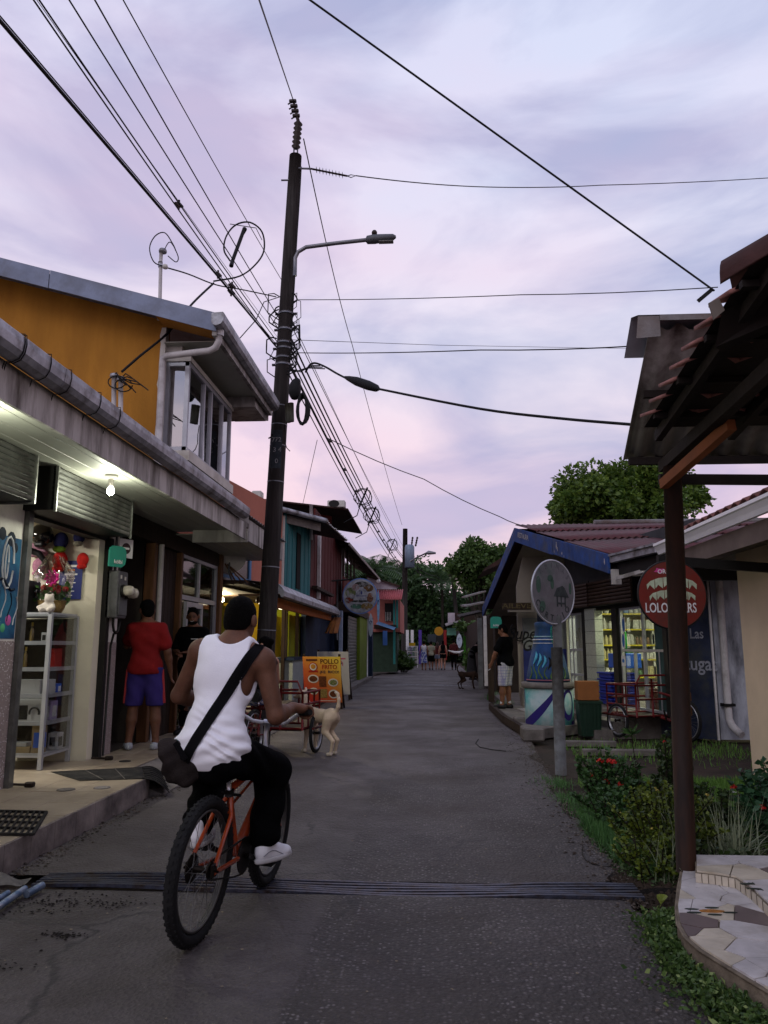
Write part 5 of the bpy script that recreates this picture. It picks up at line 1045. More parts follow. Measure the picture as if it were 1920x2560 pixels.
part('flame_mark',mat('navy_print',(.03,.04,.15),.6),rd,lambda q:q.prism([Mr@Vector((rr*x,rr*y,.027))for x,y in((.1,.32),(.16,.2),(.13,.08),(.07,.08),(.04,.2))],Mr.to_3x3()@Vector((0,0,.002))));part('print_line',MATS['navy_print'],rd,lambda q:q.box(-.2*rr,.4*rr,-.02*rr,.02*rr,.027,.029,M=Mr));part('bracket',M_dark,rd,lambda q:q.tube([rc+Vector((-.9,.1,rr*.9)),rc+Vector((0,.05,rr*1.02))],.03,6));part('post',M_grey,rd,lambda q:q.tube([at(843,1600,x=-2.9),at(843,1450,x=-2.9)],.03,6))
# ---- shopfronts beyond: shutter, lime pillar, blue posts, surfboard signs
sf=thing('shutter_shop','closed grey roller shutter shop beside a lime green pillar','shopfront',(-3.1,24,0))
a,b=at(872,1700,x=-2.75),at(893,1700,x=-2.75)
part('shutter',M_slat,sf,lambda q:[q.box(-2.81,-2.77,a.y,b.y,.12+.115*k,.12+.115*k+.105,bev=.012)for k in range(20)])
part('pillar',M_green,sf,lambda q:q.box(-3.0,-2.66,b.y+.0,at(917,1700,x=-2.66).y,.0,2.5));part('lintel',M_wood,sf,lambda q:q.box(-3.2,-2.6,a.y-.8,b.y+3.6,2.5,2.75));part('post',mat('pale_blue_post',(.32,.38,.48),.7,var=.2),sf,lambda q:q.box(-2.9,-2.8,a.y-1.7,a.y-1.5,.1,2.5));part('edge_post',M_sw,sf,lambda q:q.tube([(-2.64,at(918,1700,x=-2.64).y,0),(-2.64,at(918,1700,x=-2.64).y,2.5)],.03,6))
part('base_step',M_conc,sf,lambda q:q.box(-3.3,-2.45,21,33,-.04,.13));part('door',mat('grey_white_door',(.36,.38,.42),.7,var=.1),sf,lambda q:q.box(-2.95,-2.9,31.5,33.4,.13,2.3));part('post',M_blue,sf,lambda q:q.box(-2.7,-2.52,33.6,34.2,0,2.6))
M_sb=mat('surfboard_white',(.45,.5,.56),.4,var=.15,vs=6)
def surfboard(u0,v0,u1,v1,X,wpx,lb,mm=M_sb):
    p0,p1=at(u0,v0,x=X),at(u1,v1,x=X);p1.y=p0.y;wd=wpx/1920*p0.y;s=thing('surfboard_sign',lb,'surfboard',p1,'surfboard signs')
    Ms=frame3(p0.lerp(p1,.5),(1,0,0),p0-p1);L=(p0-p1).length/2
    part('board',mm,s,lambda q:q.prism([Ms@Vector((wd*x,L*y,0))for x,y in((0,1),(.55,.75),(.9,.35),(1,0),(.92,-.4),(.6,-.8),(.15,-1),(-.15,-1),(-.6,-.8),(-.92,-.4),(-1,0),(-.9,.35),(-.55,.75))],Ms.to_3x3()@Vector((0,0,.06))));part('swirl',MATS['navy_print'],s,lambda q:q.tube([Ms@Vector((wd*.4*math.cos(t*.5),L*(.2+.14*math.sin(t*.5)),.065))for t in range(11)],.014,5));return s
surfboard(927,1533,933,1592,-2.45,6,'white surfboard sign hanging beside the lime pillar');surfboard(946,1474,942,1552,-2.4,3.4,'narrow blue and white surfboard sign near the pink awning',mat('surf_blue',(.2,.35,.5),.5,var=.3,vs=3))
# ---- pink awning house
ph=thing('pink_house','narrow house with pink sheet awning and teal posts in the distance','building',(-3.2,38,0))
Y0_=38.
def R4(u0,v0,u1,v1,y,th=.1):a,b=at(u0,v0,y=y),at(u1,v1,y=y);return(min(a.x,b.x),max(a.x,b.x),y,y+th,min(a.z,b.z),max(a.z,b.z))
part('wall',mat('pink_wall',(.42,.17,.14),.9,var=.15),ph,lambda q:q.box(*R4(918,1580,1000,1500,38.6,6)))
part('gable',mat('lilac_gable',(.45,.40,.45),.9,var=.1),ph,lambda q:q.add([at(918,1473,y=38.4),at(992,1473,y=38.4),at(996,1466,y=38.4),at(935,1447,y=38.4),at(918,1443,y=38.4)],[(0,1,2,3,4)]));part('ridge',M_rust,ph,lambda q:q.beam(at(915,1440,y=38.3),at(1000,1466,y=38.3),.15,.09))
part('awning',mat('pink_sheet',(.42,.12,.13),.6,var=.08),ph,lambda q:corr(q,at(936,1474,y=38.3),at(1008,1474,y=38.3)-at(936,1474,y=38.3),at(930,1499,y=37.2)-at(936,1474,y=38.3),14,.03))
for u in(983,990):part('post',mat('teal_post',(.04,.22,.2),.7),ph,lambda q,u=u:q.box(*R4(u,1660 if u==983 else 1570,u+5,1500,38,.2)))
part('window',M_dark,ph,lambda q:q.box(*R4(962,1553,982,1508,38.5,.05)));part('window_bars',M_white,ph,lambda q:[q.box(*R4(964+4*k,1553,965+4*k,1530,38.4,.04))for k in range(4)]);part('balcony',M_wood,ph,lambda q:q.box(*R4(935,1572,990,1562,37.9,.6)));part('lower_roof',mat('blue_sheet',(.12,.25,.42),.5,var=.2),ph,lambda q:q.add([at(940,1560,y=36.5),at(985,1575,y=36.5),at(990,1568,y=38),at(945,1553,y=38)],[(0,1,2,3)]));part('lower_wall',mat('lime_wall_far',(.045,.075,.05),.8,var=.2),ph,lambda q:q.box(*R4(930,1680,992,1580,38.8,3)))
q=MB();q.box(*R4(957,1613,968,1577,34,.08));q.build('blue_banner',mat('banner_blue',(.07,.17,.42),.6,var=.1),None,'plain blue hanging banner above the woman in white','banner')
# ---- last houses and market stalls on the left
hs_=thing('far_house','dim brown house front behind the far pole on the left','building',(-3,48,0));part('wall',M_wood,hs_,lambda q:q.box(-6,-2.4,50,56,0,4.2));part('roof',M_rust,hs_,lambda q:q.add([(-6.2,49,4.9),(-1.7,49,4.0),(-1.7,57,4.0),(-6.2,57,4.9)],[(0,1,2,3)]))
for k,(u,mm)in enumerate(((1015,M_sw),(1027,M_sw),(1047,mat('purple_cloth',(.12,.07,.35),.8)))):part('post',mm,hs_,lambda q,u=u,mm=mm:q.box(*R4(u,1660 if u>1030 else 1625,u+7,1575,47.5,.2)))
part('shop_recess',M_dark,hs_,lambda q:q.box(-2.41,-2.38,50,56,0,2.6))
bd=thing('postcard_rack','white wire rack of pictures standing on the far road','rack',at(1030,1668,y=45));part('frame',M_sw,bd,lambda q:[q.box(*R4(u,1669,u+1.6,1615,45,.06))for u in(1017,1043)]+[q.box(*R4(1017,v+1.5,1044,v,45.001,.06))for v in(1615,1628,1641,1654)])
for i in range(3):
    for j in range(4):part('picture',mat('pic_%d'%((i*5+j*3)%5),((.35,.4,.45),(.2,.3,.25),(.5,.5,.52),(.25,.22,.3),(.4,.42,.35))[(i*5+j*3)%5],.6,var=.5,vs=6),bd,lambda q,i=i,j=j:q.box(*R4(1019+6*j,1627+13*i,1024.4+6*j,1618+13*i,44.97,.02)))
q=MB();q.box(*R4(1022,1615,1038,1607,45,.4));q.build('yellow_crate',M_yel,None,'yellow crate on top of the far picture rack','crate')
# ============================================================ right side: blue store, cream house, tiled porch
M_bluep=mat('blue_fascia_paint',(.03,.085,.27),.75,var=.4,vs=4,bump=.15,bs=20,col2=(.07,.085,.13),c2s=3.5,c2lo=.46,c2hi=.68)
M_redroof=mat('maroon_corrugated',(.13,.036,.042),.6,.2,var=.25,vs=2,bump=.05,col2=(.10,.05,.045),c2s=3)
M_beige=mat('dim_beige_board',(.28,.25,.215),.85,var=.1,vs=2)
M_ctile=mat('cream_speckled_tile',(.42,.45,.38),.4,var=.2,vs=30,spec=.5)
M_dsl=mat('brown_shutter_slat',(.10,.062,.045),.6,.2,var=.2,vs=5)
M_shelf=mat('white_shelf',(.55,.55,.5),.5);M_yedge=mat('yellow_shelf_edge',(.5,.42,.03),.5)
F1,F2=at(1433,1527,z=2.1),at(1597,1508,z=2.1);fdir=(F2-F1);fdir.z=0;fdir.normalize();fnr=Vector((-fdir.y,fdir.x,0))if Vector((-fdir.y,fdir.x,0)).x<0 else Vector((fdir.y,-fdir.x,0)) # outward, towards the street
if fnr.x>0:fnr=-fnr
def fp(u,v,off=0.):
    d=Vector((u-960)/FPX*_R+(1280-v)/FPX*_UP+_FW);o=F1+fnr*off;t=(o-Vector((0,0,CAM_H))).dot(fnr)/d.dot(fnr);return Vector((0,0,CAM_H))+d*t
def fs(u):p=fp(u,1600);return(p-F1).dot(fdir)
def FW(s,z,off=0.):p=F1+fdir*s+fnr*off;return Vector((p.x,p.y,z))
Mf=Matrix(((fdir.x,fnr.x,0,F1.x),(fdir.y,fnr.y,0,F1.y),(0,0,1,0),(0,0,0,1))) # facade frame: along, out, up
def fbox(q,s0,s1,o0,o1,z0,z1,bev=0.):q.box(min(s0,s1),max(s0,s1),o0,o1,z0,z1,0,Mf,bev)
FL=.33
bs=thing('blue_store','low corner store with blue gable boards, maroon roof and lit glass front','building',(3.2,15,0))
K=at(1290,1322,z=3.9);Nn=at(1528,1390,z=2.7);Gg=at(1645,1362,z=2.7);Ff=at(1209,1520,z=2.5)
RR0,RR1=Vector((7.5,9.6,2.75)),Vector((7.5,16.8,3.95))
def roofp(u,v):return Nn.lerp(RR0,u).lerp(K.lerp(RR1,u),v)
nw=46
part('roof',M_redroof,bs,lambda q:[q.sheet(lambda a,b,z0=z0,v0=v0,v1=v1:roofp(a,v0+(v1-v0)*b)+Vector((0,0,z0+.016*math.sin(2*math.pi*nw*a))),nw*6,1,thick=(0,0,-.006))for z0,v0,v1 in((.03,-.03,.4),(.055,.38,.72),(.08,.70,1.01))])
part('ridge_cap',M_zinc,bs,lambda q:q.tube([K.lerp(RR1,.3)+Vector((0,0,.1)),RR1+Vector((0,0,.1))],.07,8))
part('roof',M_redroof,bs,lambda q:q.add([K,RR1,Vector((7.5,24,2.5)),Ff]+[p-Vector((0,0,.03))for p in(K,RR1,Vector((7.5,24,2.5)),Ff)],[(0,1,2,3),(7,6,5,4)]))
fh_=.2
def vboard(q,a,b,h,th=.03,drop=0.):n_=Vector((-.98,-.12,0));q.prism([a-Vector((0,0,drop)),b-Vector((0,0,drop)),b-Vector((0,0,drop+h)),a-Vector((0,0,drop+h))],n_*th)
for k in range(2):part('gable_board',M_bluep,bs,lambda q,k=k:vboard(q,K.lerp(Nn,.5*k)+Vector((-.01,0,.02)),K.lerp(Nn,.5*(k+1)-.006)+Vector((-.01,0,.02)),.3-.02*k,drop=.0))
part('gable_board',M_bluep,bs,lambda q:vboard(q,K+Vector((-.01,0,.02)),Ff+Vector((-.01,0,.02)),.28))
# peeled paint and faded lettering on the boards
M_peel=mat('peeled_paint',(.42,.40,.42),.9,var=.4,vs=20)
def onb(t,dz):p=K.lerp(Nn,t)+Vector((-.045,-.005,.02-dz));return p
for(t,dz,w_,h_)in((.545,.10,.07,.13),(.555,.16,.05,.08),(.52,.22,.03,.05),(.60,.21,.05,.05),(.62,.25,.03,.03),(.97,.12,.05,.09)):part('bare_patch',M_peel,bs,lambda q,t=t,dz=dz,w_=w_,h_=h_:q.add([onb(t+w_*.1*math.cos(6.28*j/9)*(.7+.5*((j*7)%5)/5),dz+h_*.6*math.sin(6.28*j/9)*(.7+.5*((j*3)%5)/5))for j in range(9)],[tuple(range(9))]))
put_text('RESTAURA',.15,frame3(onb(.13,.13),Nn-K,(0,0,1)),'faded_lettering',M_peel,bs,.001,sx=1.15)
gN=part('gutter',M_galv,bs,lambda q:[q.beam(Nn+Vector((.02,0,-.05)),Gg+Vector((0,0,-.05)),.10,.10),q.beam(Nn+Vector((.0,-.02,.005)),Gg+Vector((-.02,-.02,.005)),.11,.03)])
part('under_gutter',M_dark,bs,lambda q:q.beam(Nn+Vector((.1,0,-.2)),Gg+Vector((.1,0,-.2)),.05,.16));part('bracket',M_fascia,bs,lambda q:q.beam(Nn+Vector((.03,-.1,-.34)),Gg+Vector((.15,.1,-.24)),.03,.05));part('stub_board',M_fascia,bs,lambda q:q.box(Nn.x-.02,Nn.x+.12,Nn.y-.05,Nn.y+.0,2.28,2.5))
# ceiling / gable infill
part('roof_lining',M_beige,bs,lambda q:q.add([K-Vector((-.15,0,.33)),Nn-Vector((-.15,0,.3)),Vector((6,11,2.4)),Vector((6,16.6,3.5))],[(0,1,2,3)]));part('roof_lining',M_beige,bs,lambda q:q.add([K-Vector((-.15,0,.33)),Ff-Vector((-.15,0,.3)),Vector((6,23,2.2)),Vector((6,16.6,3.5))],[(0,1,2,3)]))
gw=part('gable_wall',M_beige,bs,lambda q:q.prism([(1.95,17.5,.3),(3.3,17.5,.3),(3.6,17.5,3.5),(2.15,17.5,3.55),(1.95,17.5,2.7)],(0,.12,0)))
a,b=at(1306,1545,y=17.45),at(1445,1702,y=17.45)
mu2=part('mural_panel',mat('slate_mural',(.16,.165,.17),.8,var=.2,vs=3),gw,lambda q:q.box(a.x,b.x,17.44,17.49,at(1400,1622,y=17.45).z,a.z));part('mural_panel',mat('navy_mural',(.025,.035,.17),.75,var=.35,vs=4,col2=(.04,.05,.06),c2s=2),gw,lambda q:q.box(a.x,b.x,17.44,17.49,b.z,at(1400,1622,y=17.45).z-.002))
M_paintk=mat('black_brush_paint',(.006,.006,.008),.7)
def brush(word,u,v,y,h,name='lettering',m_=M_paintk,sh=.3,sx=.85,par=None):p=at(u,v,y=y);return put_text(word,h,frame3(p,(1,0,0),(0,0,1)),name,m_,par,.001,shear=sh,sx=sx)
brush('Super',1311,1585,17.43,.36,par=mu2);brush('Girl',1330,1615,17.43,.34,par=mu2)
stp=lambda pts,r,par,m_=M_paintk:part('flourish',m_,par,lambda q:q.tube(pts,r,5))
stp([at(1284+5*math.cos(t*.6)-t*.3,1570+11*math.sin(t*.6)+t*.5,y=17.43)for t in range(10)],.014,mu2);stp([at(1290+t*5.5,1598+5*math.sin(t*.8),y=17.43)for t in range(9)],.012,mu2)
ay=thing('name_board','dark wooden name board with worn lettering under the blue gable','sign',at(1291,1516,y=17.0));a,b=at(1255,1507,y=17.0),at(1328,1524,y=17.0)
part('board',M_wood,ay,lambda q:q.box(a.x,b.x,16.98,17.02,b.z,a.z));put_text('AILEVE',.15,frame3(((a.x+b.x)/2,16.975,(a.z+b.z)/2),(1,0,0),(0,0,1)),'lettering',mat('worn_gold',(.14,.11,.05),.7,var=.4,vs=20),ay,.001,sx=1.4)
part('beam',M_beige,bs,lambda q:q.box(1.72,2.25,17.0,17.3,at(1240,1530,y=17.1).z,at(1240,1510,y=17.1).z))
# raised floor and steps
part('floor',M_conc,bs,lambda q:fbox(q,-1.6,3.25,-3.2,.35,-.05,FL-.002));part('step',M_conc,bs,lambda q:fbox(q,.5,3.2,.35,.7,-.05,.21));part('step',M_conc,bs,lambda q:fbox(q,.6,3.3,.7,1.05,-.05,.1))
# shutter rolls above
for(u0,u1)in((1425,1492),(1494,1606)):
    s0,s1=fs(u0),fs(u1);r_=part('shutter_roll',M_dark,bs,lambda q,s0=s0,s1=s1:fbox(q,s0,s1,-.2,.12,2.12,2.62))
    for k in range(7):part('slat',M_dsl,r_,lambda q,s0=s0,s1=s1,k=k:q.tube([FW(s0+.02,2.16+.065*k,.125),FW(s1-.02,2.16+.065*k,.125)],.033,7))
part('lintel',M_dark,bs,lambda q:fbox(q,fs(1400),fs(1700),-.2,.02,2.05,2.12));part('upper_wall',mat('slate_upper',(.07,.072,.08),.85,var=.2,vs=3),bs,lambda q:fbox(q,fs(1395),fs(1720),-.25,-.21,2.12,3.3))
# tiled column: each tile a piece
s0,s1=fs(1471),fs(1496)
for k in range(8):part('column_tile',M_ctile,bs,lambda q,k=k:fbox(q,s0,s1,-.1,.06,FL+.222*k+.003,FL+.222*k+.219,bev=.004))
part('column_core',M_dark,bs,lambda q:fbox(q,s0+.01,s1-.01,-.09,.05,FL,2.1))
part('post',M_dark,bs,lambda q:fbox(q,fs(1537),fs(1549),-.1,.05,FL,2.06));part('post',M_dark,bs,lambda q:fbox(q,fs(1462),fs(1469),-.1,.05,FL,2.06));part('post',M_dark,bs,lambda q:fbox(q,fs(1664),fs(1674),-.1,.05,FL,2.06))
wn3=part('window',M_alu,bs,lambda q:[fbox(q,fs(u)-.02,fs(u)+.02,-.05,.0,FL+.02,2.05)for u in(1552,1607,1661)]+[fbox(q,fs(1552),fs(1661),-.051,.001,z-.02,z+.02)for z in(FL+.04,1.32,2.03)]+[fbox(q,fs(u)-.015,fs(u)+.015,-.05,.0,FL+.05,1.3)for u in(1583,1645)])
part('pane',G_clear,wn3,lambda q:fbox(q,fs(1553),fs(1660),-.03,-.025,FL+.06,2.01))
wn4=part('window',M_alu,bs,lambda q:[fbox(q,fs(u)-.02,fs(u)+.02,-.05,.0,FL+.02,2.05)for u in(1424,1433,1460)]+[fbox(q,fs(1424),fs(1460),-.051,.001,z-.02,z+.02)for z in(FL+.5,1.32,2.03)]);part('pane',G_clear,wn4,lambda q:fbox(q,fs(1425),fs(1459),-.03,-.025,FL+.06,2.01))
# interior
M_in=mat('store_inner_wall',(.50,.50,.40),.8,var=.08);part('inner_wall',M_in,bs,lambda q:q.box(3.0,6.6,17.32,17.42,FL,2.9));part('inner_wall',M_in,bs,lambda q:q.box(6.5,6.6,12.6,17.3,FL,2.9));part('inner_ceiling',M_in,bs,lambda q:fbox(q,-1.2,3.2,-3.2,-.26,2.8,2.86));part('inner_wall',M_in,bs,lambda q:q.box(3.75,6.5,12.8,12.88,FL,2.9))
sv=thing('store_shelving','white shelves with yellow edges inside the lit store','shelves',(4.7,17.1,FL))
SZ=[.75,1.12,1.42,1.75,2.08]
for z in SZ:
    part('shelf',M_shelf,sv,lambda q,z=z:q.box(3.3,6.2,16.9,17.31,z-.03,z));part('price_edge',M_yedge,sv,lambda q,z=z:q.box(3.3,6.2,16.885,16.895,z-.028,z+.002))
for s in(3.3,4.02,4.75,5.47,6.2):part('upright',M_shelf,sv,lambda q,s=s:q.box(s-.02,s+.02,16.92,17.31,FL,2.4))
gc=[((.45,.45,.40),'white'),((.42,.38,.2),'yellow'),((.12,.2,.3),'blue'),((.32,.12,.1),'red'),((.14,.24,.12),'green'),((.22,.15,.1),'brown')]
ORD=['lowest','second','third','fourth','top']
for iz,z in enumerate(SZ):
    s=3.36
    while s<5.7:
        w_=random.uniform(.07,.14);h=random.uniform(.12,.25);ci=random.choice([0,0,0,1,1,2,3,4,5])if iz<4 else random.choice([0,2,5])
        n_=random.randint(2,4);kind=random.random()
        for j in range(n_):
            if s>5.7:break
            q=MB()
            if kind<.6:
                c=Vector((s+w_/2,17.0,z+.002));q.lathe([(w_*.42,0),(w_*.45,h*.06),(w_*.45,h*.7),(w_*.25,h*.82),(w_*.24,h)],10,c)
            else:q.box(s,s+w_*.92,16.92,17.08,z+.002,z+h,bev=.006)
            nm='bottle' if kind<.6 else 'packet'
            q.build('shelf_'+nm,mat('goods_'+gc[ci][1],gc[ci][0],.4,var=.3,vs=18),None,'%s %s on the %s lit shelf inside the store'%(gc[ci][1],nm,ORD[iz]),nm,'%s %ss on the %s store shelf'%(gc[ci][1],nm,ORD[iz]));s+=w_
        s+=random.choice([.0,.02,.12])
q=MB();
for k,(u,lb,e)in enumerate(((1500,'left',75),(1610,'right',85))):
    s=fs(u);l=thing('store_tube_lamp',lb+' ceiling tube lamp inside the store','lamp',FW(s,2.78,-1.4),'tube lamps in the store');part('tube',emat('store_tube',(.95,1,.8),9),l,lambda q,s=s:q.tube([FW(s-.5,2.74,-1.4),FW(s+.5,2.74,-1.4)],.02,8));part('batten',M_white,l,lambda q,s=s:fbox(q,s-.55,s+.55,-1.43,-1.37,2.762,2.79))
    d=bpy.data.lights.new('store_light','AREA');d.energy=e;d.shape='RECTANGLE';d.size=1.1;d.size_y=.1;d.color=(.97,1,.72);o=bpy.data.objects.new('store_light',d);COL.objects.link(o);o.parent=l;o.location=(0,0,-.06);o.rotation_euler=(0,0,math.atan2(fdir.y,fdir.x))
# posters on the window, counter goods
for k,(u,v,w_,h_)in enumerate(((1559,1562,9,36),(1559,1602,9,36),(1559,1652,11,26))):
    a,b=fp(u-w_/2,v-h_/2,.02),fp(u+w_/2,v+h_/2,.02);n_=thing('window_notice',['top','middle','bottom'][k]+' white notice taped at the left edge of the store window','notice',a.lerp(b,.5),'notices on the store window');part('sheet',M_sw,n_,lambda q,a=a,b=b:q.prism([a,Vector((b.x,b.y,a.z)),b,Vector((a.x,a.y,b.z))],fnr*.003));c=a.lerp(b,.5)+fnr*.006;part('print',mat('notice_blue',(.05,.2,.5),.6),n_,lambda q,c=c:q.add([c+fdir*(.045*math.cos(t*.45))+Vector((0,0,.11*math.sin(t*.45)*(1 if k<2 else .3)))for t in range(14)],[tuple(range(14))]))
for k in range(5):
    z0=FL+.02+.115*k;s=fs(1516);c=thing('blue_crate','%s blue plastic crate in the stack inside the store door'%['lowest','second lowest','middle','second highest','topmost'][k],'crate',FW(s,z0,-.15),'stack of blue crates');part('tub',mat('blue_plastic',(.02,.04,.32),.45,var=.1),c,lambda q,z0=z0,s=s:q.box(s-.28,s+.26,-.42,.06,z0,z0+.1,0,Mf,.02));part('lip',MATS['blue_plastic'],c,lambda q,z0=z0,s=s:q.box(s-.31,s+.29,-.45,.09,z0+.085,z0+.112,0,Mf,.008))
q=MB();fbox(q,fs(1505),fs(1535),-.5,-.1,1.0,1.26,.01);q.build('blue_carton',M_bxb,None,'blue carton on top of the stack of blue crates','carton')
q=MB();q.lathe([(.05,0),(.055,.3),(.05,.36),(.02,.45),(.02,.5)],12,FW(fs(1521),1.262,-.3));q.build('green_bottle',mat('green_soda',(.03,.3,.05),.3),None,'big green bottle standing on the blue carton in the store door','bottle')
for k in range(3):
    sdf_obj('bread_bag',[ell(FW(fs(1590+22*k),FL+.5,-.5),(.2,.15,.13),k=.05),ell(FW(fs(1598+22*k),FL+.56,-.5),(.13,.12,.1),k=.05)],.035,mat('straw_bag',(.4,.33,.12),.6,var=.4,vs=12),None,label='%s straw coloured bag heaped behind the store window'%['left','middle','right'][k],cat='bag',group='bags behind the store window')
q=MB();fbox(q,fs(1570),fs(1662),-.8,-.25,FL,FL+.36,.01);q.build('window_bench',M_wood2,None,'low brown bench carrying bags behind the store window','bench')
# blue lettered wall and pale end wall with pipe
W0,W1=at(1690,1845,z=0),at(1797,1850,z=0);W1=Vector((4.31,12.25,0));W0=Vector((3.62,12.75,0));wd_=(W1-W0).normalized();wn5=Vector((wd_.y,-wd_.x,0));wn5=wn5 if wn5.y<0 else-wn5
wl=part('lettered_wall',mat('stained_blue_wall',(.035,.045,.085),.85,var=.35,vs=2.5,bump=.2,bs=20,col2=(.06,.065,.065),c2s=1.6,c2lo=.45,c2hi=.6),bs,lambda q:q.prism([W0,W1,W1+Vector((0,0,2.5)),W0+Vector((0,0,2.5))],-wn5*.12))
Ml=lambda u,v:frame3((lambda d:Vector((0,0,CAM_H))+d*((W0+wn5*.006-Vector((0,0,CAM_H))).dot(wn5)/d.dot(wn5)))(Vector((u-960)/FPX*_R+(1280-v)/FPX*_UP+_FW)),wd_,(0,0,1))
M_chalk=mat('chalk_lettering',(.32,.33,.38),.9,var=.3,vs=20)
put_text('Las',.22,Ml(1741,1585),'lettering',M_chalk,wl,.001,sx=.75);put_text('Tortugas',.30,Ml(1722,1660),'lettering',M_chalk,wl,.001,sx=.8)
part('door',mat('green_door',(.05,.1,.09),.8,var=.3,vs=4),bs,lambda q:q.prism([FW(fs(1676),FL,.0),Vector((W0.x,W0.y,FL)),Vector((W0.x,W0.y,2.5)),FW(fs(1676),2.5,.0)],fnr*.02))
part('corner_trim',M_pvc,bs,lambda q:q.beam(W1+Vector((0,-.02,0)),W1+Vector((0,-.02,2.5)),.03,.03));part('end_wall',mat('stained_pale_wall',(.50,.52,.58),.85,var=.2,vs=3,bump=.2,bs=30,col2=(.10,.10,.115),c2s=1.1,c2lo=.48,c2hi=.66,stretch=(1.6,1,.5)),bs,lambda q:q.box(4.37,7.5,12.3,12.45,0,2.7))
dp=thing('white_downpipe','white stained downpipe at the corner of the pale wall','pipe',Vector((4.42,12.1,.1)));part('pipe',M_pvc,dp,lambda q:q.tube([(4.47,12.2,2.5),(4.47,12.2,.32),(4.49,12.15,.22),(4.53,12.05,.14),(4.56,11.98,.10)],.055,12));part('bracket',M_dark,dp,lambda q:q.box(4.39,4.56,12.13,12.29,.5,.54))

# low pavement before the store
pvp=[at(1232,1762,z=.12),at(1268,1793,z=.12),at(1325,1826,z=.12)]
pv2=bpy.data.objects.new('pavement',None);COL.objects.link(pv2);tag(pv2,kind='structure');WM[pv2.name]=Matrix.Identity(4)
part('slab',M_conc,pv2,lambda q:q.prism([(1.66,22,.12),pvp[0],pvp[1],pvp[2],(2.4,13.2,.12),(3.2,14,.12),(2.9,17.3,.12),(2.6,22,.12)],(0,0,-.15)));part('inner_slab',mat('pale_step',(.40,.38,.38),.7,var=.15),pv2,lambda q:q.prism([(1.75,16.2,.125),(1.95,14.6,.125),(2.6,14.3,.125),(2.75,16.3,.125)],(0,0,.02)));part('low_wall',M_conc,pv2,lambda q:q.box(1.95,3.0,16.9,17.4,.12,.5))
for k in range(4):a,b=[(1.66,22,.1),(1.64,19,.1),pvp[0],pvp[1],pvp[2]][k:k+2];part('kerb_plank',M_wood,pv2,lambda q,a=Vector(a),b=Vector(b):q.beam(a-Vector((.05,0,.03)),b-Vector((.05,.03,.03)),.08,.13))
for(u0,u1,v0,v1,y,lb)in((1288,1320,1803,1826,13.6,'smaller concrete step block between road and painted planter'),(1307,1362,1822,1862,11.9,'larger concrete step block in front of the painted planter')):
    a,b=at(u0,v0,y=y),at(u1,v1,y=y);q=MB();q.box(a.x,b.x,y-.05,y+.4,0,max(a.z,.2),bev=.025);q.build('step_block',M_conc,None,lb,'step','concrete step blocks')
# painted planter drum and column
pc=Vector((1.98,13.42,0));pr=.405
pt=thing('painted_planter','round planter drum painted white and turquoise with purple swirls','planter',pc)
M_turqp=mat('turquoise_wash',(.42,.52,.53),.7,var=.12,vs=4,bump=.1,bs=30,col2=(.10,.38,.38),c2s=2.2,c2lo=.42,c2hi=.62);M_purp=mat('purple_paint',(.032,.02,.17),.6,var=.1)
part('drum',M_turqp,pt,lambda q:q.lathe([(pr,0),(pr,.70)],40,pc));part('rim',M_conc,pt,lambda q:q.lathe([(pr+.02,.70),(pr+.045,.715),(pr+.045,.79),(pr+.02,.80)],40,pc))
def cyl(th,z,o=.003):return pc+Vector(((pr+o)*math.sin(th),-(pr+o)*math.cos(th),z))
def band(q,c0,c1,n=20):q.sheet(lambda u,v:cyl(*[a+(b-a)*v for a,b in zip(c0(u),c1(u))]),n,3)
part('swirl',M_purp,pt,lambda q:band(q,lambda u:(-1.45+1.75*u,.03+.08*u+.62*u*u),lambda u:(-1.45+1.62*u,.18+.12*u+.42*u**1.6)))
part('swirl',M_purp,pt,lambda q:band(q,lambda u:(.72+.36*math.cos(6.283*u),.44+.25*math.sin(6.283*u)),lambda u:(.74+.24*math.cos(6.283*u),.46+.18*math.sin(6.283*u)),28));part('swirl',M_purp,pt,lambda q:band(q,lambda u:(.9+.7*u,.05+.05*u),lambda u:(.9+.7*u,.17+.06*u)));part('swirl',M_purp,pt,lambda q:band(q,lambda u:(-1.5,.68-.3*u),lambda u:(-1.42+.03*math.sin(u*3),.68-.3*u)))
vc=thing('painted_column','bottle shaped concrete column painted with a blue underwater scene','column',pc+Vector((0,0,.8)))
M_sea=mat('underwater_mural',(.02,.085,.24),.6,var=.4,vs=3,bump=.1,col2=(.02,.05,.06),c2s=2.4,c2lo=.42,c2hi=.66)
prof=[(.36,.80),(.355,.9),(.33,1.02),(.29,1.2),(.245,1.36),(.225,1.46),(.23,1.5),(.20,1.56),(.195,1.7),(.205,1.78),(.16,1.80)]
part('body',M_sea,vc,lambda q:q.lathe(prof,36,pc));part('shaft',mat('slate_shaft',(.05,.06,.09),.7,var=.25,vs=4),vc,lambda q:q.lathe([(.15,1.80),(.15,2.6)],24,pc))
def vsur(th,z):
    r_=float(np.interp(z,[b for a,b in prof],[a for a,b in prof]))+.004;return pc+Vector((r_*math.sin(th),-r_*math.cos(th),z))
for(z,mm,rr_)in((1.5,M_sw,.008),(1.44,M_sw,.006),(1.55,M_turqp,.01),(.835,mat('pink_line',(.3,.12,.16),.7),.012)):part('painted_line',mm,vc,lambda q,z=z,rr_=rr_:q.tube([vsur(-1.5+3*t/16,z)for t in range(17)],rr_,5))
M_weed=mat('weed_green',(.10,.17,.05),.7,var=.3);M_cy=mat('cyan_paint',(.12,.45,.6),.6,var=.2)
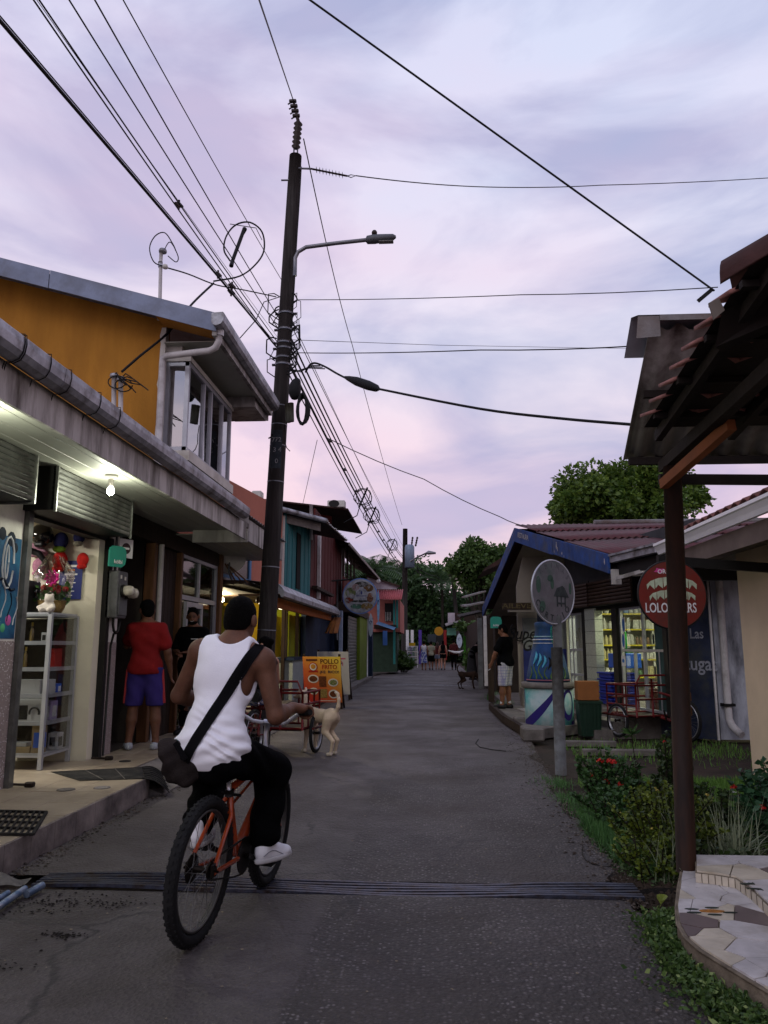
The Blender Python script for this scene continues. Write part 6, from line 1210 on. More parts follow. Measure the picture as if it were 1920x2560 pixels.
for k in range(7):part('weed',M_weed,vc,lambda q,k=k:q.tube([vsur(-1.1+.3*k+.12*math.sin(t*.9+k),.86+.05*t)for t in range(5+k%3)],[.014-.0015*t for t in range(5+k%3)],5))
for k in range(4):part('fish_stroke',M_cy if k<3 else M_paintk,vc,lambda q,k=k:q.tube([vsur(-.9+.28*k+.1*math.sin(t),1.3-.05*t-.03*k)for t in range(5)],[.008,.02,.026,.018,.006],6))
part('fern_painting',mat('teal_leafpaint',(.04,.25,.2),.7,var=.4,vs=20),vc,lambda q:[q.tube([vsur(.35+.12*math.cos(t*.7+k),1.62+.1*math.sin(t*.7+k)-.03*k)for t in range(5)],.012,5)for k in range(4)])

# oval lettered sign on its pole
oc=at(1383,1480,y=9.2);orad=.375
og=thing('round_street_sign','tilted round grey sign with painted hut on a grey pole','sign',Vector((1.49,9.22,0)))
part('pole',mat('grey_painted_pole',(.17,.175,.185),.75,var=.3,vs=8,bump=.2,bs=30,col2=(.10,.095,.09),c2s=5),og,lambda q:q.tube([(1.47,9.24,-.05),(1.475,9.24,1.38)],.066,16));part('bracket',M_grey,og,lambda q:q.box(1.44,1.54,9.22,9.27,1.3,1.75))
Mo=frame3(oc,(.76,.65,0),(0,0,1));Mo=Mo@Matrix.Rotation(0,4,'Z')
part('rim',M_alu,og,lambda q:q.tube([Mo@Vector((orad*math.cos(6.2832*t/40),orad*math.sin(6.2832*t/40),0))for t in range(40)],.012,8,closed=True));part('face',mat('weathered_sign_face',(.135,.13,.145),.5,var=.3,vs=5,col2=(.05,.09,.075),c2s=3.5,c2lo=.5,c2hi=.72,spec=.4),og,lambda q:disc(q,Mo,orad*.98,-.006,.012,40))
def arc_text(word,rad,a0,step,size,M,m_,par,up=True):
    for i,ch in enumerate(word):
        if ch==' ':continue
        a=a0+step*i;put_text(ch,size,M@Matrix.Translation((rad*math.cos(a),rad*math.sin(a),.008))@Matrix.Rotation(a-math.pi/2 if up else a+math.pi/2,4,'Z'),'letter',m_,par,.001)
M_dklet=mat('faded_dark_letter',(.05,.06,.06),.8,var=.3,vs=20)
arc_text('CORTIJO',orad*.82,R_(205),R_(19),.10,Mo,M_dklet,og,False);arc_text('CABINAS',orad*.84,R_(150),R_(-19),.085,Mo,mat('fainter_letter',(.13,.13,.14),.8),og,True)
ht=part('painted_hut',M_dklet,og,lambda q:q.prism([Mo@Vector(p)for p in((-.0,-.05,.008),(.06,.05,.008),(.16,.08,.008),(.2,.05,.008),(.27,-.06,.008))],Mo.to_3x3()@Vector((0,0,.002))));part('painted_hut',M_dklet,og,lambda q:[q.box(x,x+.02,-.17,-.04,.008,.010,M=Mo)for x in(.05,.12,.19)]+[q.box(.05,.2,-.14,-.12,.0085,.0105,M=Mo)])
for(x,y,rx,ry)in((-.26,.08,.04,.1),(-.05,.16,.05,.04),(-.02,.1,.03,.07),(.3,.05,.025,.07),(-.2,-.17,.05,.06)):part('painted_foliage',mat('paint_foliage',(.06,.115,.085),.7,var=.3),og,lambda q,x=x,y=y,rx=rx,ry=ry:disc(q,Mo,rx,.007,.0015,12,x,y,ry))

# the red round bar sign hung from the cream house
lcn=at(1680,1487,y=7.35);lr=.315
lg=thing('round_bar_sign','red round hanging sign with pale palm leaves and white lettering behind the porch post','sign',lcn)
Ml2=frame3(lcn,(1,.05,0),(0,0,1));M_lred=mat('sign_red_brown',(.20,.028,.018),.6,var=.2,vs=4,col2=(.13,.04,.03),c2s=3);M_cream2=mat('pale_leaf_paint',(.46,.52,.38),.7,var=.25,vs=14)
part('disc',M_lred,lg,lambda q:disc(q,Ml2,lr,-.01,.02,48));part('edge',M_dark,lg,lambda q:q.tube([Ml2@Vector((lr*math.cos(6.2832*t/48),lr*math.sin(6.2832*t/48),0))for t in range(48)],.012,6,closed=True))
def palmrow(y,w_,h_):
    for k in range(6):
        x0=-w_+2*w_*k/6;x1=x0+2*w_/6*.96;zt=lambda x:y+h_*(1-(x/w_)**2)**.5 if abs(x)<w_ else y
        part('palm_leaf',M_cream2,lg,lambda q,x0=x0,x1=x1:q.prism([Ml2@Vector((x,z_,.0105))for x,z_ in((x0+.004,y-.01*(abs(x0+x1)/2/w_)*3),((x0*.6+x1*.4),y+.018),(x1-.004,y-.01*(abs(x0+x1)/2/w_)*3),(x1,zt(x1*.98)),((x0+x1)/2,zt((x0+x1)/2)+.004),(x0,zt(x0*.98)))],Ml2.to_3x3()@Vector((0,0,.003))))
palmrow(.075,.235,.09);palmrow(-.03,.215,.075)
put_text("LOLO'S BARS",.125,Ml2@Matrix.Translation((-.022,-.125,.011)),'lettering',M_sw,lg,.002,sx=.655);put_text('ORGANIC',.055,Ml2@Matrix.Translation((0,.215,.011)),'lettering',M_sw,lg,.002,sx=1.0)
part('pink_splash',mat('pink_splash',(.5,.07,.25),.6),lg,lambda q:q.prism([Ml2@Vector((-.105+.06*math.cos(t*.7)*(1 if t%2 else .6),.225+.03*math.sin(t*.7)*(1 if t%2 else .6),.0106))for t in range(9)],Ml2.to_3x3()@Vector((0,0,.001))))
part('hanging_arm',M_dark,lg,lambda q:q.beam(lcn+Vector((-.1,.05,.33)),Vector((3.38,7.6,2.13)),.05,.09));part('hanger',M_dark,lg,lambda q:q.tube([lcn+Vector((0,0,lr)),lcn+Vector((0,.05,.34))],.012,6))

# cream house
ch_=thing('cream_house','cream rendered house with white eave gutter and red tile edge at the right border','building',(3.5,7,0))
M_creamw=mat('cream_render',(.74,.62,.46),.9,var=.06,vs=3,bump=.25,bs=90);M_wgut=mat('white_gutter',(.9,.9,.92),.4,.0,var=.06,vs=3);M_rtile=mat('red_clay_tile',(.20,.085,.07),.75,var=.25,vs=4,bump=.15,bs=30)
part('wall',M_creamw,ch_,lambda q:q.box(3.45,3.6,-2,8.85,-.1,2.55));part('wall',M_creamw,ch_,lambda q:q.box(3.55,8,8.7,8.85,-.1,2.55))
part('soffit',M_beige,ch_,lambda q:q.box(2.86,3.45,-2,9.4,2.42,2.44));part('eave_board',mat('dark_eave_board',(.20,.16,.14),.85,var=.2,vs=4),ch_,lambda q:q.box(2.84,2.87,-2,9.4,2.28,2.46));part('cross_beam',M_dark,ch_,lambda q:q.box(2.6,3.6,8.9,9.02,2.13,2.27))  # the eave board under the gutter has its own darker brown
ggp=[(-.02,.12),(-.02,-.0),(-.045,-.02),(-.07,-.015),(-.085,.03),(-.11,.075),(-.125,.085),(-.125,.115),(-.11,.115),(-.1,.09),(-.03,.0),(-.03,.12)]
part('gutter',M_wgut,ch_,lambda q:q.prism([(2.84+x,-2,2.50+z)for x,z in ggp],(0,11.45,0)));part('roof',M_rtile,ch_,lambda q:q.add([(2.80,-2,2.64),(2.80,9.2,2.64),(3.35,8.3,2.84),(3.35,-2,2.84),(8,-2,2.9),(8,8.3,2.9)],[(0,1,2,3),(3,2,5,4)]))
for k in range(30):
    y=9.0-.21*k
    if y>4.5:part('eave_tile',M_rtile,ch_,lambda q,y=y:q.sheet(lambda u,v:(2.79+.42*v,y-.1+.2*u,2.65+.155*v+.045*math.sin(math.pi*u)),6,1,thick=(0,0,-.012)))
part('ridge_tiles',M_rtile,ch_,lambda q:[q.tube([(3.3,8.35-.42*k,2.84),(3.3,7.95-.42*k,2.855)],[.075,.065],10)for k in range(12)])

# tiled porch in the foreground
pch=thing('tiled_porch','dark open porch with clay tile and corrugated roof on a round rusty post','porch',(1.47,4.85,.12))
M_post=mat('rusty_brown_post',(.034,.019,.015),.7,.0,var=.35,vs=5,bump=.1,bs=20,stretch=(3,3,.6),col2=(.055,.024,.014),c2s=2.5)
M_dkt=mat('dark_timber',(.026,.019,.016),.8,var=.3,vs=5,bump=.2,bs=20)
part('post',M_post,pch,lambda q:q.tube([(1.475,4.86,.1),(1.545,4.86,2.52)],.0565,20))
part('beam',M_dkt,pch,lambda q:q.beam((1.46,4.86,2.44),(5,4.86,2.37),.05,.06));part('beam',M_dkt,pch,lambda q:q.beam((1.53,5.0,2.55),(1.53,1.5,2.70),.06,.07))
part('brace',mat('orange_brown_brace',(.26,.095,.035),.7,var=.2,vs=6),pch,lambda q:q.beam((1.475,4.83,2.40),(1.59,4.0,2.545),.05,.06))
# corrugated sheet, seen from below
cz=lambda y:3.275-(y-4.43)*.80
part('corrugated_roof',mat('underside_zinc',(.50,.48,.46),.6,.0,var=.25,vs=2,col2=(.09,.07,.06),c2s=2),pch,lambda q:q.sheet(lambda u,v:(1.33+3.6*u,4.43+.79*v,cz(4.43+.79*v)+.022*math.sin(2*math.pi*26*u)),26*6,1,thick=(0,0,.005)))
part('ridge_flashing',mat('bright_zinc',(.42,.46,.52),.4,.6,var=.15,vs=5),pch,lambda q:q.add([(1.235,4.32,3.31),(5,4.32,3.31),(5,4.47,3.36),(1.235,4.47,3.36),(1.22,4.62,3.16),(5,4.62,3.16)],[(0,1,2,3),(3,2,5,4)]));part('ridge_flashing',M_zinc,pch,lambda q:q.add([(1.235,4.325,3.305),(1.36,4.325,3.305),(1.36,4.33,3.18),(1.22,4.33,3.17)],[(0,1,2,3)]).box(1.36,5,4.32,4.328,3.275,3.308))
part('eave_purlin',M_dkt,pch,lambda q:q.beam((1.36,5.18,2.635),(5,5.18,2.635),.035,.05));part('purlin',M_dkt,pch,lambda q:q.beam((1.36,4.75,2.965),(5,4.75,2.965),.035,.045))
# clay tiles: courses climbing towards the ridge
tz=lambda y:2.69+(4.44-y)*.131
for r_ in range(7):
    y1=4.46-.195*r_;y0=y1-.24
    for c_ in range(5):
        x0=1.25+.26*c_
        part('clay_tile',mat('dusty_pink_tile',(.34,.17,.15),.8,var=.3,vs=8,bump=.2,bs=40),pch,lambda q,x0=x0,y0=y0,y1=y1:q.sheet(lambda u,v:(x0+.262*u,y1+(y0-y1)*v,tz(y1+(y0-y1)*v)+.06-.08*v+.03*math.sin(math.pi*u)),5,1,thick=(0,0,-.02)))
part('tile_boards',M_dkt,pch,lambda q:q.add([(1.27,4.46,tz(4.46)-.02),(1.27,2.9,tz(2.9)-.02),(2.3,2.0,tz(2.0)+.12),(5,2.0,tz(2.0)+.12),(5,4.46,tz(4.46)-.02)],[(0,1,2,3,4)]))
for k in range(5):part('rafter',M_dkt,pch,lambda q,k=k:q.beam((1.36+.42*k,4.5,tz(4.5)-.06),(1.36+.42*k,2.2,tz(2.2)-.045),.04,.06))
for k in range(4):part('batten',M_dkt,pch,lambda q,k=k:q.beam((1.27,4.25-.42*k,tz(4.25-.42*k)-.04),(5,4.25-.42*k,tz(4.25-.42*k)-.04),.035,.03))
rdir=Vector((.72,-.5,.33))
for k in range(4):
    c=Vector((1.275,3.14,2.885))+rdir*(.30*k);part('ridge_tile',mat('dark_ridge_tile',(.085,.038,.034),.8,var=.3,vs=6,bump=.2,bs=30),pch,lambda q,c=c:q.sheet(lambda u,v:c+rdir*(.34*v)+Vector((-.08*math.cos(math.pi*u)*.8,-.12*math.cos(math.pi*u)*.8,.0+.135*math.sin(math.pi*u)))*(1.0-.12*v),10,1,thick=(0,0,-.014)))
part('ridge_board',M_dkt,pch,lambda q:q.prism([(1.27,3.2,2.82),(2.6,2.2,3.38),(2.6,2.2,3.0),(1.27,3.3,2.7)],(.05,.06,0)))
part('tie_strap',M_dark,pch,lambda q:q.beam(at(1782,722,y=3.1),at(1745,753,y=3.1),.006,.016));part('tie_plate',mat('grey_tape',(.2,.17,.15),.8),pch,lambda q:q.prism([at(1772,757,y=3.1),at(1797,745,y=3.1),at(1812,775,y=3.1),at(1785,798,y=3.1)],(0,.01,0)))

# mosaic step
pv3=bpy.data.objects.new('mosaic_terrace',None);COL.objects.link(pv3);tag(pv3,kind='structure');WM[pv3.name]=Matrix.Identity(4)
M_grout=mat('pale_grout',(.24,.20,.155),.9,var=.35,vs=10,bump=.3,bs=60);M_stA=mat('lilac_white_marble',(.60,.57,.58),.4,var=.2,vs=7,col2=(.40,.36,.33),c2s=5,c2lo=.5,c2hi=.7,spec=.4,bump=.06,bs=60);M_stB=mat('cream_marble',(.60,.54,.45),.4,var=.2,vs=7,spec=.4,col2=(.42,.36,.27),c2s=5,c2lo=.5,c2hi=.7,bump=.06,bs=60);M_stC=mat('mauve_brown_marble',(.19,.145,.14),.4,var=.2,vs=6,spec=.4)
lowp=[(1.47,4.93),(1.33,4.55),(1.21,4.2),(1.145,3.97),(1.125,3.8),(1.14,3.65),(1.19,3.48),(1.26,3.25),(1.33,2.9),(1.36,2.3),(3.3,2.3),(3.3,4.93)]
upf=[at(1740,2206,z=.12),at(1790,2212,z=.12),at(1840,2221,z=.12),at(1880,2250,z=.12),at(1925,2295,z=.12),at(1990,2380,z=.12)]
upp=[(p.x,p.y)for p in upf]+[(2.1,2.3),(3.3,2.3),(3.3,4.93),(1.55,4.93)]
part('slab',M_grout,pv3,lambda q:q.prism([(x,y,.112)for x,y in lowp],(0,0,-.2)));part('slab',M_grout,pv3,lambda q:q.prism([(x,y,.17)for x,y in upp],(0,0,-.06)))
part('edge_tube',M_grout,pv3,lambda q:q.tube([(x,y,.108)for x,y in lowp[:10]],.006,8))
def clip_poly(poly,a,b): # keep the side of the bisector nearer to a
    mx_,my_=(a[0]+b[0])/2,(a[1]+b[1])/2;nx,ny=b[0]-a[0],b[1]-a[1];f=lambda p:(p[0]-mx_)*nx+(p[1]-my_)*ny;out_=[]
    for p,q_ in zip(poly,poly[1:]+poly[:1]):
        fp_,fq=f(p),f(q_)
        if fp_<=0:out_.append(p)
        if fp_*fq<0:t=fp_/(fp_-fq);out_.append((p[0]+(q_[0]-p[0])*t,p[1]+(q_[1]-p[1])*t))
    return out_
def stones(poly,z,n,rnd,xr,yr,hole=None):
    pts=[]
    while len(pts)<n:
        p=(rnd.uniform(*xr),rnd.uniform(*yr))
        if all((p[0]-a)**2+(p[1]-b)**2>.005 for a,b in pts):pts.append(p)
    for i,p in enumerate(pts):
        c=list(poly)
        for j,q_ in enumerate(pts):
            if i!=j:c=clip_poly(c,p,q_)
            if len(c)<3:break
        if len(c)<3:continue
        cx_=sum(a for a,_ in c)/len(c);cy_=sum(b for _,b in c)/len(c)
        c=[(cx_+(a-cx_)*.965,cy_+(b-cy_)*.965)for a,b in c]
        mm=rnd.choices([M_stA,M_stB,M_stC],[6,3,1.4])[0];part('paving_stone',mm,pv3,lambda q,c=c,mm=mm:q.prism([(a,b,z)for a,b in c],(0,0,.008+rnd.uniform(0,.002))))
rnd=random.Random(11)
cvx=[(1.47,4.90),(1.345,4.55),(1.222,4.2),(1.158,3.97),(1.138,3.8),(1.152,3.66),(1.2,3.49),(1.272,3.25),(1.342,2.9),(1.372,2.3),(2.3,2.3),(2.3,4.0),(1.75,4.6),(1.53,4.78)]
stones(cvx,.112,92,rnd,(1.15,2.2),(2.4,4.85));stones([(x,y)for x,y in[(p[0]+.008,p[1]+.01)for p in upp]],.17,84,rnd,(1.5,3.2),(2.4,4.9))
rise=upf[:6]
for a,b in zip(rise,rise[1:]):
    for k in range(3):
        p,q_=a.lerp(b,k/3+.02),a.lerp(b,(k+1)/3-.03);sk=0;part('riser_tile',M_stB,pv3,lambda q,p=p,q_=q_,sk=sk:q.prism([(p.x-.004,p.y-.006,.122),(q_.x-.004+sk,q_.y-.006,.122),(q_.x-.004,q_.y-.006,.168),(p.x-.004+sk,p.y-.006,.168)],(.004,.005,0)))
# inlaid creature of orange tesserae on the lower step and dark leaf on the upper one
M_or=mat('orange_tessera',(.48,.22,.05),.5,var=.5,vs=40);M_gn=mat('dark_green_tessera',(.03,.045,.035),.5,var=.3)
ic=at(1778,2277,z=.124)
for k in range(14):x=ic.x-.055+.0085*k*1.0;part('tessera',M_or,pv3,lambda q,x=x,k=k:q.prism([(x,ic.y-.018*math.sin(.4+k*.18),.121),(x+.0078,ic.y-.018*math.sin(.4+k*.18),.121),(x+.0078,ic.y+.024*math.sin(.5+k*.17),.121),(x,ic.y+.024*math.sin(.5+k*.17),.121)],(0,0,.003)))
for(dx,dy,an)in((-.085,.025,.1),(.02,.05,-.15),(.085,-.015,-.1),(-.09,-.025,0),(.0,-.05,.2)):part('tessera',M_gn,pv3,lambda q,dx=dx,dy=dy,an=an:q.prism([(ic.x+dx+.035*math.cos(an+t),ic.y+dy+.010*math.sin(t),.1215)for t in(0,1.1,2.2,3.14,4.2,5.3)],(0,0,.003)))
lf=at(1873,2213,z=.18)
for(s_,dy)in((1,.012),(-1,-.05)):part('tessera',M_gn,pv3,lambda q,s_=s_,dy=dy:q.prism([(lf.x-.035+.012*j,lf.y+dy+.5*s_*(.012*j)*.5+s_*(.008 if j%2 else .018),.1792)for j in range(7)]+[(lf.x-.035+.012*j,lf.y+dy-.006*s_+.5*s_*(.012*j)*.3,.1792)for j in reversed(range(7))],(0,0,.003)))

# green bin, carton
bn=thing('green_bin','dark green ribbed plastic bin beside the painted planter','bin',(2.5,12.75,0));M_gb=mat('dark_green_plastic',(.016,.045,.028),.5,var=.15,vs=6)
def sqr(q,c,w0,w1,z0,z1):q.add([(c[0]+sx*w0,c[1]+sy*w0,z0)for sx,sy in((-1,-1),(1,-1),(1,1),(-1,1))]+[(c[0]+sx*w1,c[1]+sy*w1,z1)for sx,sy in((-1,-1),(1,-1),(1,1),(-1,1))],[(3,2,1,0),(4,5,6,7)]+[(i,(i+1)%4,4+(i+1)%4,4+i)for i in range(4)])
part('body',M_gb,bn,lambda q:sqr(q,(2.5,12.75),.15,.175,.0,.50));part('lip',M_gb,bn,lambda q:sqr(q,(2.5,12.75),.19,.19,.5,.54))
for k in range(6):part('rib',M_gb,bn,lambda q,k=k:q.beam((2.365+.054*k,12.598,.02),(2.352+.059*k,12.574,.5),.012,.012))
q=MB();q.box(2.33,2.66,12.65,12.95,.545,.84,bev=.008);q.build('brown_carton',mat('cardboard',(.30,.13,.045),.85,var=.12),None,'brown cardboard carton standing on the green bin','carton')
for k,(u,v,w_)in enumerate(((1560,1880,.55),(1470,1858,.4))):p=at(u,v,z=.0);q=MB();q.box(p.x-w_,p.x+w_,p.y-.06,p.y+.06,-.05,.035,bev=.01);q.build('ground_plank',M_conc,None,['weathered plank lying on the earth before the red tricycle','weathered plank lying on the earth at the green bin'][k],'plank','planks on the earth')
# phone sign, posts
kolbi(at(1240,1556,y=16.6),(1,-.1,0),.24,'blue-green phone shop sign hanging above the man in black')
for(u0,u1,v0,v1,y,mm,lb)in((1197,1205,1545,1722,22,M_grey,'pale post nearest the road under the far right eaves'),(1212,1216,1540,1715,20,M_pvc,'white board post beside the pale post'),(1222,1232,1560,1755,17.6,M_wood,'brown timber post behind the man in black')):
    q=MB();q.box(*R4(u0,v1,u1,v0,y,.12));q.build('roadside_post',mm,None,lb,'post','posts on the right')
# ---- stalls further on, right
fr=thing('far_stalls','row of low sheet-roofed stalls beyond the blue store','stalls',(2.6,30,0))
for(u0,v0,u1,v1,y,mm)in((1165,1494,1215,1480,25,M_zinc),(1163,1518,1212,1508,23.5,M_zinc),(1115,1566,1152,1553,44,M_zinc),(1150,1545,1210,1532,27,M_dkt)):a,b=at(u0,v0,y=y),at(u1,v1,y=y);part('sheet_roof',mm,fr,lambda q,a=a,b=b,y=y:q.prism([a,b,b+Vector((0,0,.05)),a+Vector((0,0,.05))],(0,3.5,.2)))
part('sheet_roof',M_rust,fr,lambda q:q.prism([at(1205,1430,y=27),at(1275,1400,y=27),at(1290,1372,y=27),at(1212,1420,y=27)],(0,3,0)));part('side_wall',M_wood,fr,lambda q:q.box(1.9,2.1,23,42,0,2.4));part('wall',M_dkwall,fr,lambda q:q.box(2.1,3.2,22.8,23,0,2.6));part('wall',M_wood,fr,lambda q:q.box(2.0,6,46,46.2,0,3.2))
for(u0,u1,v0,v1,y,c)in((1160,1172,1590,1665,42,(.07,.26,.03)),(1173,1180,1590,1640,40,(.42,.36,.05)),(1110,1116,1575,1650,50,(.3,.03,.03)),(1118,1140,1570,1588,45,(.18,.4,.3))):part('painted_post',mat('fp_%d'%u0,c,.8,var=.2),fr,lambda q,a=(u0,v1,u1,v0,y):q.box(*R4(*a,.2)))
part('billboard',mat('faded_board',(.45,.4,.44),.7,var=.3,vs=2),fr,lambda q:q.box(*R4(1120,1561,1137,1532,45.5,.1)));part('board',M_rust,fr,lambda q:q.box(*R4(1137,1561,1152,1533,45.6,.1)))
surfboard(1148,1583,1151,1620,2.0,7,'white surfboard sign hanging on the right side stalls',M_sb)
ys_=thing('yellow_round_sign','small yellow round sign above the far walkers','sign',at(1097,1577,y=46));part('disc',mat('amber_sign',(.48,.25,.02),.6),ys_,lambda q:disc(q,frame3(at(1097,1578,y=46),(1,0,0),(0,0,1)),.26,0,.05,20));part('bracket',M_dark,ys_,lambda q:q.tube([at(1097,1570,y=46.1),at(1112,1566,y=46.1)],.03,5))
part('post_box',M_dark,fr,lambda q:q.box(*R4(1090,1640,1108,1590,56,.5)));q=MB();q.box(*R4(1069,1606,1102,1585,60,.2));q.build('dark_board',mat('slate_board',(.05,.06,.07),.7),None,'dark slate notice board hanging behind the walkers','board')
# ============================================================ vegetation
def leaf_array(C,D,L,W,fold=.15,rng=RNG):
    """C centres, D directions (n,3), L lengths, W widths -> rhombic folded leaves"""
    n=len(C);D=D/np.linalg.norm(D,axis=1)[:,None]
    a=rng.normal(size=(n,3));S=np.cross(D,a);S/=np.linalg.norm(S,axis=1)[:,None]+1e-9;Nn_=np.cross(D,S)
    L=L[:,None];W=W[:,None]
    V=np.stack([C,C+D*L*.5+S*W+Nn_*L*fold,C+D*L,C+D*L*.5-S*W+Nn_*L*fold],1).reshape(-1,3)
    i=np.arange(n)*4;F=np.concatenate([np.stack([i,i+1,i+2],1),np.stack([i,i+2,i+3],1)])
    return V,F
def tri_obj(name,V,F,m,parent=None,**k):
    if parent is None:M=Matrix.Translation(Vector(V.mean(0)*[1,1,0]+[0,0,V[:,2].min()]))
    else:M=WM[parent.name]
    Mi=np.array(M.inverted());V=V@Mi[:3,:3].T+Mi[:3,3]
    me=bpy.data.meshes.new(name);nf=len(F);kk=F.shape[1]
    me.vertices.add(len(V));me.vertices.foreach_set('co',V.astype(np.float32).ravel());me.loops.add(nf*kk);me.loops.foreach_set('vertex_index',F.astype(np.int32).ravel())
    me.polygons.add(nf);me.polygons.foreach_set('loop_start',np.arange(0,nf*kk,kk,dtype=np.int32));me.polygons.foreach_set('loop_total',np.full(nf,kk,dtype=np.int32))
    me.materials.append(m);me.update(calc_edges=True);me.validate()
    o=bpy.data.objects.new(name,me);COL.objects.link(o)
    if parent is None:o.location=M.translation
    else:o.parent=parent
    WM[o.name]=M;return tag(o,k.get('label'),k.get('cat'),k.get('group'),k.get('kind'))
M_bark=mat('grey_brown_bark',(.055,.045,.036),.9,var=.35,vs=8,bump=.5,bs=20)
LM={'broad':leafmat('broad_leaf',(.03,.07,.012),(.13,.20,.03),trans=.4),'dark':leafmat('dark_far_leaf',(.025,.055,.02),(.065,.12,.04),trans=.35),'mid':leafmat('mid_leaf',(.03,.065,.015),(.085,.145,.035),trans=.35)}
def tree(lb,base,crowns,nclump,nleaf,lsize,kind='broad',grp='trees',clump_r=.5,seed=1,trunk_r=.18,droop=.2,name='broadleaf_tree'):
    rng=np.random.default_rng(seed);base=np.array(base,float);t=thing(name,lb,'tree',tuple(base),grp)
    cl=[];vol=np.array([c[1][0]*c[1][1]*c[1][2]for c in crowns]);vol=vol/vol.sum()
    for(c,r),f in zip(crowns,vol):
        n=max(3,int(nclump*f));d=rng.normal(size=(n,3));d/=np.linalg.norm(d,axis=1)[:,None];rad=rng.uniform(.2,1.15,n)**.5
        p=np.array(c)+d*rad[:,None]*np.array(r);cl.append(p)
    cl=np.concatenate(cl);cc=np.mean([c[0]for c in crowns],axis=0)
    q=MB();top=base+(cc-base)*np.array([.7,.7,.62]);q.tube([base-[0,0,.2],base+(top-base)*.4+[.08,.05,0],top],[trunk_r,trunk_r*.8,trunk_r*.5],9)
    for k in range(min(len(cl),26)):
        e=cl[rng.integers(len(cl))];s=base+(top-base)*rng.uniform(.6,1);mid=(s+e)/2+rng.normal(size=3)*.2;q.tube([s,mid,e],[trunk_r*.3,trunk_r*.18,trunk_r*.05],5)
    q.build('trunk',M_bark,t)
    n=len(cl)*nleaf;idx=np.repeat(np.arange(len(cl)),nleaf);cr=clump_r*rng.uniform(.6,1.3,len(cl))
    off=rng.normal(size=(n,3));off/=np.linalg.norm(off,axis=1)[:,None]+1e-9;off*=(rng.uniform(0,1,n)**.5)[:,None]*cr[idx][:,None]*np.array([1,1,.65])
    C=cl[idx]+off;D=off/np.maximum(np.linalg.norm(off,axis=1)[:,None],.01)+rng.normal(size=(n,3))*.5+np.array([0,0,-droop])
    L=lsize*rng.uniform(.6,1.3,n);V,F=leaf_array(C,D,L,L*.32,rng=rng);tri_obj('crown',V,F,LM[kind],t);return t
def CR(u,v,y,ru,rv,ry=None):p=at(u,v,y=y);return(tuple(p),(ru*y/1920,ry or ru*y/1920,rv*y/1920))
tree('large broad crowned tree rising behind the maroon store roof',(at(1560,1500,y=27).x,27,0),[CR(1500,1245,27,105,70),CR(1580,1190,27,75,52),CR(1650,1240,27,85,70),CR(1430,1270,27,42,45),CR(1560,1290,27,160,40)],88,250,.19,'broad',seed=3,clump_r=.58)
tree('round leafy tree above the right side stalls',(at(1200,1600,y=36).x,36,0),[CR(1200,1400,36,62,42),CR(1165,1430,36,34,32),CR(1235,1390,36,32,32),CR(1215,1450,36,60,35)],56,190,.2,'mid',seed=5,clump_r=.58)
fl=[('dark tree behind the pink awning house',905,1430,62,60,42,1450),('tall dark tree left of the far pole',985,1440,70,55,55,1400),('dense dark tree right of the far pole',1060,1440,68,60,60,1390),('dark tree at the end of the street',1120,1500,74,62,60,1440),('dark tree behind the right side stalls',1180,1510,70,60,52,1460),('dark tree far right above the stalls',1240,1480,66,60,50,1440)]
for i,(lb,u,v,y,ru,rv,_)in enumerate(fl):
    tree(lb,(at(u,1600,y=y).x,y,0),[CR(u,v+20,y,ru,rv),CR(u-20,v+75,y,ru*.9,rv*.9),CR(u+25,v+85,y,ru*.9,rv*.9),CR(u,v+140,y,ru*.9,50)],80,90,.42,'dark','trees at the end of the street',1.05,seed=20+i,trunk_r=.3)
for i,(x,y)in enumerate(((-16,70),(-9,90),(14,80),(22,60),(-24,55),(30,44),(4,100))):tree(['dark background tree far left of the street','dark background tree behind the far left houses','dark background tree right of the street end','dark background tree far right behind the store','dark background tree beyond the salmon house','dark background tree at the far right edge','dark background tree closing the street'][i],(x,y,0),[((x,y,4.2),(4.5,4.5,3.4)),((x+2,y,3),(4,4,2.6)),((x-2.5,y,2.6),(4,4,2.4))],90,50,.7,'dark','background trees',1.3,seed=40+i,trunk_r=.3)
# palms
def palm(lb,base,h,n,L,m,seed=1,fan=False):
    rng=random.Random(seed);b=Vector(base);t=thing('palm_tree',lb,'palm',b,'palms');top=b+Vector((.2,0,h))
    part('trunk',M_bark,t,lambda q:q.tube([b-Vector((0,0,.2)),b.lerp(top,.5)+Vector((.1,0,0)),top],[.16,.12,.1],9))
    q=MB()
    for k in range(n):
        a=6.283*k/n+rng.uniform(-.3,.3);el=rng.uniform(.1,1.1);d=Vector((math.cos(a)*math.cos(el),math.sin(a)*math.cos(el),math.sin(el)));pts=[top+d*(L*s)-Vector((0,0,.55*L*s*s))for s in[j/9 for j in range(10)]]
        q.tube(pts,[.025-.002*j for j in range(10)],4)
        for j in range(1,10):
            tdir=(pts[j]-pts[j-1]).normalized();sd=tdir.cross(Vector((0,0,1)))
            if sd.length<.1:sd=Vector((1,0,0))
            sd.normalize()
            for sg in(-1,1):
                for w_ in(0,.5):
                    p=pts[j-1].lerp(pts[j],w_);ll=L*.33*math.sin(.5+2.3*j/10);e=p+(sd*sg+tdir*.5).normalized()*ll-Vector((0,0,ll*.35));q.add([p,p.lerp(e,.5)+tdir*.05,e,p.lerp(e,.5)-tdir*.05],[(0,1,2,3)])
    q.build('fronds',m,t)
M_palm=leafmat('palm_leaf',(.02,.06,.035),(.05,.10,.06))
